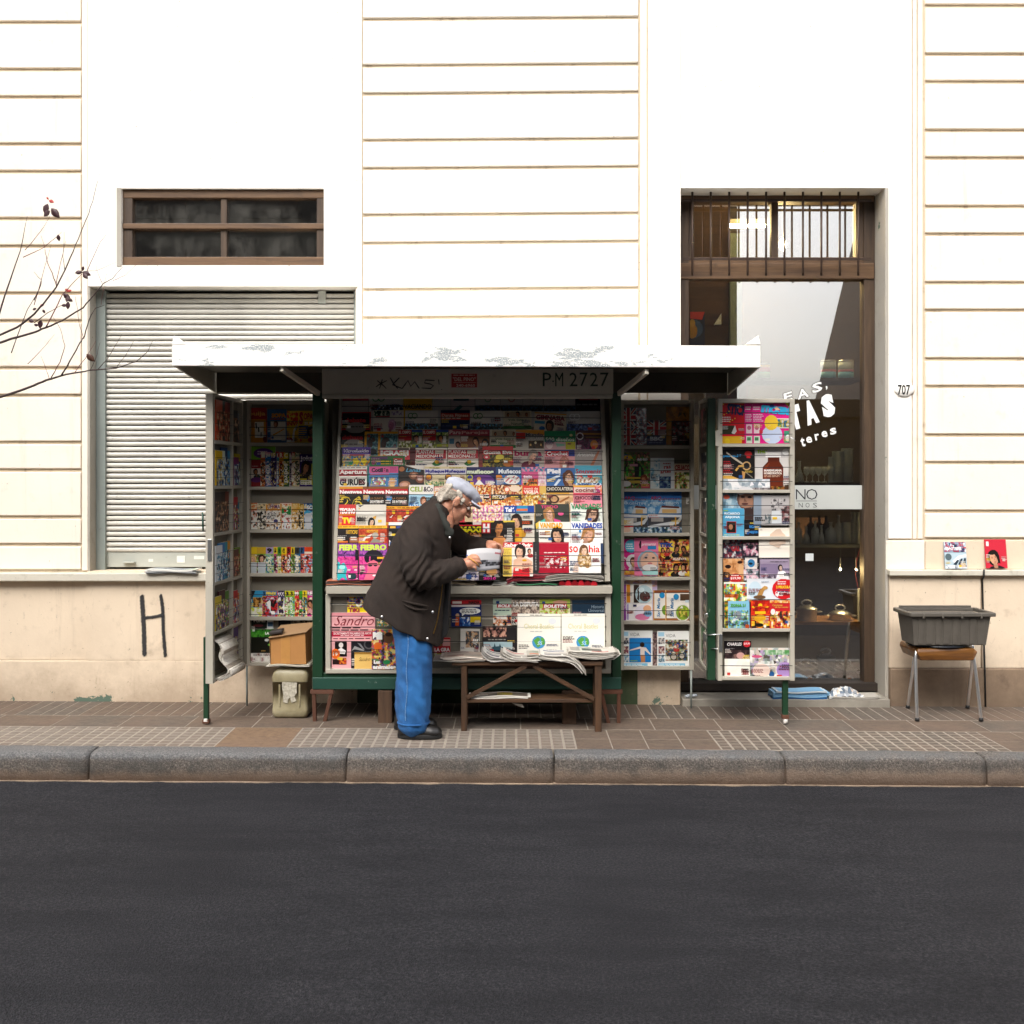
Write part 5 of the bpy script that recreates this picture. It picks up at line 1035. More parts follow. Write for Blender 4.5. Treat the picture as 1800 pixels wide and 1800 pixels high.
rk(8, 0, CD, (444, 642, 808, 1060), 'f0e8e0', 'health magazine with red title and woman in white and red, bottom row ' + SG, [('r', 444, 642, 808, 706, 'd01c28'), ('t', 'SaberVivir', 454, 652, 798, 700, 'f8f4f0', .04, .15), ('r', 444, 710, 552, 1060, 'f0d060'), ('l', 452, 725, 545, 960, 14, 'b89a40'), ('f', 650, 770, 230, '1c1412', 'e8b89c', None), ('p', [(560, 1020), (575, 860), (640, 830), (720, 830), (800, 880), (808, 1020)], 'ecc0a4'), ('p', [(560, 1060), (580, 950), (680, 980), (760, 950), (770, 1060)], 'e02430'), ('e', 705, 865, 28, 14, 'e8b020'), ('f', 765, 755, 80, '1c1412', 'd8a080', 'c02c30')])
rk(8, 1, CD, (812, 640, 886, 1020), '2c2a2c', 'narrow dark magazine beside the wrapped red one, bottom row ' + SG, [('l', 835, 760, 855, 990, 12, 'a8a4a0')])
rk(8, 2, CD, (880, 642, 1248, 1020), 'b02438', 'plastic wrapped crimson magazine, bottom row ' + SG, [('r', 888, 650, 1240, 656, 'd86a70'), ('l', 945, 760, 1210, 782, 1, 'f0d8d8'), ('n', 940, 840, 1210, 960, ['b02438', 'f0e8e8', 'b02438', 'e8d8d8', '7a1828'], .008), ('l', 950, 810, 1100, 825, 1, 'e0b8b8')], wrap=True)
rk(8, 3, CD, (1250, 655, 1632, 1020), 'f4f2ee', 'white fashion magazine with coral title and blonde woman, bottom row ' + SG, [('t', 'so', 1254, 690, 1360, 768, 'e03a34', .02), ('t', 'hia', 1490, 680, 1622, 768, 'e03a34', .02), ('f', 1428, 755, 180, '6a4a2c', 'e8c0a4', None, .3), ('e', 1390, 860, 40, 90, 'b08850'), ('e', 1470, 870, 45, 90, 'a87c48'), ('n', 1365, 800, 1515, 940, ['b8905a', '8a6438', 'd8b880', 'f0e0d0'], .005), ('p', [(1290, 1010), (1320, 900), (1360, 880), (1360, 1010)], 'ecd0bc')])
rk(8, 0, CD, (1630, 655, 1664, 900), '24385a', 'slim dark blue magazine edge beside right stile, bottom row ' + SG)

# ================================================================== LOWER CASE
CE, CF = Crop(560, 1020, 6.923), Crop(820, 1020, 6.43)
def lc(j, cr, rect, bg, lab, ops=(), **kw): return mag(cr, LOW, .010 + j * .008, rect, bg, lab, ops, **kw)
LC = 'in the low case'
lc(0, CE, (348, 140, 700, 400), 'd83a38', 'busy red and green comic above the pink pack, ' + LC, [('n', 348, 140, 700, 330, MIXED, .007), ('e', 395, 198, 36, 26, 'e8b040'), ('r', 350, 325, 700, 396, 'f0d820'), ('t', 'TiKi', 362, 338, 500, 388, 'a82850', .06)])
lc(1, CE, (160, 395, 690, 1080), 'eeb0b4', 'large pink music pack with flowing dark red script, ' + LC, [('r', 160, 395, 690, 440, 'd89098'), ('t', 'Sandro', 190, 432, 676, 552, '8a2430', -.005, .45), ('l', 165, 565, 670, 620, 2, '4a3030'), ('r', 160, 625, 652, 686, 'b82040'), ('t', 'SECRETAMENTE PALABRAS DE AMOR', 182, 634, 644, 662, 'f8e4e4', .02), ('l', 270, 666, 560, 682, 1, 'f0d0d4'), ('l', 180, 700, 640, 722, 1, '5a2c34'), ('r', 200, 748, 346, 928, '1a1414'), ('e', 275, 790, 28, 32, 'e8e0dc'), ('p', [(215, 860), (275, 820), (335, 860), (320, 900), (230, 890)], 'e8e4e4'), ('e', 206, 895, 56, 62, 'f07020'), ('t', '19', 175, 880, 235, 920, 'f8e8d8', .03), ('r', 170, 960, 340, 1025, '2a1818'), ('n', 250, 945, 340, 1020, ['c03028', 'e0a030', '2a1414'])])
lc(2, CE, (395, 742, 652, 1072), '24242a', 'black record sleeve with grey curls, ' + LC, [('p', [(400, 860), (440, 800), (560, 850), (545, 860), (440, 840)], '9a9a9a'), ('o', 610, 780, 60, '5a5a5e', '24242a'), ('p', [(470, 760), (510, 770), (560, 840), (540, 840)], '88888c')])
lc(3, CE, (436, 872, 652, 1080), 'e8c070', 'tan card with handwritten dark script, ' + LC, [('t', 'Sandro', 492, 938, 628, 982, '5a3a18', -.01, .4), ('r', 436, 872, 652, 900, 'd8a048')])
lc(4, CE, (646, 598, 965, 1084), 'd8b030', 'crowded yellow and orange children\'s magazine, ' + LC, [('n', 646, 598, 965, 1084, ['e8c028', 'd8702c', '7a5a9a', '4a8a48', '3a2c24', 'e8d890', 'c83a70'], .010), ('t', 'Billi', 660, 630, 775, 722, 'f8f8f4', .09), ('e', 850, 700, 60, 70, '6a4a34'), ('e', 850, 660, 40, 24, '3a241c'), ('e', 720, 800, 50, 44, 'e8702c'), ('t', 'Los', 672, 970, 748, 1018, 'f8f4f0', .08), ('t', 'animales', 660, 1028, 940, 1080, 'f8f4f0', .06), ('e', 830, 995, 45, 28, '2c8a50')])
lc(2, CE, (700, 470, 960, 605), '6a6a58', 'dark magazine with colourful globe under the jacket hem, ' + LC, [('n', 715, 480, 850, 560, ['2c4aa0', 'e8e0c0', '3a9a48', 'c8703a'])])
lc(1, CE, (1404, 698, 1605, 960), 'c02830', 'red sports magazine behind the newspapers, ' + LC, [('t', 'LA GRA', 1412, 822, 1598, 868, 'f4ece8', .04), ('r', 1420, 730, 1500, 800, '8a6a40'), ('r', 1510, 720, 1600, 800, 'e0a8a0'), ('r', 1404, 890, 1605, 960, '8aa04a')])
lc(1, CM, (1040, 1410, 1358, 1690), '20306a', 'navy comic with white speech bubble and red heading, ' + LC, [('r', 1040, 1410, 1358, 1460, 'c8242c'), ('r', 1052, 1422, 1150, 1450, 'f0e4dc'), ('t', 'NADA', 1225, 1420, 1340, 1450, '3a1416', .05), ('r', 1040, 1462, 1340, 1482, 'e8e0dc'), ('e', 1238, 1525, 112, 36, 'f8f8f4'), ('l', 1150, 1505, 1330, 1550, 3, '3a3a40'), ('p', [(1150, 1545), (1190, 1550), (1155, 1580)], 'f8f8f4'), ('r', 1240, 1578, 1350, 1645, 'e8c820'), ('p', [(1080, 1680), (1090, 1580), (1125, 1590), (1120, 1680)], 'd8602c'), ('e', 1105, 1570, 20, 20, 'd8b090'), ('n', 1130, 1590, 1240, 1680, ['2c5ab0', 'e8ecf0', '3a80c8', '20306a'], .006)])
lc(2, CF, (-70, 548, 150, 830), 'dcd8d0', 'white newspaper supplement with street photo, ' + LC, [('n', -10, 575, 140, 760, ['8a7868', 'c8b8a0', '4a4440', 'd8a070', '3a4a58'], .007), ('t', 'ASEL', 62, 660, 132, 720, 'f0f0ec', .05, 0, 1.3), ('r', -70, 548, 150, 572, 'e8e4dc')])
lc(1, CF, (182, 518, 568, 830), '2c282a', 'black book with rosy sunset and pale skyline photos, ' + LC, [('n', 192, 526, 452, 642, ['c89080', '8a6058', 'e0b098', '3a2a28', '1a1618'], .008), ('l', 245, 660, 470, 682, 1, 'a8a49c'), ('r', 192, 690, 520, 792, 'b8d4dc'), ('p', [(192, 770), (255, 755), (262, 725), (275, 755), (310, 750), (318, 710), (330, 750), (370, 745), (378, 715), (392, 752), (520, 775), (520, 792), (192, 792)], '3a5a68')])
lc(0, CF, (300, 208, 512, 512), 'c0d4c0', 'pale green bulletin with red strip and cartoon cow colours, ' + LC, [('r', 335, 235, 370, 262, '2c4a88'), ('r', 345, 264, 508, 310, 'c02430'), ('t', 'BOLE', 356, 270, 500, 306, 'f8f0f0', .05, .15), ('l', 320, 330, 500, 350, 1, '3a4a60'), ('n', 300, 400, 512, 512, ['f0ece4', '2a2422', 'e08030', 'f4f0e8', 'd8a080'], .009)])
lc(1, CF, (506, 220, 826, 505), 'a89c90', 'grey photo magazine with white title, ' + LC, [('n', 506, 220, 826, 400, ['8a7a70', 'b8a898', '5a4e48', 'd0c0b0'], .006), ('t', 'LA DISPUTA', 530, 245, 818, 298, 'f0f0ee', .04), ('r', 510, 400, 570, 500, 'e0dcd4'), ('t', 'EN', 514, 410, 560, 440, '2a2628', .05), ('t', 'PA', 514, 452, 560, 498, '2a2628', .05)])
lc(0, CF, (826, 214, 1172, 420), 'b8cc58', 'lime green bulletin with full red title strip, ' + LC, [('p', [(970, 245), (1050, 225), (1140, 240), (1130, 270), (1000, 270)], 'd8a088'), ('r', 865, 268, 1138, 316, 'c02430'), ('t', 'BOLETIN', 874, 274, 1128, 312, 'f8f0f0', .05, .15), ('r', 856, 240, 890, 262, '2c4a88'), ('n', 830, 318, 1170, 420, ['b8cc58', 'e8e0c0', '8aa83c', 'd8d8b0', 'c84a50'], .008)])
lc(0, CF, (1196, 224, 1562, 500), '22384c', 'dark blue history volume with pale lettering, ' + LC, [('t', 'Historia', 1415, 284, 1556, 318, 'a8b8c4', -.005), ('t', 'Universal', 1380, 326, 1556, 360, 'a8b8c4', -.005), ('r', 1205, 232, 1555, 236, '3a5068')])
for i, a in enumerate((574, 1074)):
    lc(4, CF, (a, 378, a + 490, 850), 'f2efe4', 'large white globe pack beside the %s, ' % ('black book', 'right stile')[i] + LC, [('l', a + 140, 384, a + 350, 402, 1, '9a968c'), ('e', a + 395, 460, 46, 34, 'e0e4e8'), ('t', 'Choral Beatles', a + 76, 490, a + 412, 548, 'd8d49a', .0), ('l', a + 145, 566, a + 345, 586, 1, 'c8c8c4'), ('e', a + 242, 700, 76, 74, '4a98cc'), ('p', [(a + 180, 680), (a + 230, 640), (a + 262, 660), (a + 240, 700), (a + 262, 740), (a + 230, 760), (a + 205, 720)], '5aa048'), ('p', [(a + 265, 640), (a + 305, 660), (a + 312, 720), (a + 285, 735), (a + 268, 690)], '5aa048'), ('t', 'SS', a + 225, 690, a + 285, 730, 'c8e4ec', .0, .2)], group='white packs with a globe')

# ================================================================== LEFT WING
CG, CH = Crop(340, 680, 6.667), Crop(340, 930, 6.667)
def lwm(j, cr, rect, bg, lab, ops=(), **kw): return mag(cr, LWING, .010 + j * .004, rect, bg, lab, ops, **kw)
lwm(1, CG, (636, 246, 862, 655), 'b02c28', 'red crossword magazine with amber lower half, left wing top shelf', [('t', 'ouija', 645, 290, 845, 352, 'e8b060', .03), ('r', 640, 380, 850, 652, 'd8941c'), ('r', 650, 415, 715, 475, 'a87850'), ('r', 720, 412, 824, 598, 'f0ece0'), ] + [('r', 728 + (i * 29) % 86, 425 + (i * 53) % 150, 742 + (i * 29) % 86, 443 + (i * 53) % 150, '1c1814') for i in range(16)] + [('e', 845, 610, 30, 44, '7a2c2c')])
lwm(2, CG, (866, 262, 1092, 655), '3a6a9c', 'blue word search magazine with white grid, left wing top shelf', [('t', 'SOPA', 915, 308, 1084, 362, 'e0982c', .06), ('l', 900, 365, 1080, 392, 1, 'a84030'), ('r', 905, 405, 1080, 622, 'e4e0d4'), ('f', 965, 440, 90, '5a2c18', 'd89a78', None)] + [('r', 905, 470 + i * 16, 1080, 472 + i * 16, '9a968c') for i in range(9)] + [('p', [(930, 560), (1060, 490), (1066, 500), (940, 572)], 'e0a030')])
lwm(1, CG, (1080, 280, 1232, 655), 'e0b820', 'yellow and red puzzle magazine with swoosh, left wing top shelf', [('n', 1085, 285, 1225, 400, ['d8301c', 'e8c020', 'c02418', 'e8d860'], .008), ('t', 'INVI', 1092, 405, 1220, 455, 'b82c1c', .05), ('p', [(1150, 650), (1170, 500), (1220, 430), (1225, 450), (1185, 530), (1185, 650)], 'e8e4e0'), ('f', 1115, 560, 90, 'd8a850', 'e0b090', 'a83838'), ('r', 1085, 620, 1150, 650, 'e8e4dc')])
lwm(3, CG, (1228, 280, 1402, 655), 'e8c020', 'yellow word puzzle magazine with big red S, left wing top shelf', [('t', 'S', 1236, 292, 1285, 440, 'b02430', .06), ('t', 'OPA', 1290, 305, 1398, 385, 'b82c2c', .04), ('t', 'SUP', 1300, 410, 1398, 445, 'f0ece0', .03), ('r', 1232, 455, 1345, 605, '3a5a8a'), ('l', 1240, 470, 1335, 600, 5, 'e0b030'), ('f', 1378, 530, 150, '2a1814', 'd09070', 'b82c38')])
lwm(0, CG, (655, 700, 958, 900), '7ab030', 'green booklet with purple oval, left wing second shelf', [('e', 820, 778, 118, 60, '5a2c78'), ('l', 750, 745, 890, 800, 2, 'd8c0e0')])
lwm(1, CG, (655, 852, 800, 1168), '9a2c30', 'maroon story book with white picture, left wing second shelf', [('l', 690, 920, 780, 940, 1, 'd8b0a8'), ('r', 668, 955, 785, 1100, 'e0d4c8'), ('f', 730, 1000, 90, '2a1c18', 'a8704c', '2c3a34'), ('e', 740, 1090, 70, 30, '6a2c70')])
SP = [('d8743c', 'e8dcc8'), ('2c78b8', 'e8a8b8'), ('3a2c78', 'c8a838'), ('3a98b8', 'b83a38'), ('d8a020', 'c83028'), ('2c5a3a', 'e8d040'), ('c8b8d0', '5a4a60'), ('d8d098', 'c83a30'), ('e0c8a0', '4a7a4a')]
SX = [786, 842, 905, 962, 1002, 1056, 1112, 1152, 1192, 1244]
NAMES = ['orange', 'blue', 'indigo', 'teal', 'amber', 'dark green', 'lilac', 'pale yellow', 'cream']
for i in range(9):
    a, b = SX[i], SX[i + 1]; c0, c1 = SP[i]
    lwm(2 + i % 3, CG, (a, 758 + (i * 7) % 20, b + 12, 1168), c0, 'overlapping %s puzzle booklet, left wing second shelf' % NAMES[i],
        [('r', a, 758, b, 790 + (i * 11) % 60, c1), ('n', a, 870, b + 6, 1160, [c0, c1, 'e8e4d8', '2a2420', c0], .006), ('t', ['1', 'ju', '15', 'X', 'R', 'C', 'A', 'no', 'CO'][i], a + 8, 775, b - 6, 830, 'f4ecd8', .04), ('t', ['CRUZADAS', 'HUMOR', 'INGENIO', 'QUIZ', 'LETRAS', 'DADOS', 'PALABRAS', 'AUTODEF', 'CODIGO'][i], a - 110 + (b - a) / 2, 990, a + 110 + (b - a) / 2, 990 + (b - a) * .7, ['1c1814', 'f0f0e8'][i % 2], .05, 0, 1.571)])
lwm(5, CG, (1242, 790, 1402, 1168), '3a2470', 'purple magazine with dark haired woman and white title, left wing second shelf', [('t', 'joke', 1250, 806, 1402, 880, 'f4f0f8', .05), ('r', 1270, 895, 1384, 1080, '5a5a58'), ('f', 1325, 950, 170, '1c120e', 'b07a5a', '3a3230', .8), ('r', 1385, 900, 1402, 1150, 'e8d838'), ('r', 1255, 1095, 1400, 1145, 'f0ecdc'), ('l', 1262, 1100, 1390, 1140, 2, '8a8a3a'), ('r', 1250, 1076, 1330, 1088, 'e0d030')])
RW2 = [(656, 746, 'e06a2c', 'f4f0e8', 'orange topped crossword booklet'), (742, 852, 'e8dcc0', '2a2a2a', 'white arrow puzzle booklet'), (850, 1024, 'e89a1c', 'f0ece4', 'orange framed maze puzzle booklet'), (1015, 1152, 'd82c24', 'f4f4f0', 'white and red booklet with green letters'), (1150, 1235, 'e0a030', 'e8c070', 'amber striped puzzle booklet'), (1230, 1285, 'd8b048', '1c1814', 'amber and black puzzle booklet'), (1278, 1402, '203a78', '58a8d8', 'navy and blue puzzle booklet')]
for i, (a, b, c0, c1, nm) in enumerate(RW2):
    ops = [('n', a, 1450, b, 1670, [c1, 'f4f0e8', c0, c1, '5a5048', 'f4f0e8'], .006), ('r', a, 1362, b, 1448, c0), ('n', a + 5, 1372, b - 5, 1430, [c0, 'f0d8a0', c1], .008)]
    if i == 2: ops += [('r', a + 12, 1462, b - 50, 1555, 'f0ece4'), ('n', a + 18, 1468, b - 56, 1550, ['f4f0e8', '8a8480', 'f4f0e8', '4a4644'], .003), ('e', a + 115, 1572, 26, 22, '3a3a70'), ('t', 'UFFIMA', a + 20, 1378, b - 8, 1428, '6a3a70', .03)]
    if i == 3: ops += [('r', a, 1365, b, 1505, 'f4f0e8'), ('t', 'Cl', a + 10, 1400, b - 10, 1500, '2c9048', .10), ('e', a + 62, 1450, 16, 16, 'd82c24'), ('r', a + 48, 1556, b, 1665, 'e8ecf4')]
    if i == 6: ops += [('t', 'SO', a + 50, 1388, b, 1440, 'f4f4f4', .05), ('r', a + 30, 1480, b - 20, 1665, 'd8dce4'), ('p', [(a, 1480), (a + 60, 1440), (a + 90, 1470), (a + 20, 1490)], '48b0e0')]
    lwm(i % 3 + 1, CG, (a, 1360 + (i * 5) % 14, b + (8 if i < 6 else 0), 1674), c0, nm + ', left wing third shelf', ops)
RW3 = [(660, 746, 'b8982c', 'woman with blond hair'), (744, 850, '7ab040', 'dark haired woman in white'), (848, 932, 'a8c878', 'grey flowers'), (930, 988, 'd83a90', 'magenta sideways title'), (985, 1032, '6a9a30', 'purple sketch'), (1030, 1088, 'e0981c', 'orange block letters'), (1085, 1142, 'c8302c', 'cyan cartoon'), (1140, 1188, '98a830', 'brown sideways title'), (1185, 1244, '2c78a8', 'black and green figures'), (1240, 1302, 'e0602c', 'orange columns'), (1298, 1402, 'd8481c', 'blank white note page')]
for i, (a, b, c, d) in enumerate(RW3):
    ops = [('n', a, 300, b + 6, 520, [c, 'e8e4dc', ['e8c828', 'd83a90', '48a8d8', '5aa848'][i % 4], c, '2a2824'], .006), ('r', a, 212, b, 290, ['e8c828', 'd8b038', 'b8a0d0', 'f0d020', '4a9a38', 'f0d020', 'c82828', 'e8c828', '3a3a3a', '2c5a90', 'd84820'][i])]
    if i in (0, 1): ops += [('f', (a + b) / 2, 350, 120, ['d8b870', '3a2018'][i], 'e8b898', 'dce4ec'), ('r', a + 12, 390, b - 4, 515, 'd8e0e8')]
    elif i == 10: ops += [('r', a, 265, b, 290, 'f0e0d0'), ('r', a, 305, b, 330, '2c6aa8'), ('r', a + 6, 380, b, 515, 'f4f0e8')]
    else: ops += [('t', ['', '', 'FLOR', 'MATIX', 'Z', 'SOPAS', 'GOL', 'NUMEROS', 'CINE', 'TEST'][i], (a + b) / 2 - 90, 380, (a + b) / 2 + 90, 380 + (b - a) * .55, ['f4f0e8', '2a2420'][i % 2], .05, 0, 1.571), ('t', '259$8@3&47'[i], a + 12, 225, b - 12, 280, '2a2420', .04)]
    lwm(i % 3 + 1, CH, (a, 208 + (i * 3) % 9, b + (8 if i < 10 else 0), 522), c, 'slim booklet with %s, left wing fourth shelf' % d, ops)
RW4 = [(664, 808, '3aa0c8', 'brown cartoon crowd'), (805, 848, 'e8a828', 'sideways black title on amber'), (845, 978, 'c82830', 'white zebra stripe on red'), (972, 1074, '3a2c60', 'blank white page'), (1070, 1128, '7ab838', 'first lime green column'), (1126, 1178, '8ac040', 'second lime green column'), (1174, 1240, 'd83038', 'red numerals'), (1235, 1285, '3a9a38', 'green diagonal'), (1280, 1325, 'e8d028', 'yellow sideways title'), (1320, 1402, 'd82c98', 'magenta edge and portrait')]
for i, (a, b, c, d) in enumerate(RW4):
    ops = [('n', a, 800, b + 6, 1025, [c, 'f0ece4', ['d8d020', 'e83a80', '48a8d8'][i % 3], c, '3a2c20'], .007), ('r', a, 722, b, 785, ['3a9ac8', '2c88c0', '2c78b8', '2a2440', 'd8d020', 'd8d020', 'c82830', '48a030', 'e8d028', 'c02c80'][i])]
    if i == 0: ops += [('n', a + 35, 800, b - 8, 915, ['5a3418', 'c88a3c', '2a1810', 'e0b868'], .007), ('p', [(a, 722), (a + 60, 722), (a + 30, 800), (a, 850)], '28282c'), ('n', a, 920, b, 1020, ['f0f0e0', 'd0d828', 'e8ece4'], .008)]
    elif i == 2: ops += [('t', 'FENIX', a + 5, 735, b - 5, 778, 'f0d828', .05), ('p', [(a + 10, 860), (a + 50, 830), (a + 115, 990), (a + 75, 1010)], 'f4f4f0'), ('n', a + 60, 830, b - 5, 960, ['1c1818', 'd82c30', '2a2020'], .007)]
    elif i == 3: ops += [('t', 'MAX', a + 10, 738, b - 10, 785, 'e8e0f0', .04), ('p', [(a + 10, 830), (a + 40, 800), (b - 6, 805), (b - 6, 990), (a + 20, 1000)], 'f0f0f0')]
    elif i in (4, 5, 1, 8): ops += [('t', ['', 'XENEIXE', '', '', 'ACERTIJO', 'ACERTIJO', '', '', 'JUEGOS'][i], (a + b) / 2 - 100, 880, (a + b) / 2 + 100, 880 + (b - a) * .6, ['2a2420', 'f0f4e0'][i in (4, 5)], .06, 0, 1.571), ('t', '3', a + 12, 732, b - 12, 780, '2a2420', .06)]
    elif i == 9: ops += [('t', 'RE', a + 8, 732, b - 6, 778, 'f4ecf0', .06), ('f', b - 30, 880, 120, '2a1814', 'c88a68', 'd8a0a8')]
    elif i == 6: ops += [('t', '99', a + 8, 732, b - 8, 785, 'f4ecec', .06)]
    lwm(i % 3 + 1, CH, (a, 720 + (i * 3) % 8, b + (8 if i < 9 else 0), 1030), c, 'slim booklet with %s, left wing fifth shelf' % d, ops)
lwm(0, CH, (662, 1034, 935, 1260), '1c2420', 'black rural magazine with two pale photos, left wing bottom shelf', [('t', 'rural', 705, 1058, 842, 1092, 'c8ccc8', .04), ('r', 862, 1072, 938, 1190, 'c8d0d4'), ('r', 870, 1090, 930, 1140, '4a6a8a'), ('e', 760, 1130, 60, 16, '6a2c34')])
lwm(2, CH, (664, 1172, 960, 1500), '16180f', 'black and green seed sack with small gold mark, left wing bottom shelf', [('n', 664, 1172, 960, 1265, ['3a8a28', '58a838', '2c6a20', '1c3a14'], .010), ('r', 690, 1176, 718, 1200, 'e8ece8'), ('t', 'LA', 840, 1205, 888, 1235, 'f0f4f0', .06), ('e', 860, 1300, 26, 16, 'e0e4e0'), ('e', 890, 1355, 20, 14, '6ab040'), ('l', 795, 1415, 860, 1438, 1, 'b08a48')], name='seed_sack', cat='sack')
lwm(1, CH, (996, 1030, 1142, 1180), '14181c', 'plain black folder above the cardboard box, left wing bottom shelf')
lwm(0, CH, (1140, 1032, 1396, 1180), '8a8478', 'grey patterned magazine above the cardboard box, left wing bottom shelf', [('n', 1145, 1048, 1392, 1098, ['8a8478', '4a4844', 'a8a298', '6a645c'], .009)])
lwm(3, CH, (660, 1455, 960, 1562), 'e4e0da', 'white newspapers at the foot of the sack, left wing bottom shelf', [('n', 660, 1455, 960, 1562, ['ece8e2', 'd8d2cc', 'e8e4e0', 'b08a88', 'f0eeea'], .010), ('l', 700, 1458, 940, 1485, 2, '3a3a3a')], name='newspaper', cat='newspaper')

# ================================================================== RIGHT WING
CI, CJ = Crop(1070, 690, 6.92), Crop(1070, 930, 6.92)
def rwm(j, cr, rect, bg, lab, ops=(), **kw): return mag(cr, RWING, .010 + j * .006, rect, bg, lab, ops, **kw)
def jack(x0, y0, x1, y1):
    w, h = x1 - x0, y1 - y0; o = [('r', x0, y0, x1, y1, '2c3a68')]
    for c, k in (('e8e4e0', .13), ('b83038', .055)):
        o += [('p', [(x0, y0), (x0 + w * k, y0), (x1, y1 - h * k), (x1, y1), (x1 - w * k, y1), (x0, y0 + h * k)], c), ('p', [(x1, y0), (x1, y0 + h * k), (x0 + w * k, y1), (x0, y1), (x0, y1 - h * k), (x1 - w * k, y0)], c)]
    for c, k in (('e8e4e0', .17), ('b83038', .10)):
        o += [('r', x0 + w * (.5 - k), y0, x0 + w * (.5 + k), y1, c), ('r', x0, y0 + h * (.5 - k), x1, y0 + h * (.5 + k), c)]
    return o
rwm(0, CI, (150, 186, 460, 640), 'c8c8cc', 'shiny wrapped course pack printed with british flag, right wing top shelf', jack(150, 186, 330, 420) + jack(150, 430, 330, 640) + [('n', 330, 190, 460, 640, ['d8dce4', '8a90a0', 'f0f0f4', 'b04048', '5a6480'], .008)], wrap=True)
rwm(1, CI, (464, 338, 700, 635), '2c3a60', 'small language course box with british flag top, right wing top shelf', jack(464, 342, 698, 520) + [('r', 464, 522, 700, 635, '3a4468'), ('t', 'BBC', 502, 536, 656, 586, 'e4e8f0', .05), ('l', 490, 596, 680, 622, 1, '8a94b0'), ('r', 600, 455, 690, 515, 'a89090')])
rwm(0, CI, (700, 172, 1035, 635), 'b0781c', 'amber plastic bag with dark motif, right wing top shelf', [('n', 700, 172, 1035, 400, ['b87c1c', '9a6414', 'c89030', '7a4c10'], .012), ('p', [(840, 300), (860, 230), (890, 260), (920, 240), (940, 300)], '3a2a18')], wrap=True, name='plastic_bag', cat='bag')
rwm(1, CI, (765, 342, 1012, 635), '5a1c20', 'dark red racing magazine in plastic with car photo, right wing top shelf', [('n', 785, 365, 985, 525, ['8a8a88', '3a3a3c', 'a83838', 'c8c4bc', '2a2022'], .008), ('n', 765, 530, 1012, 635, ['5a1c24', '7a2c34', '3a4a38', '481820'], .009), ('l', 860, 570, 985, 590, 1, 'd8b8b0')], wrap=True)
rwm(0, CI, (150, 728, 500, 1166), '3a8a2c', 'green sticker album with team portraits and round frame, right wing second shelf', [('n', 150, 728, 500, 1166, ['3a8a2c', '58a040', '8a5a3c', '7a3a48', '2c5a24', 'd0a080'], .011), ('e', 300, 985, 130, 150, '20241c'), ('r', 212, 905, 392, 1020, '48a838'), ('r', 180, 755, 235, 800, '3050a8'), ('p', [(175, 805), (300, 805), (270, 770), (200, 765)], 'e8c028'), ('r', 255, 870, 355, 898, 'e0a0b0'), ('f', 370, 770, 70, '3a2418', 'c88a64', 'e8e4e0'), ('f', 440, 770, 66, '2a1a14', 'b87a58', 'e0e0d8'), ('f', 430, 1060, 130, '7a3a20', 'c8845c', 'd05068', .5), ('r', 220, 1030, 385, 1050, 'd8b838'), ('r', 240, 1070, 385, 1105, 'c8a848'), ('e', 210, 1110, 60, 36, 'e8e4e4')])
rwm(1, CI, (506, 795, 796, 1172), 'd8e0e4', 'white and blue film case, right wing second shelf', [('n', 512, 800, 620, 1165, ['f0f4f4', 'd8e8ec', '8ac0d8', 'e8f0f0'], .010), ('t', 'ras', 670, 892, 755, 926, 'b03038', .03, 0, .1), ('t', 'artes', 628, 942, 756, 980, 'b03038', .03, 0, .1), ('n', 615, 1020, 755, 1165, ['3a5080', '8aa8b8', '5a7890', '2c3c68'], .009), ('r', 760, 800, 796, 1165, 'e8ecf0'), ('l', 660, 850, 755, 878, 1, 'b06068')], wrap=True)
rwm(2, CI, (798, 864, 1012, 1174), 'e4d4bc', 'cream recipe magazine with red title and salad, right wing second shelf', [('t', 'CELIACOS', 806, 882, 1010, 946, 'a82c34', .04), ('n', 806, 970, 1012, 1170, GREENS + ['b8604a', 'e8dcc0', '8a5a3a'], .009)])
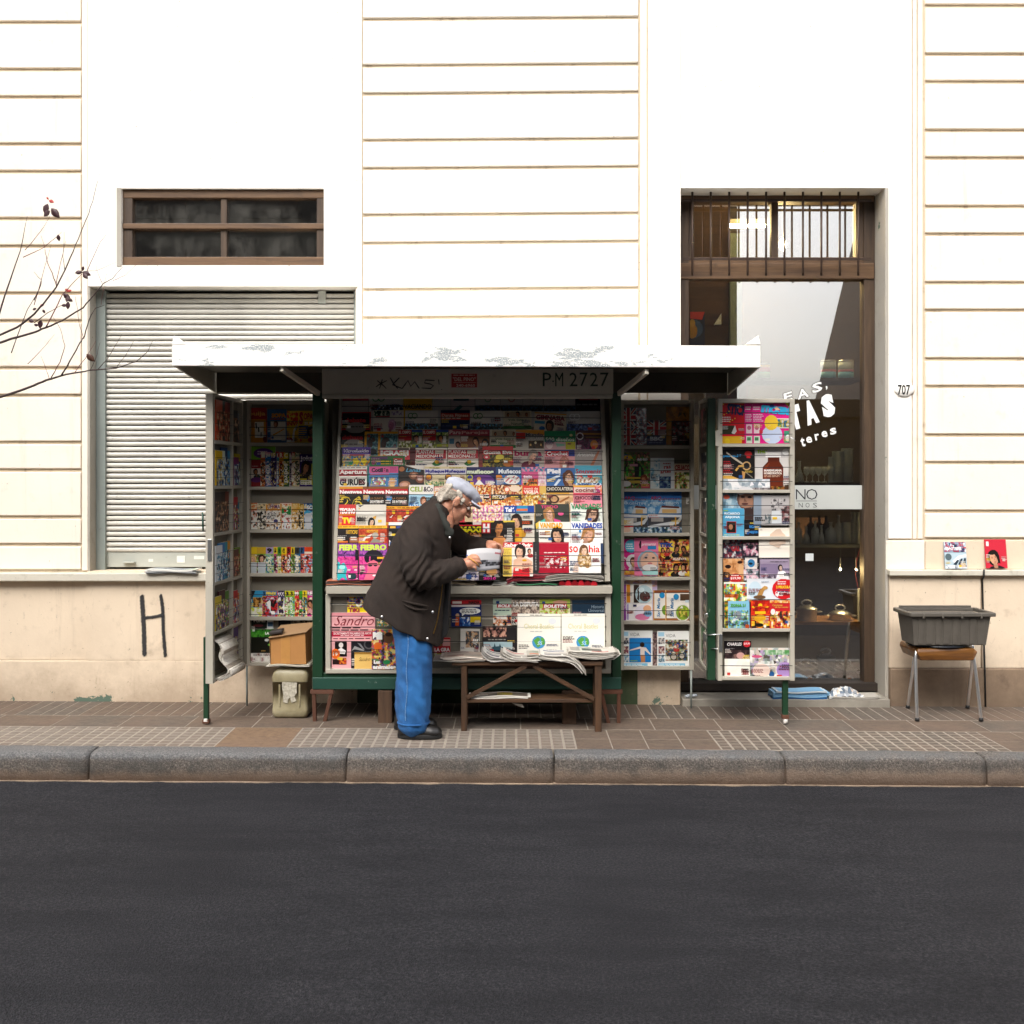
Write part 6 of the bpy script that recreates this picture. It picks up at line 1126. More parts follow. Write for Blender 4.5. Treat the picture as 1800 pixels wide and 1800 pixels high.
for i, (a, b) in enumerate(((150, 474), (476, 888))):
    rwm(i, CI, (a, 1206, b, 1706), '3a78b8', ['architecture magazine with red cap inset, right wing third shelf', 'architecture magazine with white house under blue sky, right wing third shelf'][i],
        [('r', a, 1206, b, 1290, '2c68b0'), ('n', a, 1290, b, 1480, ['5a98cc', '88b8dc', 'b8d4e8', '4a88c0'], .014), ('t', 'ARQ', a + 35, 1262, a + 165, 1318, 'b03048', .02), ('t', 'uitectos', a + 168, 1278, b - 25, 1312, 'a83a58', .0), ('t', 'ARGENTINOS' if i else 'ARGENTIN', a + 20, 1334, b - 30, 1362, 'e0ecf4', .0), ('p', [(a + 130, 1470), (a + 165, 1385), (b - 10, 1400), (b - 10, 1470)], 'd8dce0'), ('r', a + 175, 1420, b - 60, 1468, 'e0b878'), ('p', [(a + 160, 1400), (a + 175, 1375), (b - 30, 1388), (b - 30, 1410)], '6a3a34'), ('p', [(a, 1480), (b, 1490), (b, 1520), (a, 1510)], 'e4e8ec'), ('r', a, 1520, b, 1640, '4a4a50'), ('r', a + 40, 1520, a + 190, 1570, 'b8b4b0'), ('p', [(a, 1620), (b - 60, 1560), (b, 1500), (b, 1540), (b - 40, 1600), (a, 1650)], 'd8dce0'), ('r', b - 82, 1515, b - 66, 1620, 'e8b040'), ('n', a, 1640, b, 1706, ['1c3a6a', '8ab0d0', '2a4a3a', 'e0e4e4'], .008)] + ([('r', a, 1528, a + 150, 1706, 'e8e0d8'), ('e', a + 80, 1570, 50, 34, 'f4f0ec'), ('r', a + 10, 1616, a + 150, 1640, 'd02c2c'), ('e', a + 60, 1670, 60, 30, 'f0c8b0')] if i == 0 else []))
rwm(0, CI, (942, 1280, 1014, 1356), 'c8c4bc', 'small white card stuck on the back panel, right wing third shelf', [('p', [(955, 1335), (1005, 1300), (1010, 1310), (965, 1345)], '5a5450')], name='card', cat='card', thick=.001)
rwm(0, CJ, (142, 122, 326, 556), 'd82c88', 'magenta baby magazine with cyan circle, right wing fourth shelf', [('e', 275, 208, 80, 82, '58b8d8'), ('l', 215, 170, 320, 250, 3, 'e8f4f8'), ('e', 158, 172, 30, 30, 'e8a0c0'), ('e', 290, 390, 80, 84, 'f0ecf0'), ('f', 298, 400, 130, '5a3828', 'e0b098', 'e8e4e8'), ('l', 150, 450, 220, 490, 3, 'f4c0d8'), ('n', 142, 510, 326, 556, ['6a3a80', 'e0b050', 'c87030'], .010)] + [('e', 160 + (i * 47) % 150, 300 + (i * 61) % 190, 11, 11, 'f4d8e8') for i in range(8)])
rwm(1, CJ, (314, 110, 608, 566), 'ec80a8', 'pink magazine with large baby face, right wing fourth shelf', [('t', 'primeros', 400, 168, 575, 212, 'f8ecf2', .02, .3), ('r', 476, 205, 580, 248, '3088c8'), ('p', [(370, 190), (385, 140), (400, 150), (395, 235), (378, 235)], '2a1c24'), ('e', 485, 400, 138, 142, '88c0dc'), ('e', 488, 402, 124, 130, 'b8a8a8'), ('e', 490, 390, 104, 112, 'e8bca4'), ('e', 455, 350, 18, 10, '2a2430'), ('e', 545, 352, 18, 10, '2a2430'), ('e', 502, 420, 30, 14, 'c87878'), ('e', 500, 470, 90, 40, 'f0ecec'), ('p', [(400, 520), (600, 490), (600, 560), (420, 560)], 'a8d8d8')])
rwm(2, CJ, (604, 122, 1004, 590), 'e8c41c', 'yellow and black teen magazine full of faces, right wing fourth shelf', [('n', 604, 122, 1004, 590, ['e8c41c', '2a2018', 'c83828', 'b07850', 'f0d850', '1c1814', 'e0b090'], .011), ('r', 610, 165, 785, 225, 'e8c820'), ('t', 'TiTK', 614, 168, 790, 222, '2c4a9a', .08), ('f', 655, 260, 75, '2a1a14', 'c88a64', 'e8a02c'), ('f', 718, 258, 75, '2a1a14', 'c88a64', 'c83a3a'), ('f', 825, 240, 110, '14100c', 'b87a58', '2a2a2a'), ('f', 910, 245, 100, '1c1410', 'a86a48', '383028'), ('t', 'MUNDO 8', 778, 345, 940, 378, 'f0d8c8', .05), ('r', 785, 385, 970, 412, 'e8903c'), ('f', 815, 470, 120, '18120e', 'c08460', '2a2420'), ('f', 905, 465, 110, '18120e', 'd09a74', 'e0dcd8')])
rwm(0, CJ, (142, 560, 590, 1110), 'c8b4d4', 'lavender magazine with hands photo behind the discs, right wing fifth shelf', [('n', 200, 560, 588, 700, ['c8b0d8', 'd8a888', 'b89ac8', 'e0c0a8', '8a78a0'], .014), ('e', 420, 610, 110, 44, 'c8885c')])
rwm(1, CJ, (142, 678, 214, 1115), '8a2c98', 'narrow violet magazine with white script, right wing fifth shelf', [('t', 'Labores', 90, 850, 270, 900, 'e8d0f0', .0, .2, 1.571)])
rwm(2, CJ, (212, 668, 532, 900), 'f0ece6', 'white disc pack with orange strip and photo disc, right wing fifth shelf', [('r', 218, 675, 262, 895, 'e8982c'), ('r', 305, 678, 370, 895, '3a2820'), ('e', 428, 795, 106, 112, 'b8d0d8'), ('e', 440, 820, 66, 62, '5a4440'), ('e', 400, 740, 36, 30, 'd8e8ec')])
rwm(2, CJ, (212, 905, 532, 1112), 'f4f0f0', 'white disc pack with pink and blue disc, right wing fifth shelf', [('r', 220, 915, 244, 1105, 'b8a8d8'), ('e', 420, 1025, 112, 100, 'e8e4f0'), ('e', 410, 1070, 90, 40, 'e080a8'), ('e', 470, 970, 50, 44, 'e8b088'), ('e', 480, 1030, 50, 40, '88b8e0'), ('r', 298, 918, 340, 945, '3a3a60')])
for i, (a, b) in enumerate(((540, 696), (690, 992))):
    rwm(i, CJ, (a, 742, b, 1114), 'f0ece4', ['narrow cookbook with blue script, right wing fifth shelf', 'wide cookbook with blue script and salad bowl, right wing fifth shelf'][i], [('r', a, 742, b, 780, '8a5030'), ('r', a, 1085, b, 1114, '9a6034'), ('r', a, 742, a + 14, 1114, 'c89038'), ('e', a + (108 if i == 0 else 132), 805 if i == 0 else 825, 34, 38, '2c90c8'), ('t', 'San María', a - 50 + (0 if i == 0 else 15), 935, a + 180 + (0 if i == 0 else 15), 975, '2878b0', .02, .2, 1.571)] + ([('e', b - 10, 985, 40, 60, '7aa038')] if i == 0 else [('e', 902, 1018, 96, 104, 'e4e0d8'), ('e', 902, 1018, 84, 92, '8aa838'), ('n', 850, 965, 955, 1070, ['a8b838', 'd8b860', '6a8a2c', '8a5a2c'], .007), ('r', 870, 790, 985, 870, '5a4434'), ('r', 930, 865, 985, 895, 'c8d8e4')]), wrap=i == 0)
for i, (a, b) in enumerate(((152, 534), (590, 990))):
    y = 1236 + i * 4
    rwm(1, CJ, (a, y, b, 1682), 'f0f2f0', ['newspaper supplement with figure arms spread on blue, right wing bottom shelf', 'newspaper supplement with cyclists photo, right wing bottom shelf'][i],
        [('r', a + 12, y + 15, a + 85, y + 65, 'a8d4ec'), ('t', 'VIDA', a + 104, y + 26 + i * 10, a + 222, y + 66 + i * 10, '4a4a50', -.01), ('r', a + 16, 1632, b - 60, 1670, '88c4e4'), ('l', a + 25, 1636, b - 70, 1666, 2, 'e0f0f8'), ('n', a + 16, 1325, a + 88, 1400, ['3a4a60', 'b8b0a8', 'e0dcd8', '2a2a30'], .006), ('n', a + 16, 1425, a + 88, 1515, ['5a4a44', 'e4e0dc', 'b08a70', '8a3a60'], .006), ('n', a + 16, 1530, a + 88, 1620, ['88b0c8', 'e8e4e0', '4a5a60'], .006)] +
        ([('r', a + 98, 1325, b - 20, 1620, '2080c8'), ('e', a + 255, 1405, 28, 32, '2a1c14'), ('p', [(a + 100, 1470), (a + 225, 1430), (a + 300, 1440), (a + 360, 1520), (a + 350, 1528), (a + 285, 1475), (a + 285, 1530), (a + 232, 1530), (a + 232, 1455), (a + 105, 1480)], 'f0e4dc'), ('p', [(a + 235, 1530), (a + 290, 1530), (a + 290, 1618), (a + 240, 1618)], 'c88a5c'), ('l', a + 112, 1590, a + 225, 1612, 1, '9ac840')] if i == 0 else
         [('n', a + 100, 1345, b - 30, 1600, ['4a7a3a', 'c8c4b8', 'a84a3c', '3a5a98', '8a9a60', 'e0dcd0', '3a3430'], .008), ('o', a + 200, 1555, 45, '2a2a2c', 'b8b0a4'), ('o', a + 300, 1545, 40, '2a2a2c', 'b8b0a4'), ('f', a + 250, 1420, 80, '2a3a80', 'c89070', 'b83a34')]), name='newspaper', cat='newspaper')
rwm(0, CJ, (535, 1252, 604, 1680), '5a4a4c', 'dark photo strip between the two supplements, right wing bottom shelf', fill=['5a4a4c', '3a3034', '8a6a64', 'a89a94'])

# ================================================================== RIGHT LEAF
CK, CL = Crop(1220, 680, 6.665), Crop(1220, 930, 6.43)
def rlm(j, cr, rect, bg, lab, ops=(), **kw): return mag(cr, RLEAF, .010 + j * .006, rect, bg, lab, ops, **kw)
RLt = 'front leaf'
rlm(0, CK, (326, 192, 610, 664), 'd81c2c', 'red sticker book with navy title, front leaf top shelf', [('t', 'STICKERS', 384, 214, 760, 340, '20245a', .06, 0, -.12), ('e', 522, 228, 26, 18, '2c4aa0'), ('l', 328, 345, 455, 415, 3, 'f4e8e4'), ('r', 328, 455, 475, 555, '3a3a28'), ('p', [(440, 540), (480, 450), (500, 520), (470, 560)], 'e8e4e0'), ('r', 328, 580, 560, 664, 'e8b828'), ('e', 390, 635, 30, 30, 'f0d028')] + [('e', 345 + (i * 67) % 230, 205 + (i * 83) % 230, 8, 8, 'f0c030') for i in range(9)])
for i, (a, b) in enumerate(((596, 694), (686, 1148))):
    ops = [('l', a + 8, 225, a + 85, 275, 2, 'f4e0ee'), ('l', a + 8, 315, a + (90 if i == 0 else 130), 410, 5, 'f0d0e4'), ('r', a + 16, 440, a + 85, 545, 'f0d8e0'), ('e', a + 50, 480, 24, 26, 'c86a88'), ('r', a + 16, 575, a + 85, 660, 'd8e8d8'), ('r', a + 26, 590, a + 70, 630, '4a8a58')]
    if i: ops += [('t', 'STICKERS', 782, 226, 1140, 318, '38b0e0', .09, 0, -.10), ('e', 912, 224, 28, 18, '2c3c8a'), ('p', [(1060, 185), (1148, 185), (1148, 272)], 'f0c828'), ('p', [(940, 250), (965, 235), (985, 245), (1010, 270), (960, 275)], 'f4c0a0'), ('r', 965, 370, 1140, 485, 'e8ece4'), ('n', 975, 380, 1130, 475, ['5a8a48', 'c8d8e0', 'e0b848', '3a6a9a'], .008), ('r', 1055, 515, 1140, 655, '48a080'), ('e', 1100, 600, 30, 40, 'e8f0f0'), ('e', 915, 560, 120, 110, 'c8d4f0'), ('e', 905, 420, 80, 90, 'f0c838'), ('r', 765, 505, 805, 545, 'd82c40')]
    rlm(1 + i, CK, (a, 188, b, 664), 'e81c8c', ['magenta sticker book half covered, front leaf top shelf', 'magenta sticker book with cyan title and yellow corner, front leaf top shelf'][i], ops)
rlm(0, CK, (336, 712, 708, 1090), '1c1a1c', 'black magazine with rope heart and cyan lettering, front leaf second shelf', [('r', 336, 712, 708, 736, '6a6468'), ('t', 'pareció', 340, 790, 560, 832, '2c88c0', .05), ('e', 635, 785, 42, 34, 'c8282c'), ('r', 615, 820, 660, 834, 'c8282c'), ('l', 342, 865, 460, 1010, 7, 'c02c30'), ('p', [(380, 760), (480, 830), (580, 900), (570, 915), (470, 850), (375, 775)], 'c8bca8'), ('o', 615, 925, 52, 'd8b078', '1c1a1c'), ('p', [(480, 975), (520, 920), (580, 910), (585, 935), (530, 945), (495, 990)], 'd8a858'), ('p', [(560, 985), (600, 1000), (590, 1075), (570, 1075)], 'd0a060'), ('p', [(600, 990), (690, 1060), (684, 1068), (596, 1000)], '8a8478'), ('p', [(336, 1040), (420, 1035), (520, 1075), (520, 1090), (336, 1090)], 'e0b050')])
rlm(1, CK, (716, 712, 1150, 1205), 'c8c4c4', 'grey magazine with large brown medicine bottle, front leaf second shelf', [('r', 716, 830, 1150, 1205, 'dcd8d6'), ('t', 'THC', 738, 736, 858, 780, '9ac820', .06), ('e', 1080, 762, 46, 40, 'f4f4f4'), ('r', 838, 765, 1018, 826, 'f8f6f4'), ('r', 866, 826, 1002, 880, '5a2414'), ('p', [(805, 940), (866, 875), (1002, 875), (1046, 940), (1046, 1205), (805, 1205)], '6a2a14'), ('p', [(825, 945), (872, 895), (890, 895), (850, 960), (850, 1195), (825, 1195)], '8a3c1c'), ('t', 'MARIHUANA', 820, 966, 1030, 994, 'f4ece4', .05), ('t', 'HOMEOPATICA', 820, 1000, 1030, 1026, 'f4ece4', .05), ('l', 820, 1034, 1028, 1060, 2, 'd8b8a0'), ('n', 900, 1165, 1150, 1205, ['7a8a2c', 'a8682c', '5a3a1c', '3a2a18'], .008), ('e', 1105, 1180, 50, 34, '4a3424')])
rlm(2, CK, (338, 1078, 888, 1560), '88a8b8', 'large newspaper page with clouded white haired portrait, front leaf third shelf', [('n', 338, 1080, 888, 1230, ['f0f0f0', 'd8dce0', 'b0bcc4', 'e8e8ec', '8a98a4'], .020), ('n', 338, 1230, 560, 1420, ['7a9ab0', '98b8c8', '5a7888', 'b8ccd4'], .020), ('n', 680, 1180, 888, 1420, ['8a8488', '5a545a', 'b8b0b4', '3a343a'], .014), ('e', 610, 1310, 110, 130, '6a5048'), ('e', 600, 1225, 105, 55, 'd8d8dc'), ('p', [(530, 1270), (600, 1250), (690, 1260), (690, 1400), (600, 1420), (530, 1390)], 'a07864'), ('e', 570, 1290, 26, 12, '2a2022'), ('e', 650, 1292, 26, 12, '2a2022'), ('e', 595, 1370, 40, 14, '5a3834'), ('p', [(590, 1300), (620, 1345), (580, 1345)], '7a5848'), ('e', 380, 1290, 38, 26, 'e06a50'), ('r', 590, 1420, 780, 1560, '40302e')], name='newspaper', cat='newspaper')
rlm(3, CK, (338, 1424, 586, 1750), '58a8d0', 'light blue music booklet with framed photo, front leaf third shelf', [('t', 'RICARDO', 356, 1470, 536, 1500, 'e8f4f8', .03), ('t', 'ARJONA', 360, 1512, 540, 1546, 'e8f4f8', .03), ('r', 380, 1576, 494, 1712, 'b83a34'), ('r', 388, 1584, 486, 1704, '1c1814'), ('e', 430, 1640, 24, 34, 'a87858'), ('l', 350, 1728, 540, 1742, 1, 'd8d048'), ('r', 345, 1446, 400, 1456, '9ac030')])
rlm(3, CK, (590, 1555, 780, 1750), '1c1c20', 'black music booklet with blue lettering, front leaf third shelf', [('l', 655, 1585, 760, 1605, 1, 'd8c040'), ('t', 'RICARDO', 648, 1620, 780, 1655, '3a8ad0', .04), ('t', 'ARJONA', 644, 1685, 780, 1725, '3a8ad0', .04)])
rlm(4, CK, (700, 1266, 1156, 1620), 'b8b4b4', 'grey drawing magazine with striped sketch, front leaf third shelf', [('r', 700, 1266, 790, 1620, '8a98a8'), ('n', 900, 1310, 1080, 1460, ['b8b4b4', '4a4648', 'c8c4c4', '8a8688', 'b8b4b4'], .006), ('n', 830, 1490, 900, 1600, ['5a6468', 'b8b4b4', '8a9498'], .006), ('r', 910, 1450, 1025, 1600, 'd8dce0'), ('n', 1030, 1395, 1140, 1580, ['5a4a4c', 'b8b4b4', '3a3234', 'a87878'], .008)])
rlm(5, CL, (736, -12, 1114, 330), 'f4ece0', 'blank cream booklet with beige patch, front leaf fourth shelf', [('p', [(850, 170), (860, 60), (930, 5), (975, 0), (1000, 40), (1035, 70), (1035, 165), (990, 175), (960, 215)], 'dcc4b0'), ('r', 745, 5, 775, 14, 'b8b0a8')])
rlm(0, CL, (330, 120, 548, 345), '2c3448', 'dark blue film case with red and white figures, front leaf fourth shelf', [('n', 335, 125, 545, 340, ['2c3a50', '8a2c34', 'd8d4d0', '1c2434', '5a6a7c'], .010), ('t', 'GAL', 420, 190, 520, 250, 'c03840', .04)])
rlm(1, CL, (546, 148, 738, 580), '2a2a34', 'black and pink film case with blue lips, front leaf fourth shelf', [('n', 555, 155, 728, 300, ['1c1c22', 'e898b0', 'e8e4e8', '3a3a44'], .010), ('r', 575, 320, 712, 450, 'e8e0dc'), ('e', 645, 385, 42, 46, '3a80b0'), ('e', 640, 390, 22, 14, '1c2430'), ('n', 560, 455, 728, 580, ['e8b0c0', '2a2a30', '98a8b0', 'e0d8dc'], .010)])
rlm(2, CL, (330, 335, 562, 612), 'c08850', 'close-up tan portrait book with red price disc, front leaf fourth shelf', [('n', 330, 335, 562, 612, ['d89c68', 'b87a48', 'e0b080', '7a4a2c'], .016), ('e', 385, 425, 34, 22, '2a1814'), ('e', 520, 375, 30, 18, '3a2018'), ('p', [(330, 480), (400, 500), (430, 540), (380, 612), (330, 612)], '4a2c1c'), ('e', 470, 558, 68, 56, 'c8282c'), ('t', '$19,90', 412, 542, 528, 574, 'f8ece8', .04), ('l', 420, 515, 520, 535, 1, 'f0d8d0')])
rlm(4, CL, (746, 306, 1116, 570), 'a898b0', 'mauve magazine with seated lady in white, front leaf fourth shelf', [('r', 746, 306, 1116, 335, 'd8d4dc'), ('t', 'DOLINA', 772, 312, 930, 336, '3a3440', .0), ('t', 'GOWEN', 945, 312, 1100, 336, '3a3440', .0), ('l', 860, 360, 1060, 375, 1, '6a6070'), ('r', 752, 392, 945, 500, '8a7a98'), ('f', 975, 440, 90, '1c1618', 'd8b8a8', 'f0ecf0'), ('p', [(925, 560), (950, 480), (1010, 470), (1065, 520), (1070, 560)], 'f4f0f4'), ('p', [(780, 550), (800, 500), (840, 510), (850, 550)], 'd8d0dc'), ('n', 760, 520, 920, 565, ['4a4050', 'c8c0cc', '7a6e80'], .008)])
rlm(5, CL, (338, 600, 652, 822), '8ac040', 'green children film pack with small figures, front leaf fifth shelf', [('n', 338, 620, 652, 822, ['a8cc50', 'd8e070', '58a0c8', 'c86a30', 'e8d040', '4a7a2c', 'f0f0e0', 'c83a30'], .012), ('r', 338, 600, 652, 640, 'e8ece4'), ('n', 345, 735, 500, 775, ['a84a24', '7a3418', 'c87038'], .008)])
rlm(6, CL, (600, 562, 1120, 795), 'e0e4ea', 'white film offer pack with red price circle, front leaf fifth shelf', [('e', 690, 690, 75, 100, 'c8dce8'), ('p', [(700, 780), (740, 690), (800, 640), (830, 660), (790, 700), (760, 780)], 'b88a4c'), ('e', 805, 665, 30, 20, 'c89a58'), ('e', 740, 770, 70, 22, '6a5038'), ('e', 1010, 680, 128, 116, 'd01c24'), ('r', 1010, 572, 1120, 780, 'd01c24'), ('l', 945, 585, 1060, 632, 2, 'f4dcdc'), ('t', '2 PELICULAS', 928, 640, 1106, 672, 'f0d83c', .04), ('t', '$29', 918, 700, 1042, 764, 'f8f4f4', .07), ('t', '90', 1046, 704, 1104, 736, 'f8f4f4', .06), ('l', 760, 585, 860, 605, 1, 'a8b4c4')])
rlm(6, CL, (345, 815, 628, 1122), '88c0dc', 'pale blue children film case with green shapes, front leaf fifth shelf', [('r', 345, 815, 385, 1122, '2c3a1c'), ('n', 345, 830, 385, 1115, ['c86a28', 'd8d048', '4a7a2c', '2a2418'], .008), ('t', 'ZONA 21', 410, 845, 585, 880, '5aa830', .05), ('n', 395, 920, 615, 1115, ['88c0dc', 'e0e8ec', '4a8a48', '8a8a90', '58a8d0', '3a4a58', 'a8d050'], .010), ('e', 490, 970, 46, 46, '8a9298'), ('r', 580, 1080, 625, 1120, 'b04a24')], wrap=True)
rlm(5, CL, (644, 808, 858, 1120), 'd0301c', 'red and yellow cartoon film case, front leaf fifth shelf', [('n', 648, 812, 855, 1000, ['d02c1c', 'b8241c', 'e8501c', '8a1c14'], .012), ('p', [(650, 880), (750, 840), (850, 880), (830, 890), (750, 868), (670, 890)], 'f0c820'), ('r', 690, 930, 810, 960, 'f0c020'), ('e', 750, 1010, 70, 44, 'e8b028'), ('n', 648, 1040, 855, 1118, ['e8b028', 'e07818', '2a2018', 'f0d050'], .012), ('e', 740, 1085, 46, 22, '1c1814'), ('r', 648, 1095, 855, 1118, '2a1c14')])
rlm(6, CL, (858, 804, 1114, 1122), 'c8242c', 'red cartoon song film case, front leaf fifth shelf', [('n', 862, 930, 1085, 1118, ['c8242c', 'e8c040', 'f0e8e0', '8a1c24', 'd87838', '3a2c28'], .010), ('t', 'Canciones', 885, 846, 1000, 872, 'd8a048', .03, .2), ('t', 'de las rondas', 915, 872, 1066, 892, 'd8a048', .03, .2), ('e', 892, 935, 26, 34, 'e8e4e0'), ('n', 858, 804, 1114, 836, ['e8a040', 'd04830', 'f0d8b0'], .009), ('r', 1090, 810, 1106, 1110, 'e8dce0')])
rlm(1, CL, (342, 1262, 646, 1480), '1c1618', 'black literary supplement with red badge, front leaf bottom shelf', [('t', 'CHARLES', 375, 1284, 540, 1318, 'f0ecec', .02, .2), ('e', 598, 1298, 42, 38, 'c82430'), ('t', '$19,90', 565, 1284, 632, 1310, 'f8e8e8', .04), ('l', 355, 1345, 480, 1358, 1, '8a8488'), ('n', 350, 1370, 640, 1470, ['3a2a2c', '5a4644', '2a1e20', '8a6a60'], .014), ('e', 525, 1430, 46, 36, 'c89a94')])
rlm(2, CL, (345, 1468, 634, 1688), 'f0ece2', 'nearly blank cream sheet, front leaf bottom shelf', [('n', 345, 1468, 634, 1688, ['f4f0e6', 'ece8dc', 'e4e0d8', 'f4f2ec'], .03), ('l', 470, 1540, 540, 1552, 1, 'c86a60'), ('e', 590, 1670, 30, 14, 'e8c0b8')])
rlm(3, CL, (632, 1342, 1118, 1690), 'c8ccc8', 'glossy comic art magazines with lilac figure, front leaf bottom shelf', [('n', 632, 1342, 1118, 1690, ['d8dcd8', 'a8b8b0', 'e8d8d0', 'b8a0c8', 'f0ece8', '8a9a94', '5a544c', 'c8b0a0'], .016), ('e', 710, 1440, 60, 16, 'd05a80'), ('e', 1030, 1590, 100, 90, 'b090cc'), ('e', 760, 1600, 100, 80, 'e8d0c4'), ('n', 800, 1365, 1118, 1420, ['5a9a58', 'c8d8c0', '8ab08a'], .010), ('e', 880, 1640, 28, 34, '2c5a90')], wrap=True)

# ================================================================== LEFT LEAF (seen at a slant)
def upright(pl, u, z, w, h, off, bg, cols, label, group=None, thick=.007, title=None, lean=0.0, lightcol='f0ece4'):
    NM[0] += 1; a = Art(w, h); a.mosaic(0, 0, w, h, list(cols) + [bg, bg], .010, NM[0]); a.rect(0, h * .76, w, h, bg)
    if title: a.text(title, w * .08, h * .8, w * .92, h * .93, lightcol, .04)
    a.rect(0, 0, w * .16, h, bg)
    ob = cover_object('magazine', w, h, a, bg, thick, M['print'])
    o = Vector((pl.o.x, pl.o.y, 0)) + pl.u * u + Vector((0, 0, z)) + pl.n * off; place(ob, pl, o, lean)
    tag(ob, label, 'magazine', group or 'printed matter displayed on the newsstand')
LB = [[('c8502c', 'orange'), ('2a2a30', 'charcoal'), ('a83a2c', 'brick red'), ('8a2c30', 'dark red')], [('d8b028', 'yellow'), ('d8e0d0', 'white'), ('1c3a6a', 'navy'), ('3a98c8', 'sky blue')],
      [('3a3436', 'black'), ('2c2422', 'dark brown'), ('7a3a28', 'rust')], [('e0e4e8', 'white'), ('2c78b8', 'blue'), ('2c98b0', 'turquoise'), ('d89a30', 'orange')], [('d8c020', 'yellow green'), ('4a1c28', 'wine red'), ('5a8a2c', 'leaf green')]]
LBB = [[('3a3a40', 'dark grey'), ('8a8e98', 'silver')], [('8a3a78', 'plum'), ('c8b830', 'lime'), ('8a4a2c', 'brown')], [('b82c34', 'red'), ('2c88a8', 'teal')], [('5a2c3a', 'maroon'), ('7a9a2c', 'olive'), ('3a2434', 'aubergine')], [('c83024', 'scarlet'), ('d8802c', 'orange')]]
ROWN = ['top', 'second', 'third', 'fourth', 'fifth']
PAL = [TAN + ['c83a2c', '3a2c28'], BLUES + ['e8d040'], DARKS + TAN, BLUES + ['e8e4dc', '48a0a8'], MIXED]
for r in range(5):
    z = LSH[5 - r] + .021
    for i, (c, nm) in enumerate(LB[r]):
        n = len(LB[r]); u = .028 + i * (.30 / n) * .85; upright(LLEAF, u, z, .115, rng.uniform(.20, .235) if r not in (0, 2) else .245, -.030 + (n - i) * .0065, c, PAL[r], '%s magazine in front bay of slanted left leaf, %s shelf' % (nm, ROWN[r]), title=None)
    for i, (c, nm) in enumerate(LBB[r]):
        n = len(LBB[r]); u = .362 + i * .045; upright(LLEAF, u, z, .10, rng.uniform(.17, .21), -.030 + (n - i) * .0065, c, PAL[(r + 2) % 5], '%s magazine in rear bay of slanted left leaf, %s shelf' % (nm, ROWN[r]))
upright(LLEAF, .365, LSH[0] + .021, .13, .25, -.025, '5a3a80', ['5a3a80', 'c8b828', '8a6ab0', 'd8d0c0'], 'violet and yellow magazine in rear bay of slanted left leaf, bottom shelf')
# folded newspapers drooping out of the bottom bay
def droop(name, label, pts, w, pl, col, n=4, seed=1):
    m = MB(); r = random.Random(seed); q = []
    for i in range(len(pts) - 1):
        a, b, c, d = [Vector(pts[max(0, min(len(pts) - 1, j))]) for j in (i - 1, i, i + 1, i + 2)]
        for k in range(4): t = k / 4; q.append(.5 * (2 * b + (c - a) * t + (2 * a - 5 * b + 4 * c - d) * t * t + (3 * b - a - 3 * c + d) * t ** 3))
    pts = q + [Vector(pts[-1])]
    for k in range(n):
        d = k * .0055; ring = []
        for i, (u0, z, off) in enumerate(pts):
            b = Vector((pl.o.x, pl.o.y, 0)) + pl.n * (off + d) + Vector((0, 0, z - k * .004))
            ring.append((b + pl.u * u0, b + pl.u * (u0 + w + r.uniform(-.006, .006))))
        vs = [p for q in ring for p in q]; fs = [(2 * i, 2 * i + 1, 2 * i + 3, 2 * i + 2) for i in range(len(ring) - 1)]
        f = r.uniform(.88, 1.05)
        for j, q in enumerate(fs):
            cc = srgb(col if (j // 2 + k) % 4 else '9f968a'); m.add([vs[i] for i in q], [(0, 1, 2, 3)], tuple(min(1, x * f) for x in cc))
    for i in range(len(m.smooth)): m.smooth[i] = True
    o = m.build(name, M['print'], origin=pl.o + Vector((0, 0, LSH[0]))); s = o.modifiers.new('t', 'SOLIDIFY'); s.thickness = .003; tag(o, label, 'newspaper', 'printed matter displayed on the newsstand')
droop('newspaper', 'bundle of folded newspapers curling out of the slanted left leaf', [(.03, .52, -.02), (.03, .50, .012), (.03, .47, .03), (.03, .42, .02), (.03, .38, .04), (.03, .34, .075), (.03, .31, .06), (.03, .285, .0)], .26, LLEAF, 'ddd8cf', 5, 3)
# ================================================================== RIGHT CONNECTING LEAF
for r, (c, nm) in enumerate((('8a3a44', 'red and white'), ('3a3a4a', 'blue grey'), ('4a3a30', 'brown newspaper style'), ('8a6a50', 'tan'), ('a89aa0', 'pale grey'), ('4a7a50', 'green'))):
    z = CSH[5 - r] + .019
    upright(RCL, .055, z, .17, .22, -.016, c, [c, 'c8b8a8', '3a3434', 'a87860'], '%s magazine on the narrow connecting leaf, shelf %s' % (nm, ['at the top', 'second from top', 'third from top', 'fourth from top', 'fifth from top', 'at the bottom'][r]))
    upright(RCL, .19, z, .14, .20, -.008, '2a2a30', ['c87038', '8a8a90', '2a2426', 'd8d0c8'], 'dark magazine beside the green post on connecting leaf, shelf %s' % ['at the top', 'second from top', 'third from top', 'fourth from top', 'fifth from top', 'at the bottom'][r])
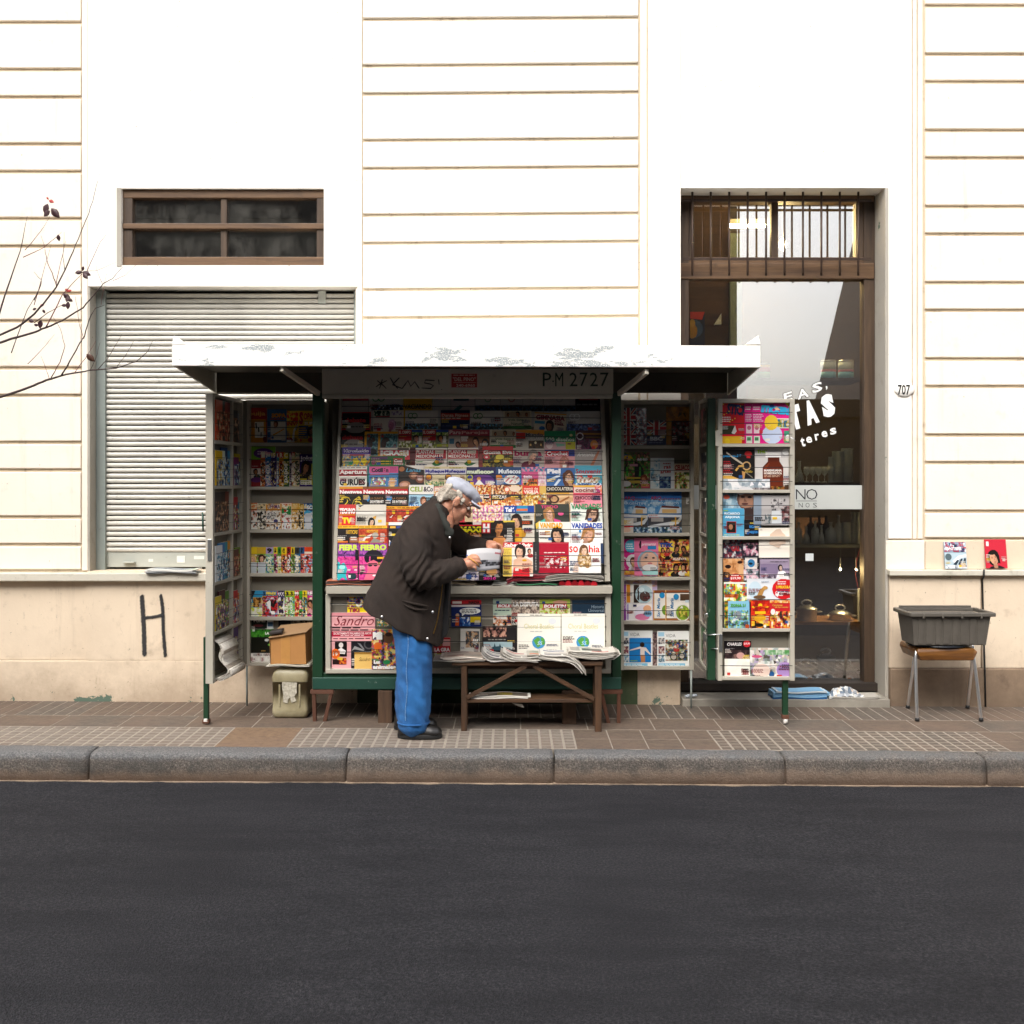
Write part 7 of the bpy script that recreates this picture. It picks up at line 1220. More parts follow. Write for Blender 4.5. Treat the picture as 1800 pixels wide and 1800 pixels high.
# two magazines propped on the wall ledge
WALLP = Pl((0, -.034, wz(1001)), (1, 0, 0), (0, .14, 1))
CW = Crop(1560, 930, 5.0)
mag(CW, WALLP, .0, (510, 112, 688, 350), '7a94b0', 'blue and white machinery magazine propped on the wall ledge', [('n', 510, 112, 688, 200, ['3a5a80', 'e8ecf0', '8aa8c0', '2a3a50', 'c83a40'], .010), ('t', 'MASTERS', 522, 160, 648, 182, 'f4f4f4', .04), ('r', 510, 205, 688, 350, 'b8ccd8'), ('e', 540, 245, 26, 30, '5a6a70'), ('p', [(570, 280), (620, 235), (688, 220), (688, 240), (630, 260), (590, 300)], 'f0f4f4'), ('p', [(575, 310), (610, 270), (625, 275), (600, 318)], '2a3a48'), ('p', [(615, 310), (640, 260), (655, 262), (640, 318)], '2a3a48'), ('p', [(650, 310), (668, 255), (684, 258), (676, 318)], '2a3a48'), ('n', 515, 318, 685, 346, ['e8ecf0', '5a6a80', 'd8dce0'], .012)], group='magazines propped on the wall ledge')
mag(CW, WALLP, .0, (868, 90, 1040, 345), 'c82c40', 'red magazine with face propped at the end of the wall ledge', [('r', 868, 90, 1040, 180, 'c82c40'), ('r', 880, 110, 900, 150, 'f0e8e8'), ('f', 935, 260, 170, '1c1410', 'd8a080', '2a2024')], group='magazines propped on the wall ledge')
# ================================================================== THE CUSTOMER
MY = -.84
def Q(px, py, dy=0.0): return P(px, py, MY) + Vector((0, dy, 0))       # point in the customer's own upright plane, moved dy in depth
def ring(c, t, a, b, n=24, sq=2.0, up=None):
    """ellipse round axis t: a across (in the x-z plane), b in depth"""
    t = Vector(t).normalized(); y = Vector((0, 1, 0)); s = y.cross(t)
    if s.length < 1e-4: s = Vector((1, 0, 0))
    s.normalize(); y = t.cross(s).normalized(); out = []
    for k in range(n):
        an = 2 * math.pi * k / n; c_, s_ = math.cos(an), math.sin(an)
        out.append(Vector(c) + s * (a * math.copysign(abs(c_) ** (2 / sq), c_)) + y * (b * math.copysign(abs(s_) ** (2 / sq), s_)))
    return out
def limb(m, pts, rs, n=16, sub=4):
    """smooth tapered closed tube through pts; rs radius or (a,b)"""
    P_, R_ = [], []
    for i in range(len(pts) - 1):
        p0, p1, p2, p3 = [Vector(pts[max(0, min(len(pts) - 1, j))]) for j in (i - 1, i, i + 1, i + 2)]
        for k in range(sub):
            t = k / sub; P_.append(.5 * ((2 * p1) + (p2 - p0) * t + (2 * p0 - 5 * p1 + 4 * p2 - p3) * t * t + (3 * p1 - p0 - 3 * p2 + p3) * t ** 3))
            R_.append(rs[i] + (rs[i + 1] - rs[i]) * (t * t * (3 - 2 * t)))
    P_.append(Vector(pts[-1])); R_.append(rs[-1])
    d0, d1 = (P_[0] - P_[1]).normalized(), (P_[-1] - P_[-2]).normalized()
    cap0 = [(P_[0] + d0 * R_[0] * f, R_[0] * g) for f, g in ((.95, .25), (.75, .62), (.4, .9))]; cap1 = [(P_[-1] + d1 * R_[-1] * f, R_[-1] * g) for f, g in ((.4, .9), (.75, .62), (.95, .25))]
    P_ = [p for p, _ in cap0] + P_ + [p for p, _ in cap1]; R_ = [r for _, r in cap0] + R_ + [r for _, r in cap1]
    m.tube(P_, R_, n); return m
def fuse(m, name, mat, parent, voxel, smooth=6, fac=.5, disp=None, deci=None):
    """weld overlapping closed volumes into one continuous skin"""
    tmp = bpy.data.objects.new('tmp', m.mesh('tmp', mat)); COL.objects.link(tmp)
    r = tmp.modifiers.new('r', 'REMESH'); r.mode = 'VOXEL'; r.voxel_size = voxel; r.use_smooth_shade = True
    s = tmp.modifiers.new('s', 'SMOOTH'); s.factor = fac; s.iterations = smooth
    if deci: d = tmp.modifiers.new('d', 'DECIMATE'); d.ratio = deci
    dg = bpy.context.evaluated_depsgraph_get(); me = bpy.data.meshes.new_from_object(tmp.evaluated_get(dg)); bpy.data.objects.remove(tmp)
    if disp:
        co = [v.co + v.normal * disp(v.co, v.normal) for v in me.vertices]
        for v, c in zip(me.vertices, co): v.co = c
    o = WL[parent.name]
    for v in me.vertices: v.co -= o
    me.polygons.foreach_set('use_smooth', [True] * len(me.polygons)); me.materials.clear(); me.materials.append(mat); me.update()
    ob = bpy.data.objects.new(name, me); COL.objects.link(ob); ob.parent = parent; WL[ob.name] = o; return ob
def cloth(name, col, dark, weave=420, rough=.85, wr=26, sheen=.2):
    t = NT(name); n = t.noise(6, 5, .6); c = t.mix(t.math('MULTIPLY', t.step(n, .35, .7), .6), col, dark)
    w = t.n.new('ShaderNodeTexWave'); w.inputs['Scale'].default_value = weave; t.L(t.map((1, 1, 1), rot=(.3, .6, .4)), w.inputs['Vector'])
    c = t.mix(t.math('MULTIPLY', w.outputs['Fac'], .12), c, dark)
    f = t.noise(1.0, 5, .6, t.map((wr, wr, wr * .45), rot=(0, .35, 0)), dist=.8)
    m = t.done(c, rough, 0, t.bump(t.math('ADD', f, t.math('MULTIPLY', w.outputs['Fac'], .06)), .55, .012)); t.b.inputs['Sheen Weight'].default_value = sheen; return m
def skin_mat():
    t = NT('weathered_skin'); n = t.noise(38, 5, .65); c = t.ramp(n, [(.3, 'b0745a'), (.7, 'd29c80')]); c = t.mix(t.math('MULTIPLY', t.step(t.noise(90, 3, .6), .6, .75), .35), c, '9a5a48')
    m = t.done(c, .5, 0, t.bump(n, .35, .003)); t.b.inputs['Subsurface Weight'].default_value = .08; t.b.inputs['Subsurface Radius'].default_value = (.02, .008, .004); return m
M['skin'] = skin_mat(); M['jacket'] = cloth('brown_jacket', '2a1e16', '1a120d', wr=11, sheen=.0); M['collar'] = cloth('dark_corduroy', '2c2e29', '1c1d1a', 700, sheen=0)
M['jeans'] = cloth('blue_denim', '2569a8', '0d3c72', 500, wr=13, sheen=.03); M['cap'] = cloth('pale_cap', 'b9bcc8', '9699a6', 650, wr=9, sheen=.05); M['shirt'] = cloth('white_shirt', 'e6e4e0', 'c8c6c2')
M['hair'] = simple('white_hair', 'b9afa1', .6, 0, .4, 120, .5); M['shoe'] = simple('black_leather', '1c1a19', .35, 0, .3, 30, .4); M['lining'] = simple('black_lining', '121113', .8)
man = thing('person', (Q(735, 1288).x, MY, gz(-.5)), 'person in brown jacket, blue jeans and pale flat cap leaning over a folded paper', 'person')
# --- head frame: looks along +x, pitched down, turned a little to the stand
HC = Q(801, 881, .02); HR = Matrix.Rotation(R(14), 3, 'Z') @ Matrix.Rotation(R(34), 3, 'Y')
def H(x, y, z): return HC + HR @ Vector((x, y, z))
body = MB()
body.ball(H(-.012, 0, .028), (.098, .076, .092), 20, 14, rot=HR); body.ball(H(.034, 0, -.045), (.058, .058, .078), 18, 12, rot=HR)
body.ball(H(.058, 0, -.098), (.030, .034, .024), 12, 8, rot=HR); body.ball(H(.072, 0, .034), (.024, .056, .018), 14, 8, rot=HR)
limb(body, [H(.086, 0, .018), H(.104, 0, -.012), H(.112, 0, -.028)], [.009, .012, .015], 10); body.ball(H(.100, .013, -.030), .010, 8, 6); body.ball(H(.100, -.013, -.030), .010, 8, 6)
body.ball(H(.084, 0, -.060), (.014, .026, .010), 10, 6, rot=HR); body.ball(H(.082, 0, -.075), (.014, .022, .009), 10, 6, rot=HR)
for s in (-1, 1):
    body.ball(H(-.008, s * .079, -.008), (.022, .010, .034), 12, 8, rot=HR); body.ball(H(-.012, s * .084, .006), (.016, .009, .018), 10, 6, rot=HR); body.ball(H(.062, s * .038, -.030), (.024, .022, .024), 10, 8, rot=HR)
limb(body, [H(-.03, 0, -.05), H(-.055, 0, -.12), Q(765, 915)], [.058, .056, .07], 16)
# trunk, legs and arms of the body inside the clothes
limb(body, [Q(768, 920), Q(745, 965), Q(728, 1020), Q(722, 1075)], [.10, .13, .13, .12], 18)
HIPN, HIPF = -.10, .10
for dy, dx in ((HIPN, 4), (HIPF, -5)):
    limb(body, [Q(722, 1085, dy), Q(727 + dx, 1175, dy), Q(722 + dx, 1262, dy), Q(724 + dx, 1278, dy)], [.088, .062, .042, .040], 14)
SHN, ELN, WRN = Q(741, 932, -.17), Q(744, 1003, -.25), Q(817, 991, -.13)
SHF, ELF, WRF = Q(776, 930, .17), Q(812, 962, .25), Q(851, 964, .17)
limb(body, [SHN, ELN, WRN], [.05, .042, .029], 14); limb(body, [SHF, ELF, WRF], [.05, .042, .029], 14)
# near hand: palm plus five fingers closing on the folded paper and pencil
def finger(pts, r): limb(body, pts, [r, r * .95, r * .88, r * .76][:len(pts)], 8, 3)
pn = WRN; k = Q(829, 985, -.12); body.ball((pn + k) / 2 + Vector((.004, 0, .0)), (.040, .026, .036), 12, 8)
limb(body, [pn, Q(824, 988, -.13), Q(832, 985, -.13)], [.029, .034, .030], 12)
for i, (y0, e) in enumerate(((978, (843, 979)), (983, (845, 985)), (989, (843, 991)), (994, (838, 997)))):
    finger([Q(829, y0, -.14), Q(837, y0 - 1, -.15), Q(e[0], e[1], -.145), Q(e[0] + 1, e[1] + 2.4, -.120)], .0095 - .0008 * i)
finger([Q(824, 980, -.11), Q(831, 974, -.12), Q(838, 974, -.135), Q(842, 977, -.142)], .011)
# far hand reaching over the page
limb(body, [WRF, Q(859, 963, .165), Q(866, 963, .15)], [.030, .037, .034], 12)
for i, (e1, e2, e3, dy) in enumerate((((876, 959), (882, 966), (884, 974), .13), ((875, 962), (880, 971), (881, 980), .15), ((873, 965), (876, 974), (876, 983), .17), ((870, 968), (871, 976), (870, 983), .185))):
    finger([Q(865, 961 + i * 1.5, dy), Q(*e1, dy), Q(*e2, dy - .005), Q(*e3, dy - .01)], .0097 - .0006 * i)
finger([Q(858, 966, .12), Q(864, 970, .105), Q(869, 974, .10), Q(873, 977, .10)], .011)
fuse(body, 'body', M['skin'], man, .0042, 3, .45)
# eyes, brows, spectacles
for s in (-1, 1):
    m = MB(); m.ball(H(.080, s * .030, .004), .0105, 10, 8); e = part(m, 'eye', simple('eye_white', 'ded6cc', .3, 0, .05, 20, 0) if s < 0 else bpy.data.materials['eye_white'], man)
    m = MB(); m.ball(H(.0885, s * .030, .002), .0052, 8, 6); part(m, 'iris', M['plastic_dark'], e)
    m = MB(); limb(m, [H(.090, s * .014, .026), H(.088, s * .034, .032), H(.076, s * .052, .024)], [.005, .006, .003], 8); part(m, 'eyebrow', M['hair'], man)
gl = MB()
for s in (-1, 1):
    gl.tube([H(.104, s * .033 + .024 * math.cos(a), -.004 + .018 * math.sin(a)) for a in [k * math.pi / 9 for k in range(18)]], .0014, 6, closed=True)
    gl.tube([H(.103, s * .057, .002), H(.05, s * .078, .006), H(-.004, s * .088, .010), H(-.022, s * .087, -.012)], .0014, 6)
gl.tube([H(.104, -.009, 0), H(.109, 0, .003), H(.104, .009, 0)], .0014, 6)
specs = part(gl, 'spectacles', M['wire'], man)
m = MB(); m.tube([H(-.02, -.088, -.015), H(-.005, -.088, -.06), H(.03, -.072, -.095), H(.06, -.03, -.11), H(.06, .03, -.11)], .0014, 5); part(m, 'spectacle_cord', M['wire'], specs)
# hair: combed-back white waves below the cap
hr = MB(); r2 = random.Random(5)
for s in (-1, 1):
    for i in range(9):
        a = i / 8; hr.ball(H(-.015 - .085 * a, s * (.074 - .034 * a * a), .030 - .055 * a + .012 * math.sin(i * 2)), (.021, .013, .026), 8, 6, rot=HR)
for i in range(5):
    for j in range(4): hr.ball(H(-.098 + .006 * abs(i - 2), (i - 2) * .028, .045 - j * .030), (.014, .020, .022), 8, 6, rot=HR)
for s in (-1, 1): hr.ball(H(.020, s * .074, .014), (.014, .009, .026), 8, 6, rot=HR)
def hd(co, nn): return .0035 * mnoise.noise(co * 95) + .0016 * math.sin(co.x * 260 + co.z * 330 + 9 * mnoise.noise(co * 45)) + .002 * mnoise.noise(co * 190)
hair = fuse(hr, 'hair', M['hair'], man, .0045, 4, .5, hd)
st = MB()
for i in range(260):
    s = -1 if r2.random() < .62 else 1; a = r2.random(); p = H(-.01 - .095 * a, s * (.083 - .042 * a * a), .045 - .07 * a * r2.random() - .03 * r2.random())
    d = HR @ Vector((-.018 - .02 * r2.random(), s * .008 * r2.random(), -.014 * r2.random())); w = HR @ Vector((0, 0, r2.uniform(-.008, .008)))
    st.tube([p, p + d * .5 + w, p + d + w * .3], [.0012, .001, .0004], 4, cap=False)
s_ = part(st, 'hair_strands', M['hair'], hair); s_['kind'] = 'stuff'
# cap
cp = MB(); cp.ball(H(-.002, 0, .082), (.112, .092, .050), 24, 12, rot=HR); cp.ball(H(.035, 0, .080), (.085, .080, .042), 20, 10, rot=HR); cp.ball(H(-.045, 0, .070), (.068, .082, .045), 20, 10, rot=HR)
for i in range(-4, 5):
    y = i * .016; cp.ball(H(.105 - .9 * y * y / .064 * .05, y, .048 - 1.2 * y * y), (.040, .016, .007), 10, 6, rot=HR)
cp.ball(H(.13, 0, .040), (.022, .040, .005), 12, 6, rot=HR)
cap_ = fuse(cp, 'cap', M['cap'], man, .0045, 8, .5, lambda c, n: .003 * mnoise.noise(c * 38))
m = MB(); m.ball(H(0, 0, .132), (.010, .010, .005), 10, 6, rot=HR); part(m, 'cap_button', M['cap'], cap_)
# shirt collar
m = MB(); limb(m, [H(-.06, -.055, -.10), H(-.015, -.05, -.125), H(.02, -.025, -.145), H(.03, .0, -.15)], [.012, .014, .013, .010], 10); fuse(m, 'shirt_collar', M['shirt'], man, .004, 3)
# jacket
jk = MB(); T = lambda a, b: (Q(*b) - Q(*a))
secs = [((708, 1098), (.50, 1.0), .258, .225, 2.6), ((714, 1070), (.42, 1.0), .248, .225, 2.5), ((722, 1035), (.30, 1.0), .222, .225, 2.4), ((732, 995), (.30, 1.0), .195, .222, 2.3),
        ((742, 960), (.34, 1.0), .172, .218, 2.3), ((752, 932), (.42, 1.0), .145, .208, 2.2), ((762, 910), (.55, 1.0), .110, .175, 2.1), ((770, 895), (.7, 1.0), .080, .118, 2.0), ((777, 885), (.75, 1.0), .062, .075, 2.0)]
jk.loft([ring(Q(*c), Vector((t[0], 0, t[1])), a, b, 32, sq) for c, t, a, b, sq in secs])
limb(jk, [Q(738, 928, -.15), Q(737, 962, -.215), ELN + Vector((-.005, -.005, 0)), Q(775, 1002, -.205), Q(806, 993, -.145)], [.085, .094, .084, .070, .060], 20)
limb(jk, [SHF, ELF, Q(846, 965, .18)], [.085, .072, .056], 18)
def jd(co, n):
    d = .006 * mnoise.noise(Vector((co.x * 9, co.y * 9, co.z * 4))) + .004 * mnoise.noise(Vector((co.x * 26 + co.z * 14, co.y * 20, co.z * 9)))
    e = (co - ELN).length
    if e < .17: d += .011 * math.sin((co - ELN).dot(Vector((.8, 0, -.6))) * 150 + 3 * mnoise.noise(co * 14)) * (1 - e / .17)
    s = (co - Q(742, 940, -.2)).length
    if s < .14: d += .009 * math.sin((co - SHN).dot(Vector((.75, 0, .65))) * 105 + 2 * mnoise.noise(co * 12)) * (1 - s / .14)
    zt = co.z - Q(0, 1050).z
    if zt < 0: d += .007 * math.sin(co.x * 46 + co.y * 30 + 2 * mnoise.noise(co * 7)) * min(1, -zt * 7)
    c = (co - Q(806, 993, -.145)).length
    if c < .12: d += .004 * math.sin(co.x * 170 + 2 * mnoise.noise(co * 20)) * (1 - c / .12)
    return d
jacket = fuse(jk, 'jacket', M['jacket'], man, .0058, 5, .5, jd)
def edge(pts, dy, r, name, mat, par): m = MB(); limb(m, [Q(x, y, dy) for x, y in pts], [r] * len(pts), 8); return part(m, name, mat, par)
# cord collar folded over the neck
cl_ = MB()
cpts = [((764, 880), -.02), ((771, 893), -.085), ((778, 908), -.105), ((785, 922), -.115), ((792, 934), -.115)]
for (p, dy) in cpts: cl_.ball(Q(p[0], p[1], dy), (.030, .016, .030), 12, 8, rot=Matrix.Rotation(R(28), 3, 'Y'))
limb(cl_, [Q(p[0] + 1, p[1], dy) for p, dy in cpts], [.017, .021, .022, .021, .015], 12)
limb(cl_, [Q(764, 880, -.02), Q(765, 879, .03), Q(776, 890, .08)], [.017, .018, .016], 12)
fuse(cl_, 'collar', M['collar'], jacket, .0045, 4)
# hem piping, zip, pocket flap, studs, open lining
zp = simple('brass_zip', '8a6a34', .35, .8, .2, 90, .3)
edge([(781, 1022), (778, 1050), (772, 1085), (766, 1106)], -.170, .0030, 'zip', zp, jacket)
m = MB(); m.prism([Q(785, 1014, -.10), Q(793, 1010, -.10), Q(788, 1112, -.10), Q(775, 1124, -.10)][::-1], (0, .16, 0)); part(m, 'lining', M['lining'], jacket, .01)
pk = MB(); limb(pk, [Q(714, 1048, -.223), Q(735, 1053, -.232), Q(758, 1057, -.230)], [.006, .008, .006], 8); limb(pk, [Q(718, 1055, -.226), Q(736, 1062, -.235), Q(756, 1063, -.230)], [.005, .007, .005], 8)
fuse(pk, 'pocket_flap', M['jacket'], jacket, .004, 4)
for x, y, dy in ((680, 1075, -.228), (766, 1067, -.232), (757, 1112, -.232), (793, 943, -.135)):
    m = MB(); m.ball(Q(x, y, dy), (.0075, .004, .0075), 10, 6); part(m, 'stud', M['chrome'], jacket)
# jeans
jn = MB()
limb(jn, [Q(722, 1070, HIPN + .02), Q(729, 1120, HIPN), Q(731, 1180, HIPN), Q(730, 1235, HIPN), Q(730, 1262, HIPN)], [.112, .108, .102, .098, .092], 22)
limb(jn, [Q(718, 1070, HIPF - .02), Q(724, 1120, HIPF), Q(724, 1180, HIPF), Q(720, 1235, HIPF), Q(719, 1258, HIPF)], [.112, .106, .100, .095, .090], 22)
def jnd(co, n):
    d = .007 * mnoise.noise(Vector((co.x * 11, co.y * 11, co.z * 6))) + .004 * mnoise.noise(Vector((co.x * 24 + co.z * 18, co.y * 20, co.z * 14))); zz = co.z
    d += .0035 * math.sin(zz * 48 + co.x * 60 + co.y * 40 + 5 * mnoise.noise(co * 8)) * (.25 + .75 * max(0, min(1, (.30 - zz) * 4))) + .003 * math.sin(co.x * 75 + zz * 9 + 2 * mnoise.noise(co * 5))
    return d
jeans = fuse(jn, 'jeans', M['jeans'], man, .0058, 4, .5, jnd)
m = MB(); pts = [Q(723 - .3 * i + 1.2 * math.sin(i), 1105 + i * 12.3, HIPN - .105 + .0006 * i) for i in range(13)]; limb(m, pts, [.0018] * 13, 6); part(m, 'seam', simple('seam_thread', '6c92bc', .8, 0, .7, 200, .2), jeans)
m = MB(); m.tube([Q(730, 1262, HIPN) + Vector((.090 * math.cos(a), .090 * math.sin(a), 0)) for a in [k * math.pi / 12 for k in range(24)]], .005, 8, closed=True); part(m, 'hem', M['jeans'], jeans)
# shoes
for dy, x0 in ((HIPN, 703), (HIPF, 690)):
    a = Q(x0, 1284, dy).x; zb = gz(a) - .0; y = MY + dy; m = MB()
    def srg(x, w, h): return [Vector((x, y + w * math.cos(t), max(zb + .022, zb + .022 + h * math.sin(t)))) for t in [k * 2 * math.pi / 20 for k in range(20)]]
    m.loft([srg(a + x, w, h) for x, w, h in ((.0, .02, .05), (.012, .036, .075), (.05, .043, .085), (.10, .046, .080), (.15, .050, .062), (.20, .050, .050), (.235, .040, .040), (.252, .018, .022))])
    sh_ = fuse(m, 'shoe', M['shoe'], man, .004, 4)
    m = MB(); n = 24; top = []; 
    out = [(a - .004 + .129 * (1 - math.cos(t)) , y + .052 * math.sin(t) * (1 + .12 * -math.cos(t))) for t in [k * 2 * math.pi / n for k in range(n)]]
    m.loft([[Vector((x_, y_, zb - .001)) for x_, y_ in out], [Vector((x_, y_, zb + .024)) for x_, y_ in out]]); part(m, 'sole', M['rubber'], sh_, .003)
# --- what he holds
fp = MB(); cor = [Q(821, 1003, -.15), Q(878, 1000, .02), Q(881, 973, .05), Q(822, 971, -.09)]
for k in range(5):
    off = Vector((0, .004 * k, .0015 * k)); nx, ny = 16, 9; V = []
    for j in range(ny + 1):
        for i in range(nx + 1):
            u, v = i / nx, j / ny; p = (cor[0] * (1 - u) + cor[1] * u) * (1 - v) + (cor[3] * (1 - u) + cor[2] * u) * v
            V.append(p + off + Vector((0, -.012 * math.sin(u * math.pi), .012 * math.sin(u * math.pi) * v + .003 * k * v)))
    fs_ = [(j * (nx + 1) + i, j * (nx + 1) + i + 1, (j + 1) * (nx + 1) + i + 1, (j + 1) * (nx + 1) + i) for j in range(ny) for i in range(nx)]; b0 = len(fp.f); fp.add(V, fs_, srgb('c9c8cb'), True)
    if k == 0:
        for j in range(ny):
            for i in range(nx):
                u, v = i / nx, j / ny
                if .25 < u < .95 and .2 < v < .5: fp.c[b0 + j * nx + i] = srgb(('3a3a40', '6a6a70', '2a2a2e')[(i * 2 + j) % 3] if abs(v - .35 - .1 * math.sin(u * 6)) < .12 else 'a8a8ae')
                elif v > .8 and u > .8: fp.c[b0 + j * nx + i] = srgb('a86a70')
                elif v < .15: fp.c[b0 + j * nx + i] = srgb('b4b4ba')
fo = fp.build('folded_newspaper', M['print'], origin=tuple(Q(850, 990, -.05))); sm = fo.modifiers.new('t', 'SOLIDIFY'); sm.thickness = .0015
tag(fo, 'folded grey newspaper held open in the hands of the person in the flat cap', 'newspaper')
a, b = Q(822, 972, -.165), Q(846, 992, -.155); d = b - a
m = MB(); m.tube([a + d * .08, b - d * .10], .0036, 6); pen_ = m.build('pencil', simple('yellow_pencil', 'd8a050', .5, 0, .1, 40, 0), origin=tuple(a)); tag(pen_, 'yellow pencil with blue end held against the folded newspaper', 'pencil')
m = MB(); m.tube([a, a + d * .085], .0042, 6); part(m, 'blue_end', simple('blue_cap', '2c4ab0', .4, 0, .1, 40, 0), pen_)
m = MB(); m.tube([b - d * .10, b], [.0036, .0005], 6); part(m, 'point', M['plastic_dark'], pen_)
# ================================================================== THINGS AROUND THE STAND
PR = random.Random(21)
# --- bench with papers
bx0, bx1 = P(812, 0, -.75).x, P(1050, 0, -.75).x; bzt = P(0, 1162, -.75).z; bf, bb_ = -.77, -.60
g0 = gz(.1)
ben = thing('low_bench', ((bx0 + bx1) / 2, -.68, g0), 'low brown wooden bench with shelf and diagonal braces holding newspapers', 'bench')
m = MB(); m.box(bx0 - .06, bx1 + .03, bf - .01, bb_ + .01, bzt - .022, bzt); part(m, 'top_board', M['bench'], ben, .003)
for x in (bx0, bx1 - .012):
    for y in (bf + .012, bb_ - .012):
        m = MB(); m.box(x - .004, x + .030 + (.006 if x > 0 else 0), y - .014, y + .014, gz(x) - .004, bzt - .022); part(m, 'leg', M['bench_v'], ben, .003)
zs = P(0, 1228, -.75).z
m = MB(); m.box(bx0 + .03, bx1 - .02, bf + .008, bb_ - .006, zs - .022, zs); part(m, 'shelf', M['bench'], ben, .003)
m = MB(); m.bar((bx0 + .03, bf + .002, zs + .01), (P(925, 0, -.75).x, bf + .002, bzt - .025), .016, .024); part(m, 'brace', M['bench'], ben, .002)
m = MB(); m.bar((bx1 - .02, bf + .002, zs + .0), (P(938, 0, -.75).x, bf + .002, bzt - .025), .016, .024); part(m, 'brace', M['bench'], ben, .002)
m = MB(); m.box(bx0 + .03, bx1 - .015, bb_ - .02, bb_, bzt - .07, bzt - .024); part(m, 'rear_apron', M['bench'], ben, .002)
def paper_stack(label, x0, x1, yc, d, z, n, th=.0045, bend=(0, 0), seed=0, cols=('cfcac1', 'b8b2a9', 'dcd8d1'), top=None, name='newspaper_stack', cat='newspapers', skew=0.0):
    """stack of folded papers; bend = droop at the left and right end"""
    r = random.Random(seed); m = MB(); nx = 10; w = x1 - x0
    for k in range(n):
        a, b = x0 + r.uniform(-.012, .012), x1 + r.uniform(-.018, .012); y0, y1 = yc - d / 2 + r.uniform(-.012, .008), yc + d / 2; zz = z + k * th
        c = srgb(cols[r.randrange(len(cols))]); top_r, bot_r = [], []
        for i in range(nx + 1):
            t = i / nx; x = a + (b - a) * t; dz = -bend[0] * max(0, 1 - t * 2.6) ** 2 - bend[1] * max(0, (t - .6) / .4) ** 2 + .0035 * math.sin(t * 7 + k * .6 + seed)
            sk = skew * (t - .5)
            top_r.append((x, y0 + sk, zz + dz + th * .85)); top_r.append((x, y1 + sk, zz + dz + th * .85)); bot_r.append((x, y0 + sk, zz + dz)); bot_r.append((x, y1 + sk, zz + dz))
        V = top_r + bot_r; N = len(top_r); F = []
        for i in range(nx):
            F += [(2*i, 2*i+2, 2*i+3, 2*i+1), (N+2*i, N+2*i+1, N+2*i+3, N+2*i+2), (N+2*i, N+2*i+2, 2*i+2, 2*i), (2*i+1, 2*i+3, N+2*i+3, N+2*i+1)]
        F += [(0, 1, N+1, N), (2*nx+1, 2*nx, N+2*nx, N+2*nx+1)]
        m.add(V, F, c)
        if k == n - 1:
            for q in (top or []):                    # printed blocks on the uppermost sheet (u0,u1,v0,v1,colour)
                for i in range(nx):
                    t0, t1 = max(q[0], i / nx), min(q[1], (i + 1) / nx)
                    if t1 <= t0: continue
                    def pt(t, v):
                        dz = lambda t: -bend[0] * max(0, 1 - t * 2.6) ** 2 - bend[1] * max(0, (t - .6) / .4) ** 2 + .0035 * math.sin(t * 7 + k * .6 + seed)
                        lo, hi = i / nx, (i + 1) / nx; f = (t - lo) / (hi - lo); return (a + (b - a) * t, y0 + (y1 - y0) * v + skew * (t - .5), zz + th * .85 + dz(lo) + (dz(hi) - dz(lo)) * f + .0006)
                    m.add([pt(t0, q[2]), pt(t1, q[2]), pt(t1, q[3]), pt(t0, q[3])], [(0, 1, 2, 3)], srgb(q[4]))
    o = m.build(name, M['print'], origin=((x0 + x1) / 2, yc, z)); tag(o, label, cat, 'papers lying about the newsstand'); return o
px = lambda v, Y=-.77: P(v, 0, Y).x
head = lambda c1, c2: [(.08, .6, .70, .85, c1), (.1, .9, .45, .5, '8a8680'), (.1, .9, .33, .38, '8a8680'), (.1, .5, .08, .28, c2), (.55, .92, .08, .26, '9a968e')]
paper_stack('thin creased newspapers sticking out beside the blue jeans on the bench', px(764), px(850), -.69, .20, bzt + .001, 2, bend=(.0, 0), seed=1)
paper_stack('bundle of newspapers with brown tinted edges on the bench', px(776), px(852), -.70, .17, bzt + .012, 5, seed=2, cols=('cdbfb4', 'b8a89c', 'ded6cc'), top=head('5a4a48', '8a6a60'))
paper_stack('curled grey newspapers slumping to the right on the bench', px(848), px(905), -.71, .17, bzt + .004, 6, seed=3, bend=(-.045, .0), cols=('d0ccc8', 'b0aca8', 'e0dcd8'), top=head('3a3a40', '6a6a70'))
paper_stack('newspapers with red headlines fanned on the bench', px(882), px(950), -.72, .17, bzt + .006, 6, seed=4, bend=(-.035, .0), top=head('b04a40', '7a7470'))
paper_stack('flat newspaper with coloured masthead on the bench', px(925), px(972), -.71, .16, bzt + .030, 3, seed=5, top=[(.1, .9, .1, .3, 'c86a40'), (.1, .9, .5, .6, '5a8a50'), (.1, .9, .7, .74, '6a665f')])
paper_stack('long newspapers sagging over the front of the bench', px(950), px(1026), -.75, .20, bzt + .012, 8, seed=6, bend=(-.01, .075), skew=-.06, top=head('4a5a80', '8a868a'))
paper_stack('thick newspapers with red photo at the bench end', px(1002), px(1082), -.70, .19, bzt + .020, 9, seed=7, bend=(-.012, -.006), top=[(.3, .72, .25, .65, '4a4440'), (.5, .85, .12, .22, 'c03a38'), (.05, .25, .2, .8, '9a968e'), (.1, .9, .80, .84, '6a665f')])
paper_stack('white coverless papers standing curled at the end of the bench', px(1054), px(1088), -.68, .16, bzt + .012, 5, seed=8, bend=(.0, -.03))
paper_stack('magazine with yellow spots on the bench shelf', px(826), px(930), -.69, .12, zs + .002, 3, .004, seed=9, top=[(.05, .95, .1, .9, '6a6058'), (.45, .7, .2, .8, 'd8c030'), (.1, .3, .2, .5, 'b8b0a8')], name='magazine_stack', cat='magazines')
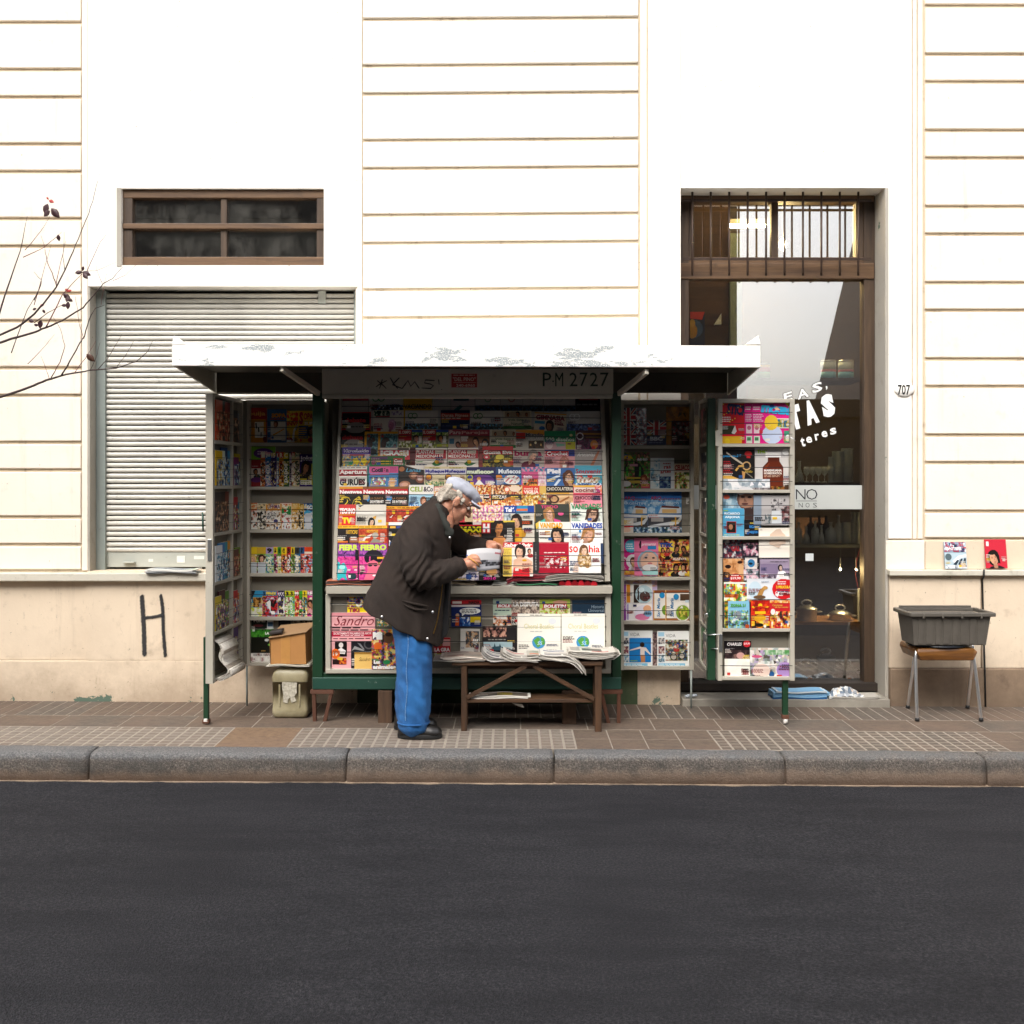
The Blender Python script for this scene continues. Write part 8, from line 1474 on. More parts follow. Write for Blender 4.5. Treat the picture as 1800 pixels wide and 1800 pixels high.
m = MB(); m.prism([P(900, 1236, -.72), P(918, 1238, -.72), P(921, 1244, -.72), P(910, 1241, -.72)][::-1], (0, .004, 0)); o = m.build('paper_sheet', simple('loose_sheet', 'c9c5bc', .8), origin=tuple(P(908, 1240, -.72))); tag(o, 'loose white sheet hanging below the bench shelf', 'paper')
# --- stacks on the counter
cz = P(0, 1030, KF - .03).z + .002
paper_stack('mixed magazines and papers stacked at the left end of the counter', P(574, 0, -.6).x, P(655, 0, -.6).x, -.545, .12, cz, 5, .006, seed=11, cols=('b89a90', '8a7a78', 'd8d0c8', '5a4a48', 'c07a60'), name='magazine_stack', cat='magazines')
paper_stack('grey magazines lying on the middle of the counter', P(790, 0, -.6).x, P(835, 0, -.6).x, -.55, .10, cz, 3, .006, seed=12, cols=('8a8480', '5a5650', 'b8a890'), name='magazine_stack', cat='magazines')
paper_stack('white booklets lying on the counter under the red pile', P(866, 0, -.6).x, P(908, 0, -.6).x, -.55, .10, cz, 3, .007, seed=13, cols=('c8c8c0', 'b0b0aa', 'd8d8d0'), name='magazine_stack', cat='magazines')
paper_stack('slanting pile of crimson magazines on the counter', P(893, 0, -.6).x, P(982, 0, -.6).x, -.55, .10, cz + .030, 7, .0055, seed=14, bend=(.03, -.02), cols=('8a2c38', 'c87a80', 'a83c48', 'd8b8b8', '5a1c24'), name='magazine_stack', cat='magazines')
paper_stack('dark and orange edged magazines slipped under the red pile', P(905, 0, -.6).x, P(982, 0, -.6).x, -.56, .09, cz, 3, .006, seed=15, cols=('2a2422', 'd8a040', '4a8a60'), name='magazine_stack', cat='magazines')
paper_stack('stack of thick white papers on the right of the counter', P(957, 0, -.6).x, P(1058, 0, -.6).x, -.55, .11, cz + .036, 6, .0055, seed=16, bend=(.012, .012), name='newspaper_stack')
ub = MB(); a0, a1 = P(982, 0, -.6).x, P(1050, 0, -.6).x
for i in range(6): 
    x = a0 + (a1 - a0) * i / 6; w = (a1 - a0) / 6; ub.prism([(x, -.60, cz), (x + w, -.60, cz), (x + w * .72, -.60, cz + .030), (x + w * .28, -.60, cz + .032)], (0, .12, 0), srgb('c02430' if i % 2 else '8a1820'))
ub.prism([(a0, -.598, cz), (a1, -.598, cz), (a1, -.598, cz + .02), (a0, -.598, cz + .02)], (0, .118, 0), srgb('7a1420'))
o = ub.build('folded_umbrella', M['print'], origin=((a0 + a1) / 2, -.55, cz)); tag(o, 'folded red umbrella lying under the white papers on the counter', 'umbrella')
# --- left window ledge papers
paper_stack('magazines with lime green corner lying on the ledge under the shutter', wx(266), wx(352), -.045, .12, wz(1006) + .001, 4, .007, seed=17, cols=('d0d4d4', 'b8bcc0', 'e0e0dc'), bend=(.0, .0), top=[(.1, .9, .05, .95, 'a8b0b8'), (.3, .7, .3, .6, '5a6068'), (.75, .98, .05, .3, '8ac030')], name='magazine_stack', cat='magazines')
# --- jerrycan, tray, box, dark case
jc = P(513, 0, -.42); jx, jy = jc.x, -.40
jz = P(0, 1176, -.48).z
t = NT('jerrycan_plastic'); n_ = t.noise(9, 5, .65); c_ = t.ramp(n_, [(.3, '837a5e'), (.7, 'a0977a')]); c_ = t.mix(t.math('MULTIPLY', t.step(t.noise(3, 6, .7), .5, .75), .5), c_, '6d6142'); pm = t.done(c_, .42, 0, t.bump(n_, .12, .003)); t.b.inputs['Subsurface Weight'].default_value = .15; t.b.inputs['Subsurface Radius'].default_value = (.03, .025, .012)
def rrect(w, d, z, r=.022, n=6):
    out = []
    for cx, cy, a0 in ((w/2 - r, d/2 - r, 0), (-w/2 + r, d/2 - r, 90), (-w/2 + r, -d/2 + r, 180), (w/2 - r, -d/2 + r, 270)):
        for k in range(n): a = R(a0 + 90 * k / (n - 1)); out.append(Vector((jx + cx + r * math.cos(a), jy + cy + r * math.sin(a), z)))
    return out
can_ = thing('jerrycan', (jx, jy, gz(jx)), 'dusty beige plastic jerrycan with torn white label standing under the cardboard box', 'jerrycan')
m = MB(); h = jz - gz(jx); W_ = .222; prof_ = [(0, .86), (.012, .95), (.03, 1), (.055, 1.01), (.065, .985), (.25, 1.0) , (h - .10, 1.0), (h - .085, .985), (h - .075, 1.01), (h - .045, 1.0), (h - .022, .95), (h - .008, .86), (h, .74)]
m.loft([rrect(W_ * s, .17 * s, gz(jx) + z) for z, s in prof_]); body_ = part(m, 'body', pm, can_)
for dx in (-.062, .062): m = MB(); m.box(jx + dx - .006, jx + dx + .006, jy - .089, jy - .08, gz(jx) + .07, gz(jx) + h - .095); part(m, 'rib', pm, body_, .003)
m = MB(); 
for q in ([(-.045, .225), (.047, .222), (.045, .20), (.046, .16), (.03, .135), (.042, .11), (.012, .095), (.004, .13), (-.006, .12), (-.012, .095), (-.04, .10), (-.038, .15), (-.046, .19)],): m.prism([(jx + x, jy - .0888, gz(jx) + z) for x, z in q][::-1], (0, .0012, 0))
part(m, 'torn_label', simple('label_paper', 'aaa494', .8, 0, .5, 70), body_)
m = MB(); m.lathe([(.022, 0), (.024, .004), (.024, .02), (.02, .024)], (jx + .05, jy, gz(jx) + h - .004), 14); part(m, 'screw_cap', simple('cap_plastic', '8a8468', .5), body_)
tz = gz(jx) + h + .021
paper_stack('thin pale tray of folded papers between jerrycan and cardboard box', jx - .135, jx + .125, jy, .19, tz - .001, 2, .006, seed=18, cols=('e0dcd2', 'c8c4b4'), name='paper_tray', cat='tray')
bz = tz + .014; bw, bd, bh = .222, .18, P(0, 1116, -.48).z - bz
box = thing('cardboard_box', (jx - .005, jy, bz), 'open brown cardboard box with bent flaps standing on the jerrycan', 'box')
bx_ = jx - .008
def panel(n, pts, mat=M['board'], th=.004, par=box): 
    m = MB(); p = [Vector(q) for q in pts]; nn = (p[1] - p[0]).cross(p[2] - p[1]).normalized(); m.prism(p, -nn * th); return part(m, n, mat, par)
yf, yb = jy - bd / 2, jy + bd / 2; xl, xr = bx_ - bw / 2, bx_ + bw / 2
fr_ = panel('front_panel', [(xl, yf, bz), (xr - .004, yf, bz), (xr - .01, yf, bz + bh + .02), (xl - .004, yf, bz + bh - .008)])
panel('side_panel', [(xr, yf, bz), (xr, yb, bz), (xr, yb, bz + bh + .02), (xr - .006, yf, bz + bh + .02)]); panel('side_panel', [(xl, yb, bz), (xl, yf, bz), (xl, yf, bz + bh - .01), (xl, yb, bz + bh)])
panel('back_panel', [(xr, yb, bz), (xl, yb, bz), (xl, yb, bz + bh), (xr, yb, bz + bh)]); panel('bottom_panel', [(xl, yf, bz + .001), (xr, yf, bz + .001), (xr, yb, bz + .001), (xl, yb, bz + .001)])
panel('top_flap', [(xl - .008, yf - .016, bz + bh - .014), (xr + .004, yf - .010, bz + bh + .022), (xr + .035, yb - .02, bz + bh + .060), (xl + .03, yb - .02, bz + bh + .040)], M['board_in'])
m = MB(); m.box(bx_ - .045, bx_ + .012, yf - .0012, yf + .001, bz + .001, bz + bh - .004); part(m, 'tape', simple('brown_tape', 'b08048', .3, 0, .08, 30, .05), fr_)
m = MB(); cc = Vector((xl + .035, yf + .01, bz + bh + .004)); 
v0 = [cc + Vector((x, y, z + .16 * x + .14 * y)) for z in (.004, .026) for x, y in ((-.042, -.02), (.042, -.02), (.046, .03), (-.038, .03))]
m.add(v0, [(3, 2, 1, 0), (4, 5, 6, 7), (0, 1, 5, 4), (1, 2, 6, 5), (2, 3, 7, 6), (3, 0, 4, 7)]); o = m.build('spectacle_case', M['plastic_dark'], origin=tuple(cc), bevel=.006, seg=3); tag(o, 'small dark brown case lying on the flap of the cardboard box', 'case')

# --- chair and crate by the wall
chx0, chx1 = P(1612, 0, -.44).x, P(1722, 0, -.44).x; chz = P(0, 1141, -.44).z; gch = gz(2.5)
ch = thing('chair', ((chx0 + chx1) / 2, -.28, gch), 'old chair with chrome legs and worn wooden seat carrying the grey crate', 'chair')
for x, x2, y, y2, mt in ((P(1614, 0, -.44).x, P(1610, 0, -.44).x, -.40, -.46, M['chrome']), (P(1716, 0, -.44).x, P(1722, 0, -.44).x, -.40, -.46, M['chrome']), (P(1606, 0, -.16).x, P(1602, 0, -.16).x, -.18, -.10, M['chrome']), (P(1708, 0, -.16).x, P(1708, 0, -.16).x, -.18, -.10, M['chrome'])):
    m = MB(); limb(m, [(x + (.03 if x < 2.6 else -.03), y + .01, chz - .035), (x, y, chz - .05), (x2, y2, gch + .012)], [.0105, .0105, .0105], 10, 5); lg = part(m, 'leg', mt, ch)
    m = MB(); m.lathe([(.013, 0), (.013, .02)], (x2, y2, gch), 12); part(m, 'rubber_foot', M['rubber'], lg)
m = MB(); sx0, sx1 = chx0 + .01, chx1 - .01
m.prism([(sx0 + .02, -.425, chz - .075), (sx1 - .02, -.425, chz - .075), (sx1 + .005, -.43, chz - .02), (sx1 - .01, -.41, chz), (sx0 + .01, -.41, chz), (sx0 - .005, -.43, chz - .02)], (0, .30, 0)); part(m, 'seat', wood('chair_ply', '3a200c', '7e5222', 0, 1.0, .35), ch, .008, 3)
m = MB(); m.ball(((sx0 + sx1) / 2 + .01, -.27, chz + .008), (.205, .165, .018), 24, 8); part(m, 'cushion', simple('black_vinyl', '1a1c22', .25, 0, .2, 20, .1), ch)
cr0 = Vector((P(1664, 0, -.42).x, -.25, chz + .022)); crt = thing('plastic_crate', tuple(cr0), 'grey ribbed plastic crate with hinged lid rim standing on the chair', 'crate')
gp = simple('grey_plastic', '57524b', .5, 0, .15, 12, .15)
ct, cbm = P(0, 1078, -.45).z, cr0.z; X0, X1 = P(1602, 0, -.45).x, P(1745, 0, -.45).x; Y0, Y1 = -.45, -.19
def shell(z, e): return [Vector((X0 + e, Y0 + e, z)), Vector((X1 - e, Y0 + e, z)), Vector((X1 - e, Y1 - e, z)), Vector((X0 + e, Y1 - e, z))]
m = MB(); m.loft([shell(cbm, .028), shell(ct - .02, .008), shell(ct - .02, .014), shell(cbm + .006, .035)], cap=False); m.smooth = [False] * len(m.f)
q = shell(cbm, .028); m.add(q, [(3, 2, 1, 0)]); cbody = part(m, 'tub', gp, crt, .003)
for i in range(8):
    t0 = (i + .5) / 8; xa = X0 + .04 + (X1 - X0 - .08) * t0; m = MB(); w = .024 if i % 2 else .018
    m.prism([(xa - w * .8, Y0 + .022, cbm + .008), (xa + w * .8, Y0 + .022, cbm + .008), (xa + w, Y0 + .006, ct - .028), (xa - w, Y0 + .006, ct - .028)], (0, .012, 0)); part(m, 'rib', gp, cbody, .002)
for a, b in (((X0 - .012, Y0 - .006), (X1 + .012, Y0 - .006)), ((X1 + .004, Y0), (X1 + .004, Y1)), ((X1 + .012, Y1 + .004), (X0 - .012, Y1 + .004)), ((X0 - .004, Y1), (X0 - .004, Y0))):
    m = MB(); m.bar((*a, ct - .008), (*b, ct - .008), .026, .024); part(m, 'rim', gp, cbody, .004)
m = MB(); m.box(X0 + .02, X1 - .02, Y1 - .006, Y1 + .006, ct + .004, ct + .018); part(m, 'lid_hinge', gp, cbody, .003)
for i in range(4):
    xa = X0 + .07 + i * .12; m = MB(); m.box(xa - .006, xa + .006, Y0 - .022, Y0 - .008, ct - .03, ct - .002); part(m, 'lug', gp, cbody, .002)
# --- enamel house number
ns = thing('house_number', (wx(1589), -.004, wz(685)), 'white oval enamel house number plate reading 707', 'sign')
m = MB(); n = 40; oc = Vector((wx(1589), -.002, wz(685)))
def ov(s, y): return [oc + Vector((.064 * s * math.cos(a) * (1 + .06 * abs(math.cos(2 * a))), y, .044 * s * math.sin(a) * (1 + .10 * abs(math.cos(2 * a))))) for a in [2 * math.pi * k / n for k in range(n)]]
m.loft([ov(1.0, 0), ov(1.0, -.004), ov(.86, -.009), ov(.3, -.012)][::-1]); part(m, 'plate', simple('white_enamel', 'f0ede6', .2, 0, .04, 9, 0), ns)
sign_art('numerals', ns, 1572, 674, 1606, 697, -.0145, lambda a, X, Y: a.text('707', X(1578), Y(694), X(1600), Y(676), '1c1a18', .02))
# --- black downpipe cable on the right wall
m = MB(); m.tube([(wx(1723), -.055, wz(1000)), (wx(1722.5), -.058, wz(1012)), (wx(1724), -.022, wz(1018)), (wx(1726), -.022, wz(1100)), (wx(1727), -.035, wz(1180)), (wx(1728), -.037, gz(3))], .006, 8); o = m.build('cable', M['rubber'], origin=(wx(1725), -.03, wz(1100))); tag(o, 'black cable running down the wall behind the crate', 'cable')

# ================================================================== SHOP WINDOW CONTENTS
SYF = DY + .16
gls = NT('clear_glassware'); b_ = gls.b; b_.inputs['Base Color'].default_value = (.93, .97, .95, 1); b_.inputs['Roughness'].default_value = .06; b_.inputs['Transmission Weight'].default_value = .70; b_.inputs['IOR'].default_value = 1.5; M['gw'] = gls.m
def stand(py): return P(0, py, DY + .1).z + .0002
def vessel(name, pxl, pyb, w, h, prof, label, cat, Y=None, mat='gw', group='glassware in the shop window', n=18):
    Y = Y or SYF + PR.uniform(0, .12); z = stand(pyb); x = P(pxl, 0, Y).x
    m = MB(); m.lathe([(r * w / 2, t * h) for r, t in prof], (x, Y, z), n); o = m.build(name, M[mat], origin=(x, Y, z)); tag(o, label, cat, group); return o
BOT = [(.9, 0), (1, .03), (1, .55), (.85, .66), (.34, .76), (.30, .94), (.42, .95), (.42, 1), (.25, 1), (.22, .8), (.8, .62), (.92, .5), (.9, .05)]
JAR = [(.9, 0), (1, .03), (1, .92), (.96, 1), (.9, 1), (.9, .06)]
FLK = [(.95, 0), (1, .06), (.75, .35), (.32, .62), (.30, .95), (.42, 1), (.26, 1), (.24, .64), (.66, .34), (.9, .06)]
TUBE = [(.9, 0), (1, .02), (1, .98), (1.08, 1), (.86, 1), (.86, .03)]
for i, (x, w, h) in enumerate(((1473, .085, .22), (1489, .085, .24), (1462, .05, .18))): vessel('glass_cylinder', x, 848, w, h, TUBE, ['tall clear glass cylinder, shorter of two on the upper shelf', 'tallest clear glass cylinder on the upper shelf', 'slim clear glass cylinder beside the tall pair'][i], 'glass cylinder', SYF + .05)
for i in range(5): vessel('wine_glass', 1418 + i * 10.5, 848, .045, .11, [(.8, 0), (.8, .03), (.14, .08), (.12, .4), (.8, .55), (1, .75), (.85, 1), (.78, 1), (.92, .74), (.7, .58), (.1, .45)], 'small stemmed glass in the row on the upper shelf', 'glass', SYF + .03 + .03 * (i % 2), group='stemmed glasses on the upper shelf')
vessel('glass_flask', 1405, 848, .07, .15, FLK, 'squat glass flask at the end of the upper shelf', 'flask')
BL = [(1404, .05, .15, BOT, 'clear bottle'), (1417, .06, .12, FLK, 'small flask'), (1433, .055, .16, BOT, 'narrow necked bottle'), (1444, .05, .13, FLK, 'flat flask'), (1460, .075, .15, BOT, 'broad bottle'), (1474, .06, .20, BOT, 'tallest bottle'), (1488, .07, .15, JAR, 'straight jar'), (1501, .045, .22, TUBE, 'thin tube'), (1509, .04, .22, TUBE, 'thinner tube')]
for i, (x, w, h, pr, nm) in enumerate(BL): vessel('glass_bottle', x, 957, w, h, pr, 'clear glass %s on the middle shelf of the shop window' % nm, 'bottle')
drk = simple('brown_bottle', '2a160c', .08, 0, .1, 9, 0); M['drk'] = drk
for i, x in enumerate((1425, 1440, 1452)): vessel('brown_bottle', x, 957, .06, .19, BOT, 'dark brown bottle standing behind clear ones in the shop window', 'bottle', SYF + .22, 'drk', 'brown bottles in the shop window')
def pot(pxl, py, w, h, label, lid=True, Y=None):
    Y = Y or SYF + .04; z = stand(py); x = P(pxl, 0, Y).x; p = thing('steel_pot', (x, Y, z), label, 'pot', 'steel pots in the shop window')
    m = MB(); m.lathe([(w * .48, 0), (w * .5, .008), (w * .5, h), (w * .53, h + .003), (w * .47, h + .003), (w * .46, .01)], (x, Y, z), 28); part(m, 'pan', M['steel'], p)
    if lid:
        m = MB(); m.lathe([(w * .51, h + .003), (w * .5, h + .008), (w * .32, h + .022), (w * .08, h + .03), (.002, h + .031)], (x, Y, z), 28); l_ = part(m, 'lid', M['steel'], p)
        m = MB(); m.tube([(x + .035 * math.cos(a) * 1.0, Y, z + h + .045 + .020 * math.sin(a)) for a in [k * 2 * math.pi / 16 for k in range(16)]], .005, 8, closed=True); part(m, 'loop_handle', M['chrome'], l_)
    for s in (-1, 1):
        m = MB(); m.tube([(x + s * w * .5, Y - .02, z + h * .75), (x + s * (w * .5 + .03), Y - .02, z + h * .8), (x + s * (w * .5 + .03), Y + .02, z + h * .8), (x + s * w * .5, Y + .02, z + h * .75)], .004, 8); part(m, 'side_handle', M['chrome'], p)
    return p
pot(1418, 1093, .14, .075, 'steel pot with loop lid on wooden shelf, by the front leaf'); pot(1477, 1093, .15, .04, 'shallow steel pan with loop lid on wooden shelf')
lab_m = simple('round_label', 'd8dce0', .5)
for x, w, h, nm in ((1417, .17, .11, 'large steel pot with badge on the window floor, nearest the front leaf'), (1487, .15, .10, 'steel pot with badge and loop handle on the window floor'), (1452, .13, .16, 'tall steel pot standing between two badged pots')):
    p_ = pot(x, 1206, w, h, nm, Y=SYF + (.16 if 'tall' in nm else .03))
    if 'tall' not in nm:
        m = MB(); c = WL[p_.name]; m.lathe([(.03, 0), (.03, .0015)], (0, 0, 0), 20); m.v = [(c.x + vx, c.y - w * .5 - .002 - vz, c.z + h * .45 + vy * .9) for vx, vy, vz in m.v]; bd_ = part(m, 'badge', lab_m, p_)
        m = MB(); m.lathe([(.017, 0), (.017, .001)], (0, 0, 0), 16); m.v = [(c.x + vx, c.y - w * .5 - .0045 - vz, c.z + h * .45 + vy * .7) for vx, vy, vz in m.v]; part(m, 'badge_print', simple('badge_orange', 'c87838', .5) if x == 1417 else bpy.data.materials['badge_orange'], bd_)
# tins on the high shelf
for i, (x, w) in enumerate(((1456, .105), (1487, .105), (1342, .09))):
    z = stand(664); Y = SYF + .05; xx = P(x, 0, Y).x; tn = thing('tin', (xx, Y, z), ['pale blue printed tin on the high shelf', 'pale blue printed tin with pink band at the end of the high shelf', 'red and green tin half hidden behind the canopy corner'][i], 'tin', 'tins on the high shelf')
    cyl = MB(); bands_ = (('78b8d8', 0, .05), ('e8a0b8', .05, .065), ('d8e4e8', .065, .12)) if i < 2 else (('6a9a58', 0, .05), ('c83a34', .05, .08), ('e8c040', .08, .10))
    for c, a, b in bands_: cyl.lathe([(w / 2, a), (w / 2, b)], (xx, Y, z), 22, srgb(c))
    part(cyl, 'can', M['flatprint'], tn); m = MB(); m.lathe([(w * .51, 0), (w * .51, .012), (w * .3, .014)], (xx, Y, z + bands_[-1][2]), 22); part(m, 'can_lid', M['steel'], tn)
# lettering and grey band on the glass
GP = DY + .0442
m = MB(); m.pbox(1212, 853, 1519, 895, DY + .0430, DY + .0446); bandp = part(m, 'window_band', simple('silver_band', 'b9bcb8', .45, 0, .03, 5, 0), sw)
BP = DY + .0428
def f_no(a, X, Y):
    a.text('N', X(1399), Y(878), X(1416), Y(860), '1c2028', -.01); a.text('O', X(1417), Y(878.5), X(1437), Y(859.5), '1c2028', -.01); a.rect(X(1399), Y(881), X(1436), Y(880.2), '1c2028')
    for ch, x in (('N', 1404), ('O', 1416), ('S', 1429)): a.text(ch, X(x), Y(892), X(x + 7), Y(884), '1c2028', -.01)
sign_art('band_lettering', bandp, 1397, 855, 1440, 894, BP, f_no)
def glyph(a, X, Y, t, cx, cy, w, h, rot, sh=.12):
    a.text(t, X(cx - w / 2), Y(cy + h / 2), X(cx + w / 2), Y(cy - h / 2), '14161a', .065 if h < 20 else .12, sh, rot); a.text(t, X(cx - w / 2 + .9), Y(cy + h / 2 - .9), X(cx + w / 2 - .9), Y(cy - h / 2 + .9), 'f6f6f4', .028 if h < 20 else .085, sh, rot)
def f_let(a, X, Y):
    for t, cx, cy, w, h, r_ in (('E', 1385, 697, 20, 16, .30), ('A', 1410, 692, 22, 18, .30), ('S', 1436, 681, 22, 18, .30), (',', 1453, 682, 5, 9, .2)): glyph(a, X, Y, t, cx, cy, w, h, r_)
    for t, cx, cy, w, h, r_ in (('T', 1399, 733, 24, 44, .30), ('A', 1424, 725, 24, 44, .30), ('S', 1455, 713, 26, 42, .30)): glyph(a, X, Y, t, cx, cy, w, h, r_)
    for t, cx, cy, w, h, r_ in (('t', 1411, 777, 9, 18, .24), ('e', 1422, 773, 12, 13, .24), ('r', 1436, 768, 10, 13, .24), ('e', 1449, 763, 12, 13, .24), ('s', 1464, 758, 13, 13, .24)): glyph(a, X, Y, t, cx, cy, w, h, r_, .05)
wlet = sign_art('window_lettering', pane, 1370, 665, 1480, 795, GP, f_let); wlet['kind'] = 'stuff'
# note card, banner emblem, shop bits
m = MB(); m.pbox(1416, 973, 1430, 986, DY + .0435, DY + .0445); o = part(m, 'note', simple('white_note', 'dfe4e2', .6), pane)
pstr = MB(); a, b = P(1213, 605, .735), P(1239, 549, .735)
def f_po(a, X, Y):
    a.rect(X(1213), Y(606), X(1239), Y(548), '1c2c50'); a.poly([(X(1213), Y(548)), (X(1239), Y(548)), (X(1234), Y(562)), (X(1213), Y(560))], 'd8402c'); a.ell(X(1220), Y(578), X(1229) - X(1213), X(1229) - X(1213), '4a6aa0'); a.ell(X(1217), Y(582), X(1222) - X(1213), X(1226) - X(1213), 'c89a38'); a.ell(X(1217), Y(568), X(1218) - X(1213), X(1220) - X(1213), 'd8b048')
sign_art('poster', sw, 1213, 548, 1239, 606, .735, f_po)
m = MB(); m.pbox(1280, 668, 1315, 702, .5, .51); part(m, 'red_hanging', simple('dark_red_cloth', '6a1c28', .8), sw)
m = MB(); m.pbox(1400, 910, 1450, 955, .95, .97); part(m, 'notice_board', simple('notice_board', '8a6a5a', .8, 0, .4, 12), sw)
m = MB(); m.pbox(1510, 1035, 1517, 1095, .30, .33); part(m, 'meter', simple('white_meter', 'b8bcb8', .5), sw)
m = MB(); m.tube([P(1513, 960, .3), P(1506, 985, .3), P(1504, 1010, .3), P(1509, 1036, .3)], .003, 6); part(m, 'red_cord', simple('red_cord', '8a2c34', .6), sw)
# papers left on the marble step
sz_ = wz(1225) + .001
paper_stack('stack of blue magazines on the marble step under the front leaf', wx(1357), wx(1452), -.0, .13, sz_, 5, .010, seed=31, cols=('2c6aa8', '88b8dc', '1c3a60', 'c8d4dc'), top=[(.05, .95, .05, .95, '78b0d8'), (.1, .9, .15, .2, '3a78b0')], name='magazine_stack', cat='magazines')
paper_stack('flat newspapers at the end of the marble step', wx(1458), wx(1540), .0, .13, sz_, 2, .007, seed=32, cols=('d8d4cc', 'b8b4ac'), name='newspaper_stack')
pw = MB(); r3 = random.Random(4); nx, ny = 12, 8; Vv = []
for j in range(ny + 1):
    for i in range(nx + 1):
        u, v = i / nx, j / ny; Vv.append((wx(1452) + (wx(1512) - wx(1452)) * u + r3.uniform(-.006, .006), -.07 + .12 * v + r3.uniform(-.006, .006), sz_ + .016 + .055 * math.sin(u * math.pi) * math.sin(v * math.pi) + r3.uniform(-.008, .008)))
pw.add(Vv, [(j * (nx + 1) + i, j * (nx + 1) + i + 1, (j + 1) * (nx + 1) + i + 1, (j + 1) * (nx + 1) + i) for j in range(ny) for i in range(nx)], srgb('b8bcc0'))
for k, f in enumerate(pw.f): pw.c[k] = srgb(r3.choice(['c0c4c8', '9aa0a8', 'd8d8d4', '8a8e94', 'c8b8a8', '6a7888']))
o = pw.build('plastic_wrapped_bundle', M['wrap'], origin=(wx(1482), 0, sz_)); s_m = o.modifiers.new('t', 'SOLIDIFY'); s_m.thickness = .012; s_m.offset = -1; tag(o, 'crumpled plastic wrapped bundle on the newspapers of the marble step', 'bundle', 'papers lying about the newsstand')
m = MB(); c = Vector((wx(1205), -.04, sz_ + .008))
for k in range(6): m.ball(c + Vector((.012 * k, r3.uniform(-.01, .01), r3.uniform(0, .01))), (.014, .012, .010), 8, 6)
o = m.build('plastic_scrap', simple('crumpled_plastic', 'a8b0b8', .25, 0, .3, 60, .6), origin=tuple(c)); tag(o, 'crumpled scrap of clear plastic on the left corner of the marble step', 'litter')

# ================================================================== STREET TREE REACHING IN FROM THE LEFT
TY = -1.0
tr = thing('street_tree', (-3.75, TY, gz(-3.75)), 'bare street tree whose thin twigs with dark red leaves reach across the pilaster', 'tree')
bark = simple('twig_bark', '3a2a28', .75, 0, .3, 60, .5); red_tw = simple('young_twig', '6a3a38', .7, 0, .3, 60, .3)
m = MB(); g_ = gz(-3.75)
m.tube([(-3.75, TY, g_ - .05), (-3.76, TY, .5), (-3.72, TY, 1.1), (-3.74, TY, 1.6), (-3.70, TY - .05, 2.4), (-3.8, TY, 3.4), (-3.75, TY + .05, 4.4)], [.085, .075, .07, .065, .05, .035, .02], 12); part(m, 'trunk', simple('grey_bark', '5a4c42', .9, 0, .3, 22, .8), tr)
def twig(pts, r0, r1, mat=bark, Y=TY):
    P3 = [P(x, y, Y + .05 * math.sin(i * 1.3 + x)) for i, (x, y) in enumerate(pts)]; D, RR = [], []
    for i in range(len(P3) - 1):
        for k in range(3): D.append(P3[i].lerp(P3[i + 1], k / 3) + Vector((PR.uniform(-.002, .002), 0, PR.uniform(-.002, .002))))
    D.append(P3[-1]); RR = [r0 + (r1 - r0) * i / (len(D) - 1) for i in range(len(D))]
    m = MB(); m.tube(D, RR, 6); return part(m, 'branch', mat, tr)
CT = Crop(60, 340, 5.0)
def tw(pts, r0, r1, mat=bark): return twig([CT(*p) for p in pts], r0, r1, mat)
tw([(-1250, 1750), (-700, 1800), (-300, 1790), (0, 1690), (110, 1640), (240, 1600), (350, 1580), (490, 1555), (720, 1535), (900, 1478), (1000, 1390), (1045, 1290)], .009, .0012)
tw([(-1240, 1500), (-600, 1420), (-200, 1280), (0, 1220), (100, 1180), (250, 1115), (430, 1005), (520, 900), (610, 790), (690, 745), (780, 645)], .008, .0012)
tw([(-1200, 1300), (-500, 1330), (-150, 1180), (0, 1060), (80, 970), (200, 820), (270, 680), (340, 510), (410, 340), (480, 180), (530, 10), (560, -110)], .007, .0010)
tw([(100, 1180), (190, 1010), (250, 890), (330, 800), (420, 710)], .0035, .0015, red_tw); tw([(0, 1140), (120, 1050), (250, 980)], .003, .0012)
tw([(240, 1600), (310, 1480), (400, 1320), (440, 1260), (480, 1110), (540, 1010), (620, 980)], .0050, .0012); tw([(440, 1280), (400, 1160), (370, 950), (360, 900)], .0018, .0008, red_tw)
tw([(560, 1550), (640, 1460), (700, 1360), (770, 1240)], .0025, .0008); tw([(720, 1535), (800, 1430), (880, 1290)], .0022, .0008); tw([(490, 1555), (540, 1460), (580, 1310)], .002, .0008); tw([(350, 1580), (450, 1450), (540, 1300)], .0022, .0008, red_tw)
tw([(150, 1620), (230, 1480), (270, 1340), (230, 1190), (160, 1080)], .0030, .0008, red_tw); tw([(130, 1630), (100, 1530), (60, 1430)], .002, .0007, red_tw); tw([(-60, 1500), (60, 1380), (180, 1240)], .002, .0007, red_tw)
tw([(200, 820), (160, 700), (110, 590), (95, 480), (60, 370)], .003, .0008, red_tw); tw([(270, 680), (255, 560), (265, 340)], .002, .0007); tw([(190, 800), (230, 620), (260, 500), (275, 420)], .002, .0007, red_tw)
tw([(0, 940), (60, 800), (60, 760), (0, 690)], .003, .001); tw([(-100, 560), (80, 480), (200, 380), (240, 340)], .0025, .0007, red_tw); tw([(-80, 500), (60, 330), (140, 200)], .0022, .0008, red_tw)
tw([(0, 980), (70, 740), (150, 450)], .0022, .0007, red_tw); tw([(460, 700), (520, 560), (580, 430), (630, 365)], .0020, .0007, red_tw); tw([(470, 685), (560, 675), (720, 605)], .0016, .0006, red_tw); tw([(600, 790), (560, 700), (540, 620)], .0014, .0006, red_tw); tw([(690, 765), (800, 720), (910, 615)], .0018, .0007, red_tw); tw([(590, 980), (605, 860), (640, 700)], .0016, .0006, red_tw)
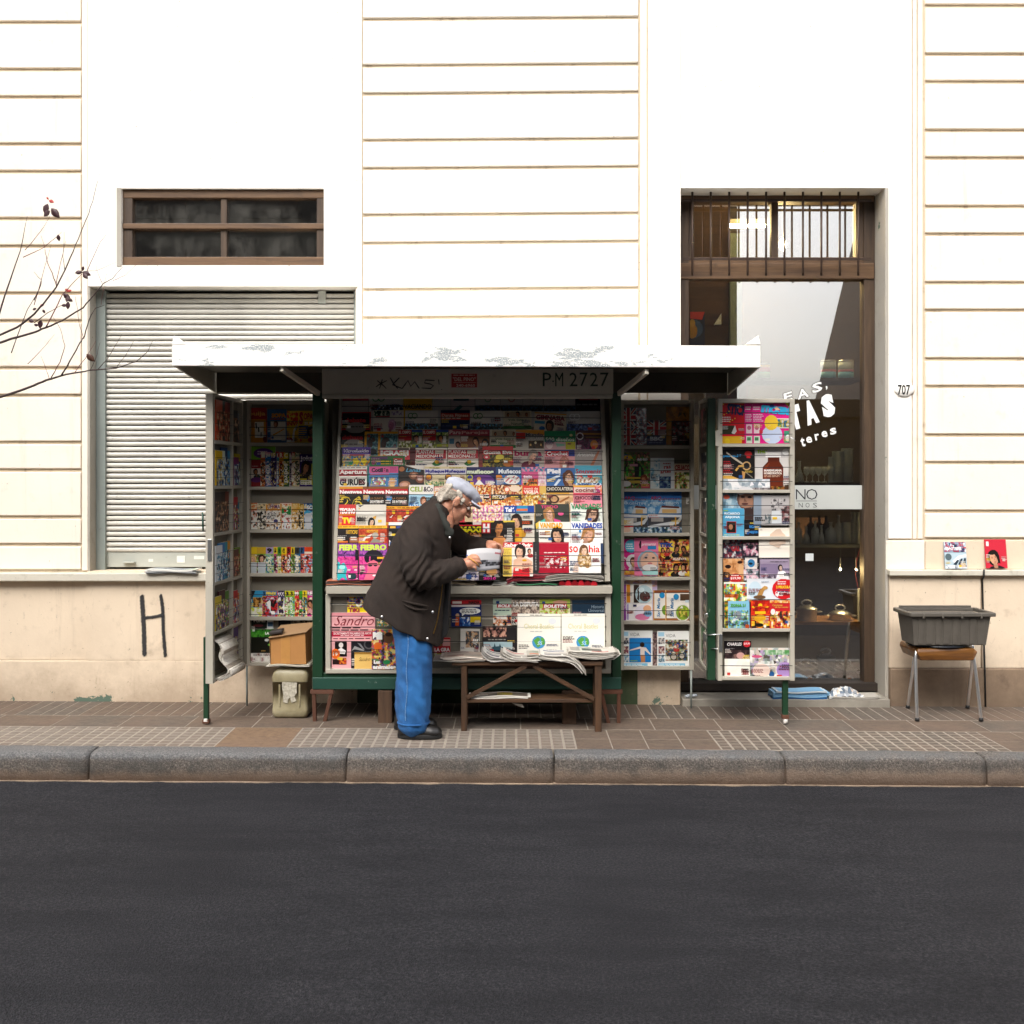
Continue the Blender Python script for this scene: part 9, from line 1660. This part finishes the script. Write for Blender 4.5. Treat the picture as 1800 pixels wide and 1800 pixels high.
tw([(-200, 1400), (-60, 1020), (40, 860), (90, 650)], .003, .0008); tw([(-400, 1360), (-260, 900), (-120, 500), (-60, 200)], .006, .001)
leafm = simple('dark_red_leaf', '3a1c22', .5, 0, .4, 40, .3); leafr = simple('bright_red_leaf', 'a8302c', .5, 0, .3, 40, .3); leafb = simple('brown_leaf', '4a2c1c', .6, 0, .3, 40, .3)
def leaf_(x, y, L, ang, mat, fold=.25):
    px_, py_ = CT(x, y); c = P(px_, py_, TY - .01); l = L / 5 * (TY - CAMY) / FPX; d = Vector((math.cos(R(ang)), PR.uniform(-.25, .25), math.sin(R(ang)))).normalized(); s = Vector((-d.z, 0, d.x)); nrm = Vector((0, -1, 0)); V = []
    pr_ = [(0, 0), (.15, .16), (.4, .30), (.65, .26), (.85, .13), (1, 0)]
    for t, w in pr_: V += [c + d * l * t + s * w * l + nrm * fold * w * l, c + d * l * t, c + d * l * t - s * w * l + nrm * fold * w * l]
    m = MB(); m.add(V, [f for i in range(5) for f in ((3*i, 3*i+1, 3*i+4, 3*i+3), (3*i+1, 3*i+2, 3*i+5, 3*i+4))], None, True); o = part(m, 'leaf', mat, tr); sm_ = o.modifiers.new('t', 'SOLIDIFY'); sm_.thickness = .0006
for a in ((110, 30, 30, -60, leafr), (130, 60, 55, -25, leafr), (120, 90, 95, -110, leafm), (140, 150, 80, -140, leafm), (150, 130, 110, -50, leafm), (210, 360, 60, -85, leafm), (420, 690, 80, -20, leafm), (425, 690, 65, 190, leafm), (435, 640, 45, -110, leafm), (430, 700, 70, -50, leafm), (270, 840, 50, -30, leafr), (255, 880, 80, -40, leafm), (300, 900, 60, -100, leafm), (330, 850, 40, 200, leafr), (300, 950, 70, -95, leafm), (340, 950, 55, 150, leafm), (290, 985, 50, 180, leafm), (60, 1110, 80, -100, leafm), (40, 1160, 45, 170, leafm), (50, 990, 40, 20, leafr), (75, 1020, 40, -60, leafm), (460, 1410, 95, -45, leafb), (0, 1130, 60, 160, leafm), (20, 1010, 40, 200, leafm)): leaf_(*a)

# ================================================================== OTHER SIDE OF THE STREET (it shows in the glass)
OY = -15.0
def opp(name, label, x0, x1, h, mat, slope=0.0):
    b = thing(name, ((x0 + x1) / 2, OY - 3, ry((x0 + x1) / 2)), label, 'building', 'buildings across the street'); m = MB()
    m.prism([(x0, OY, -.3), (x0 - slope * 0, OY, h), (x1, OY, h), (x1, OY, -.3)] if not slope else [(x0, OY, -.3), (x0, OY, 3.4), (x0 + slope, OY, h), (x1, OY, h), (x1, OY, -.3)], (0, -6, 0)); part(m, 'wall', mat, b)
    m = MB(); m.box(x0 + slope, x1, OY + .001, OY + .12, h - .35, h + .05); part(m, 'cornice', mat, b, .02)
    k = x0 + 1.2 + slope
    while k < x1 - 1.2:
        for z0, z1 in ((.9, 2.6), (4.0, 5.8), (7.2, 9.0)):
            if z1 > h - .5: continue
            m = MB(); m.box(k, k + 1.0, OY - .02, OY + .03, z0, z1); w_ = part(m, 'window', M['dark'], b); m = MB(); m.box(k - .08, k + 1.08, OY + .001, OY + .08, z0 - .1, z0); part(m, 'sill', mat, w_)
        k += 2.4
    return b
opp('row_house', 'three storey grey rendered house opposite the newsstand', -26, 4.9, 10.5, simple('grey_render', '3c3834', .9, 0, .15, 3))
opp('yard_wall', 'low brick garden wall between the houses opposite', 4.9, 8.3, 3.2, simple('yard_brick', '2c2622', .9, 0, .2, 5))
opp('row_house', 'dark brick house with steep gable edge opposite the shop window', 8.3, 27, 10.5, simple('dark_brick', '332a28', .9, 0, .2, 8), 1.7)
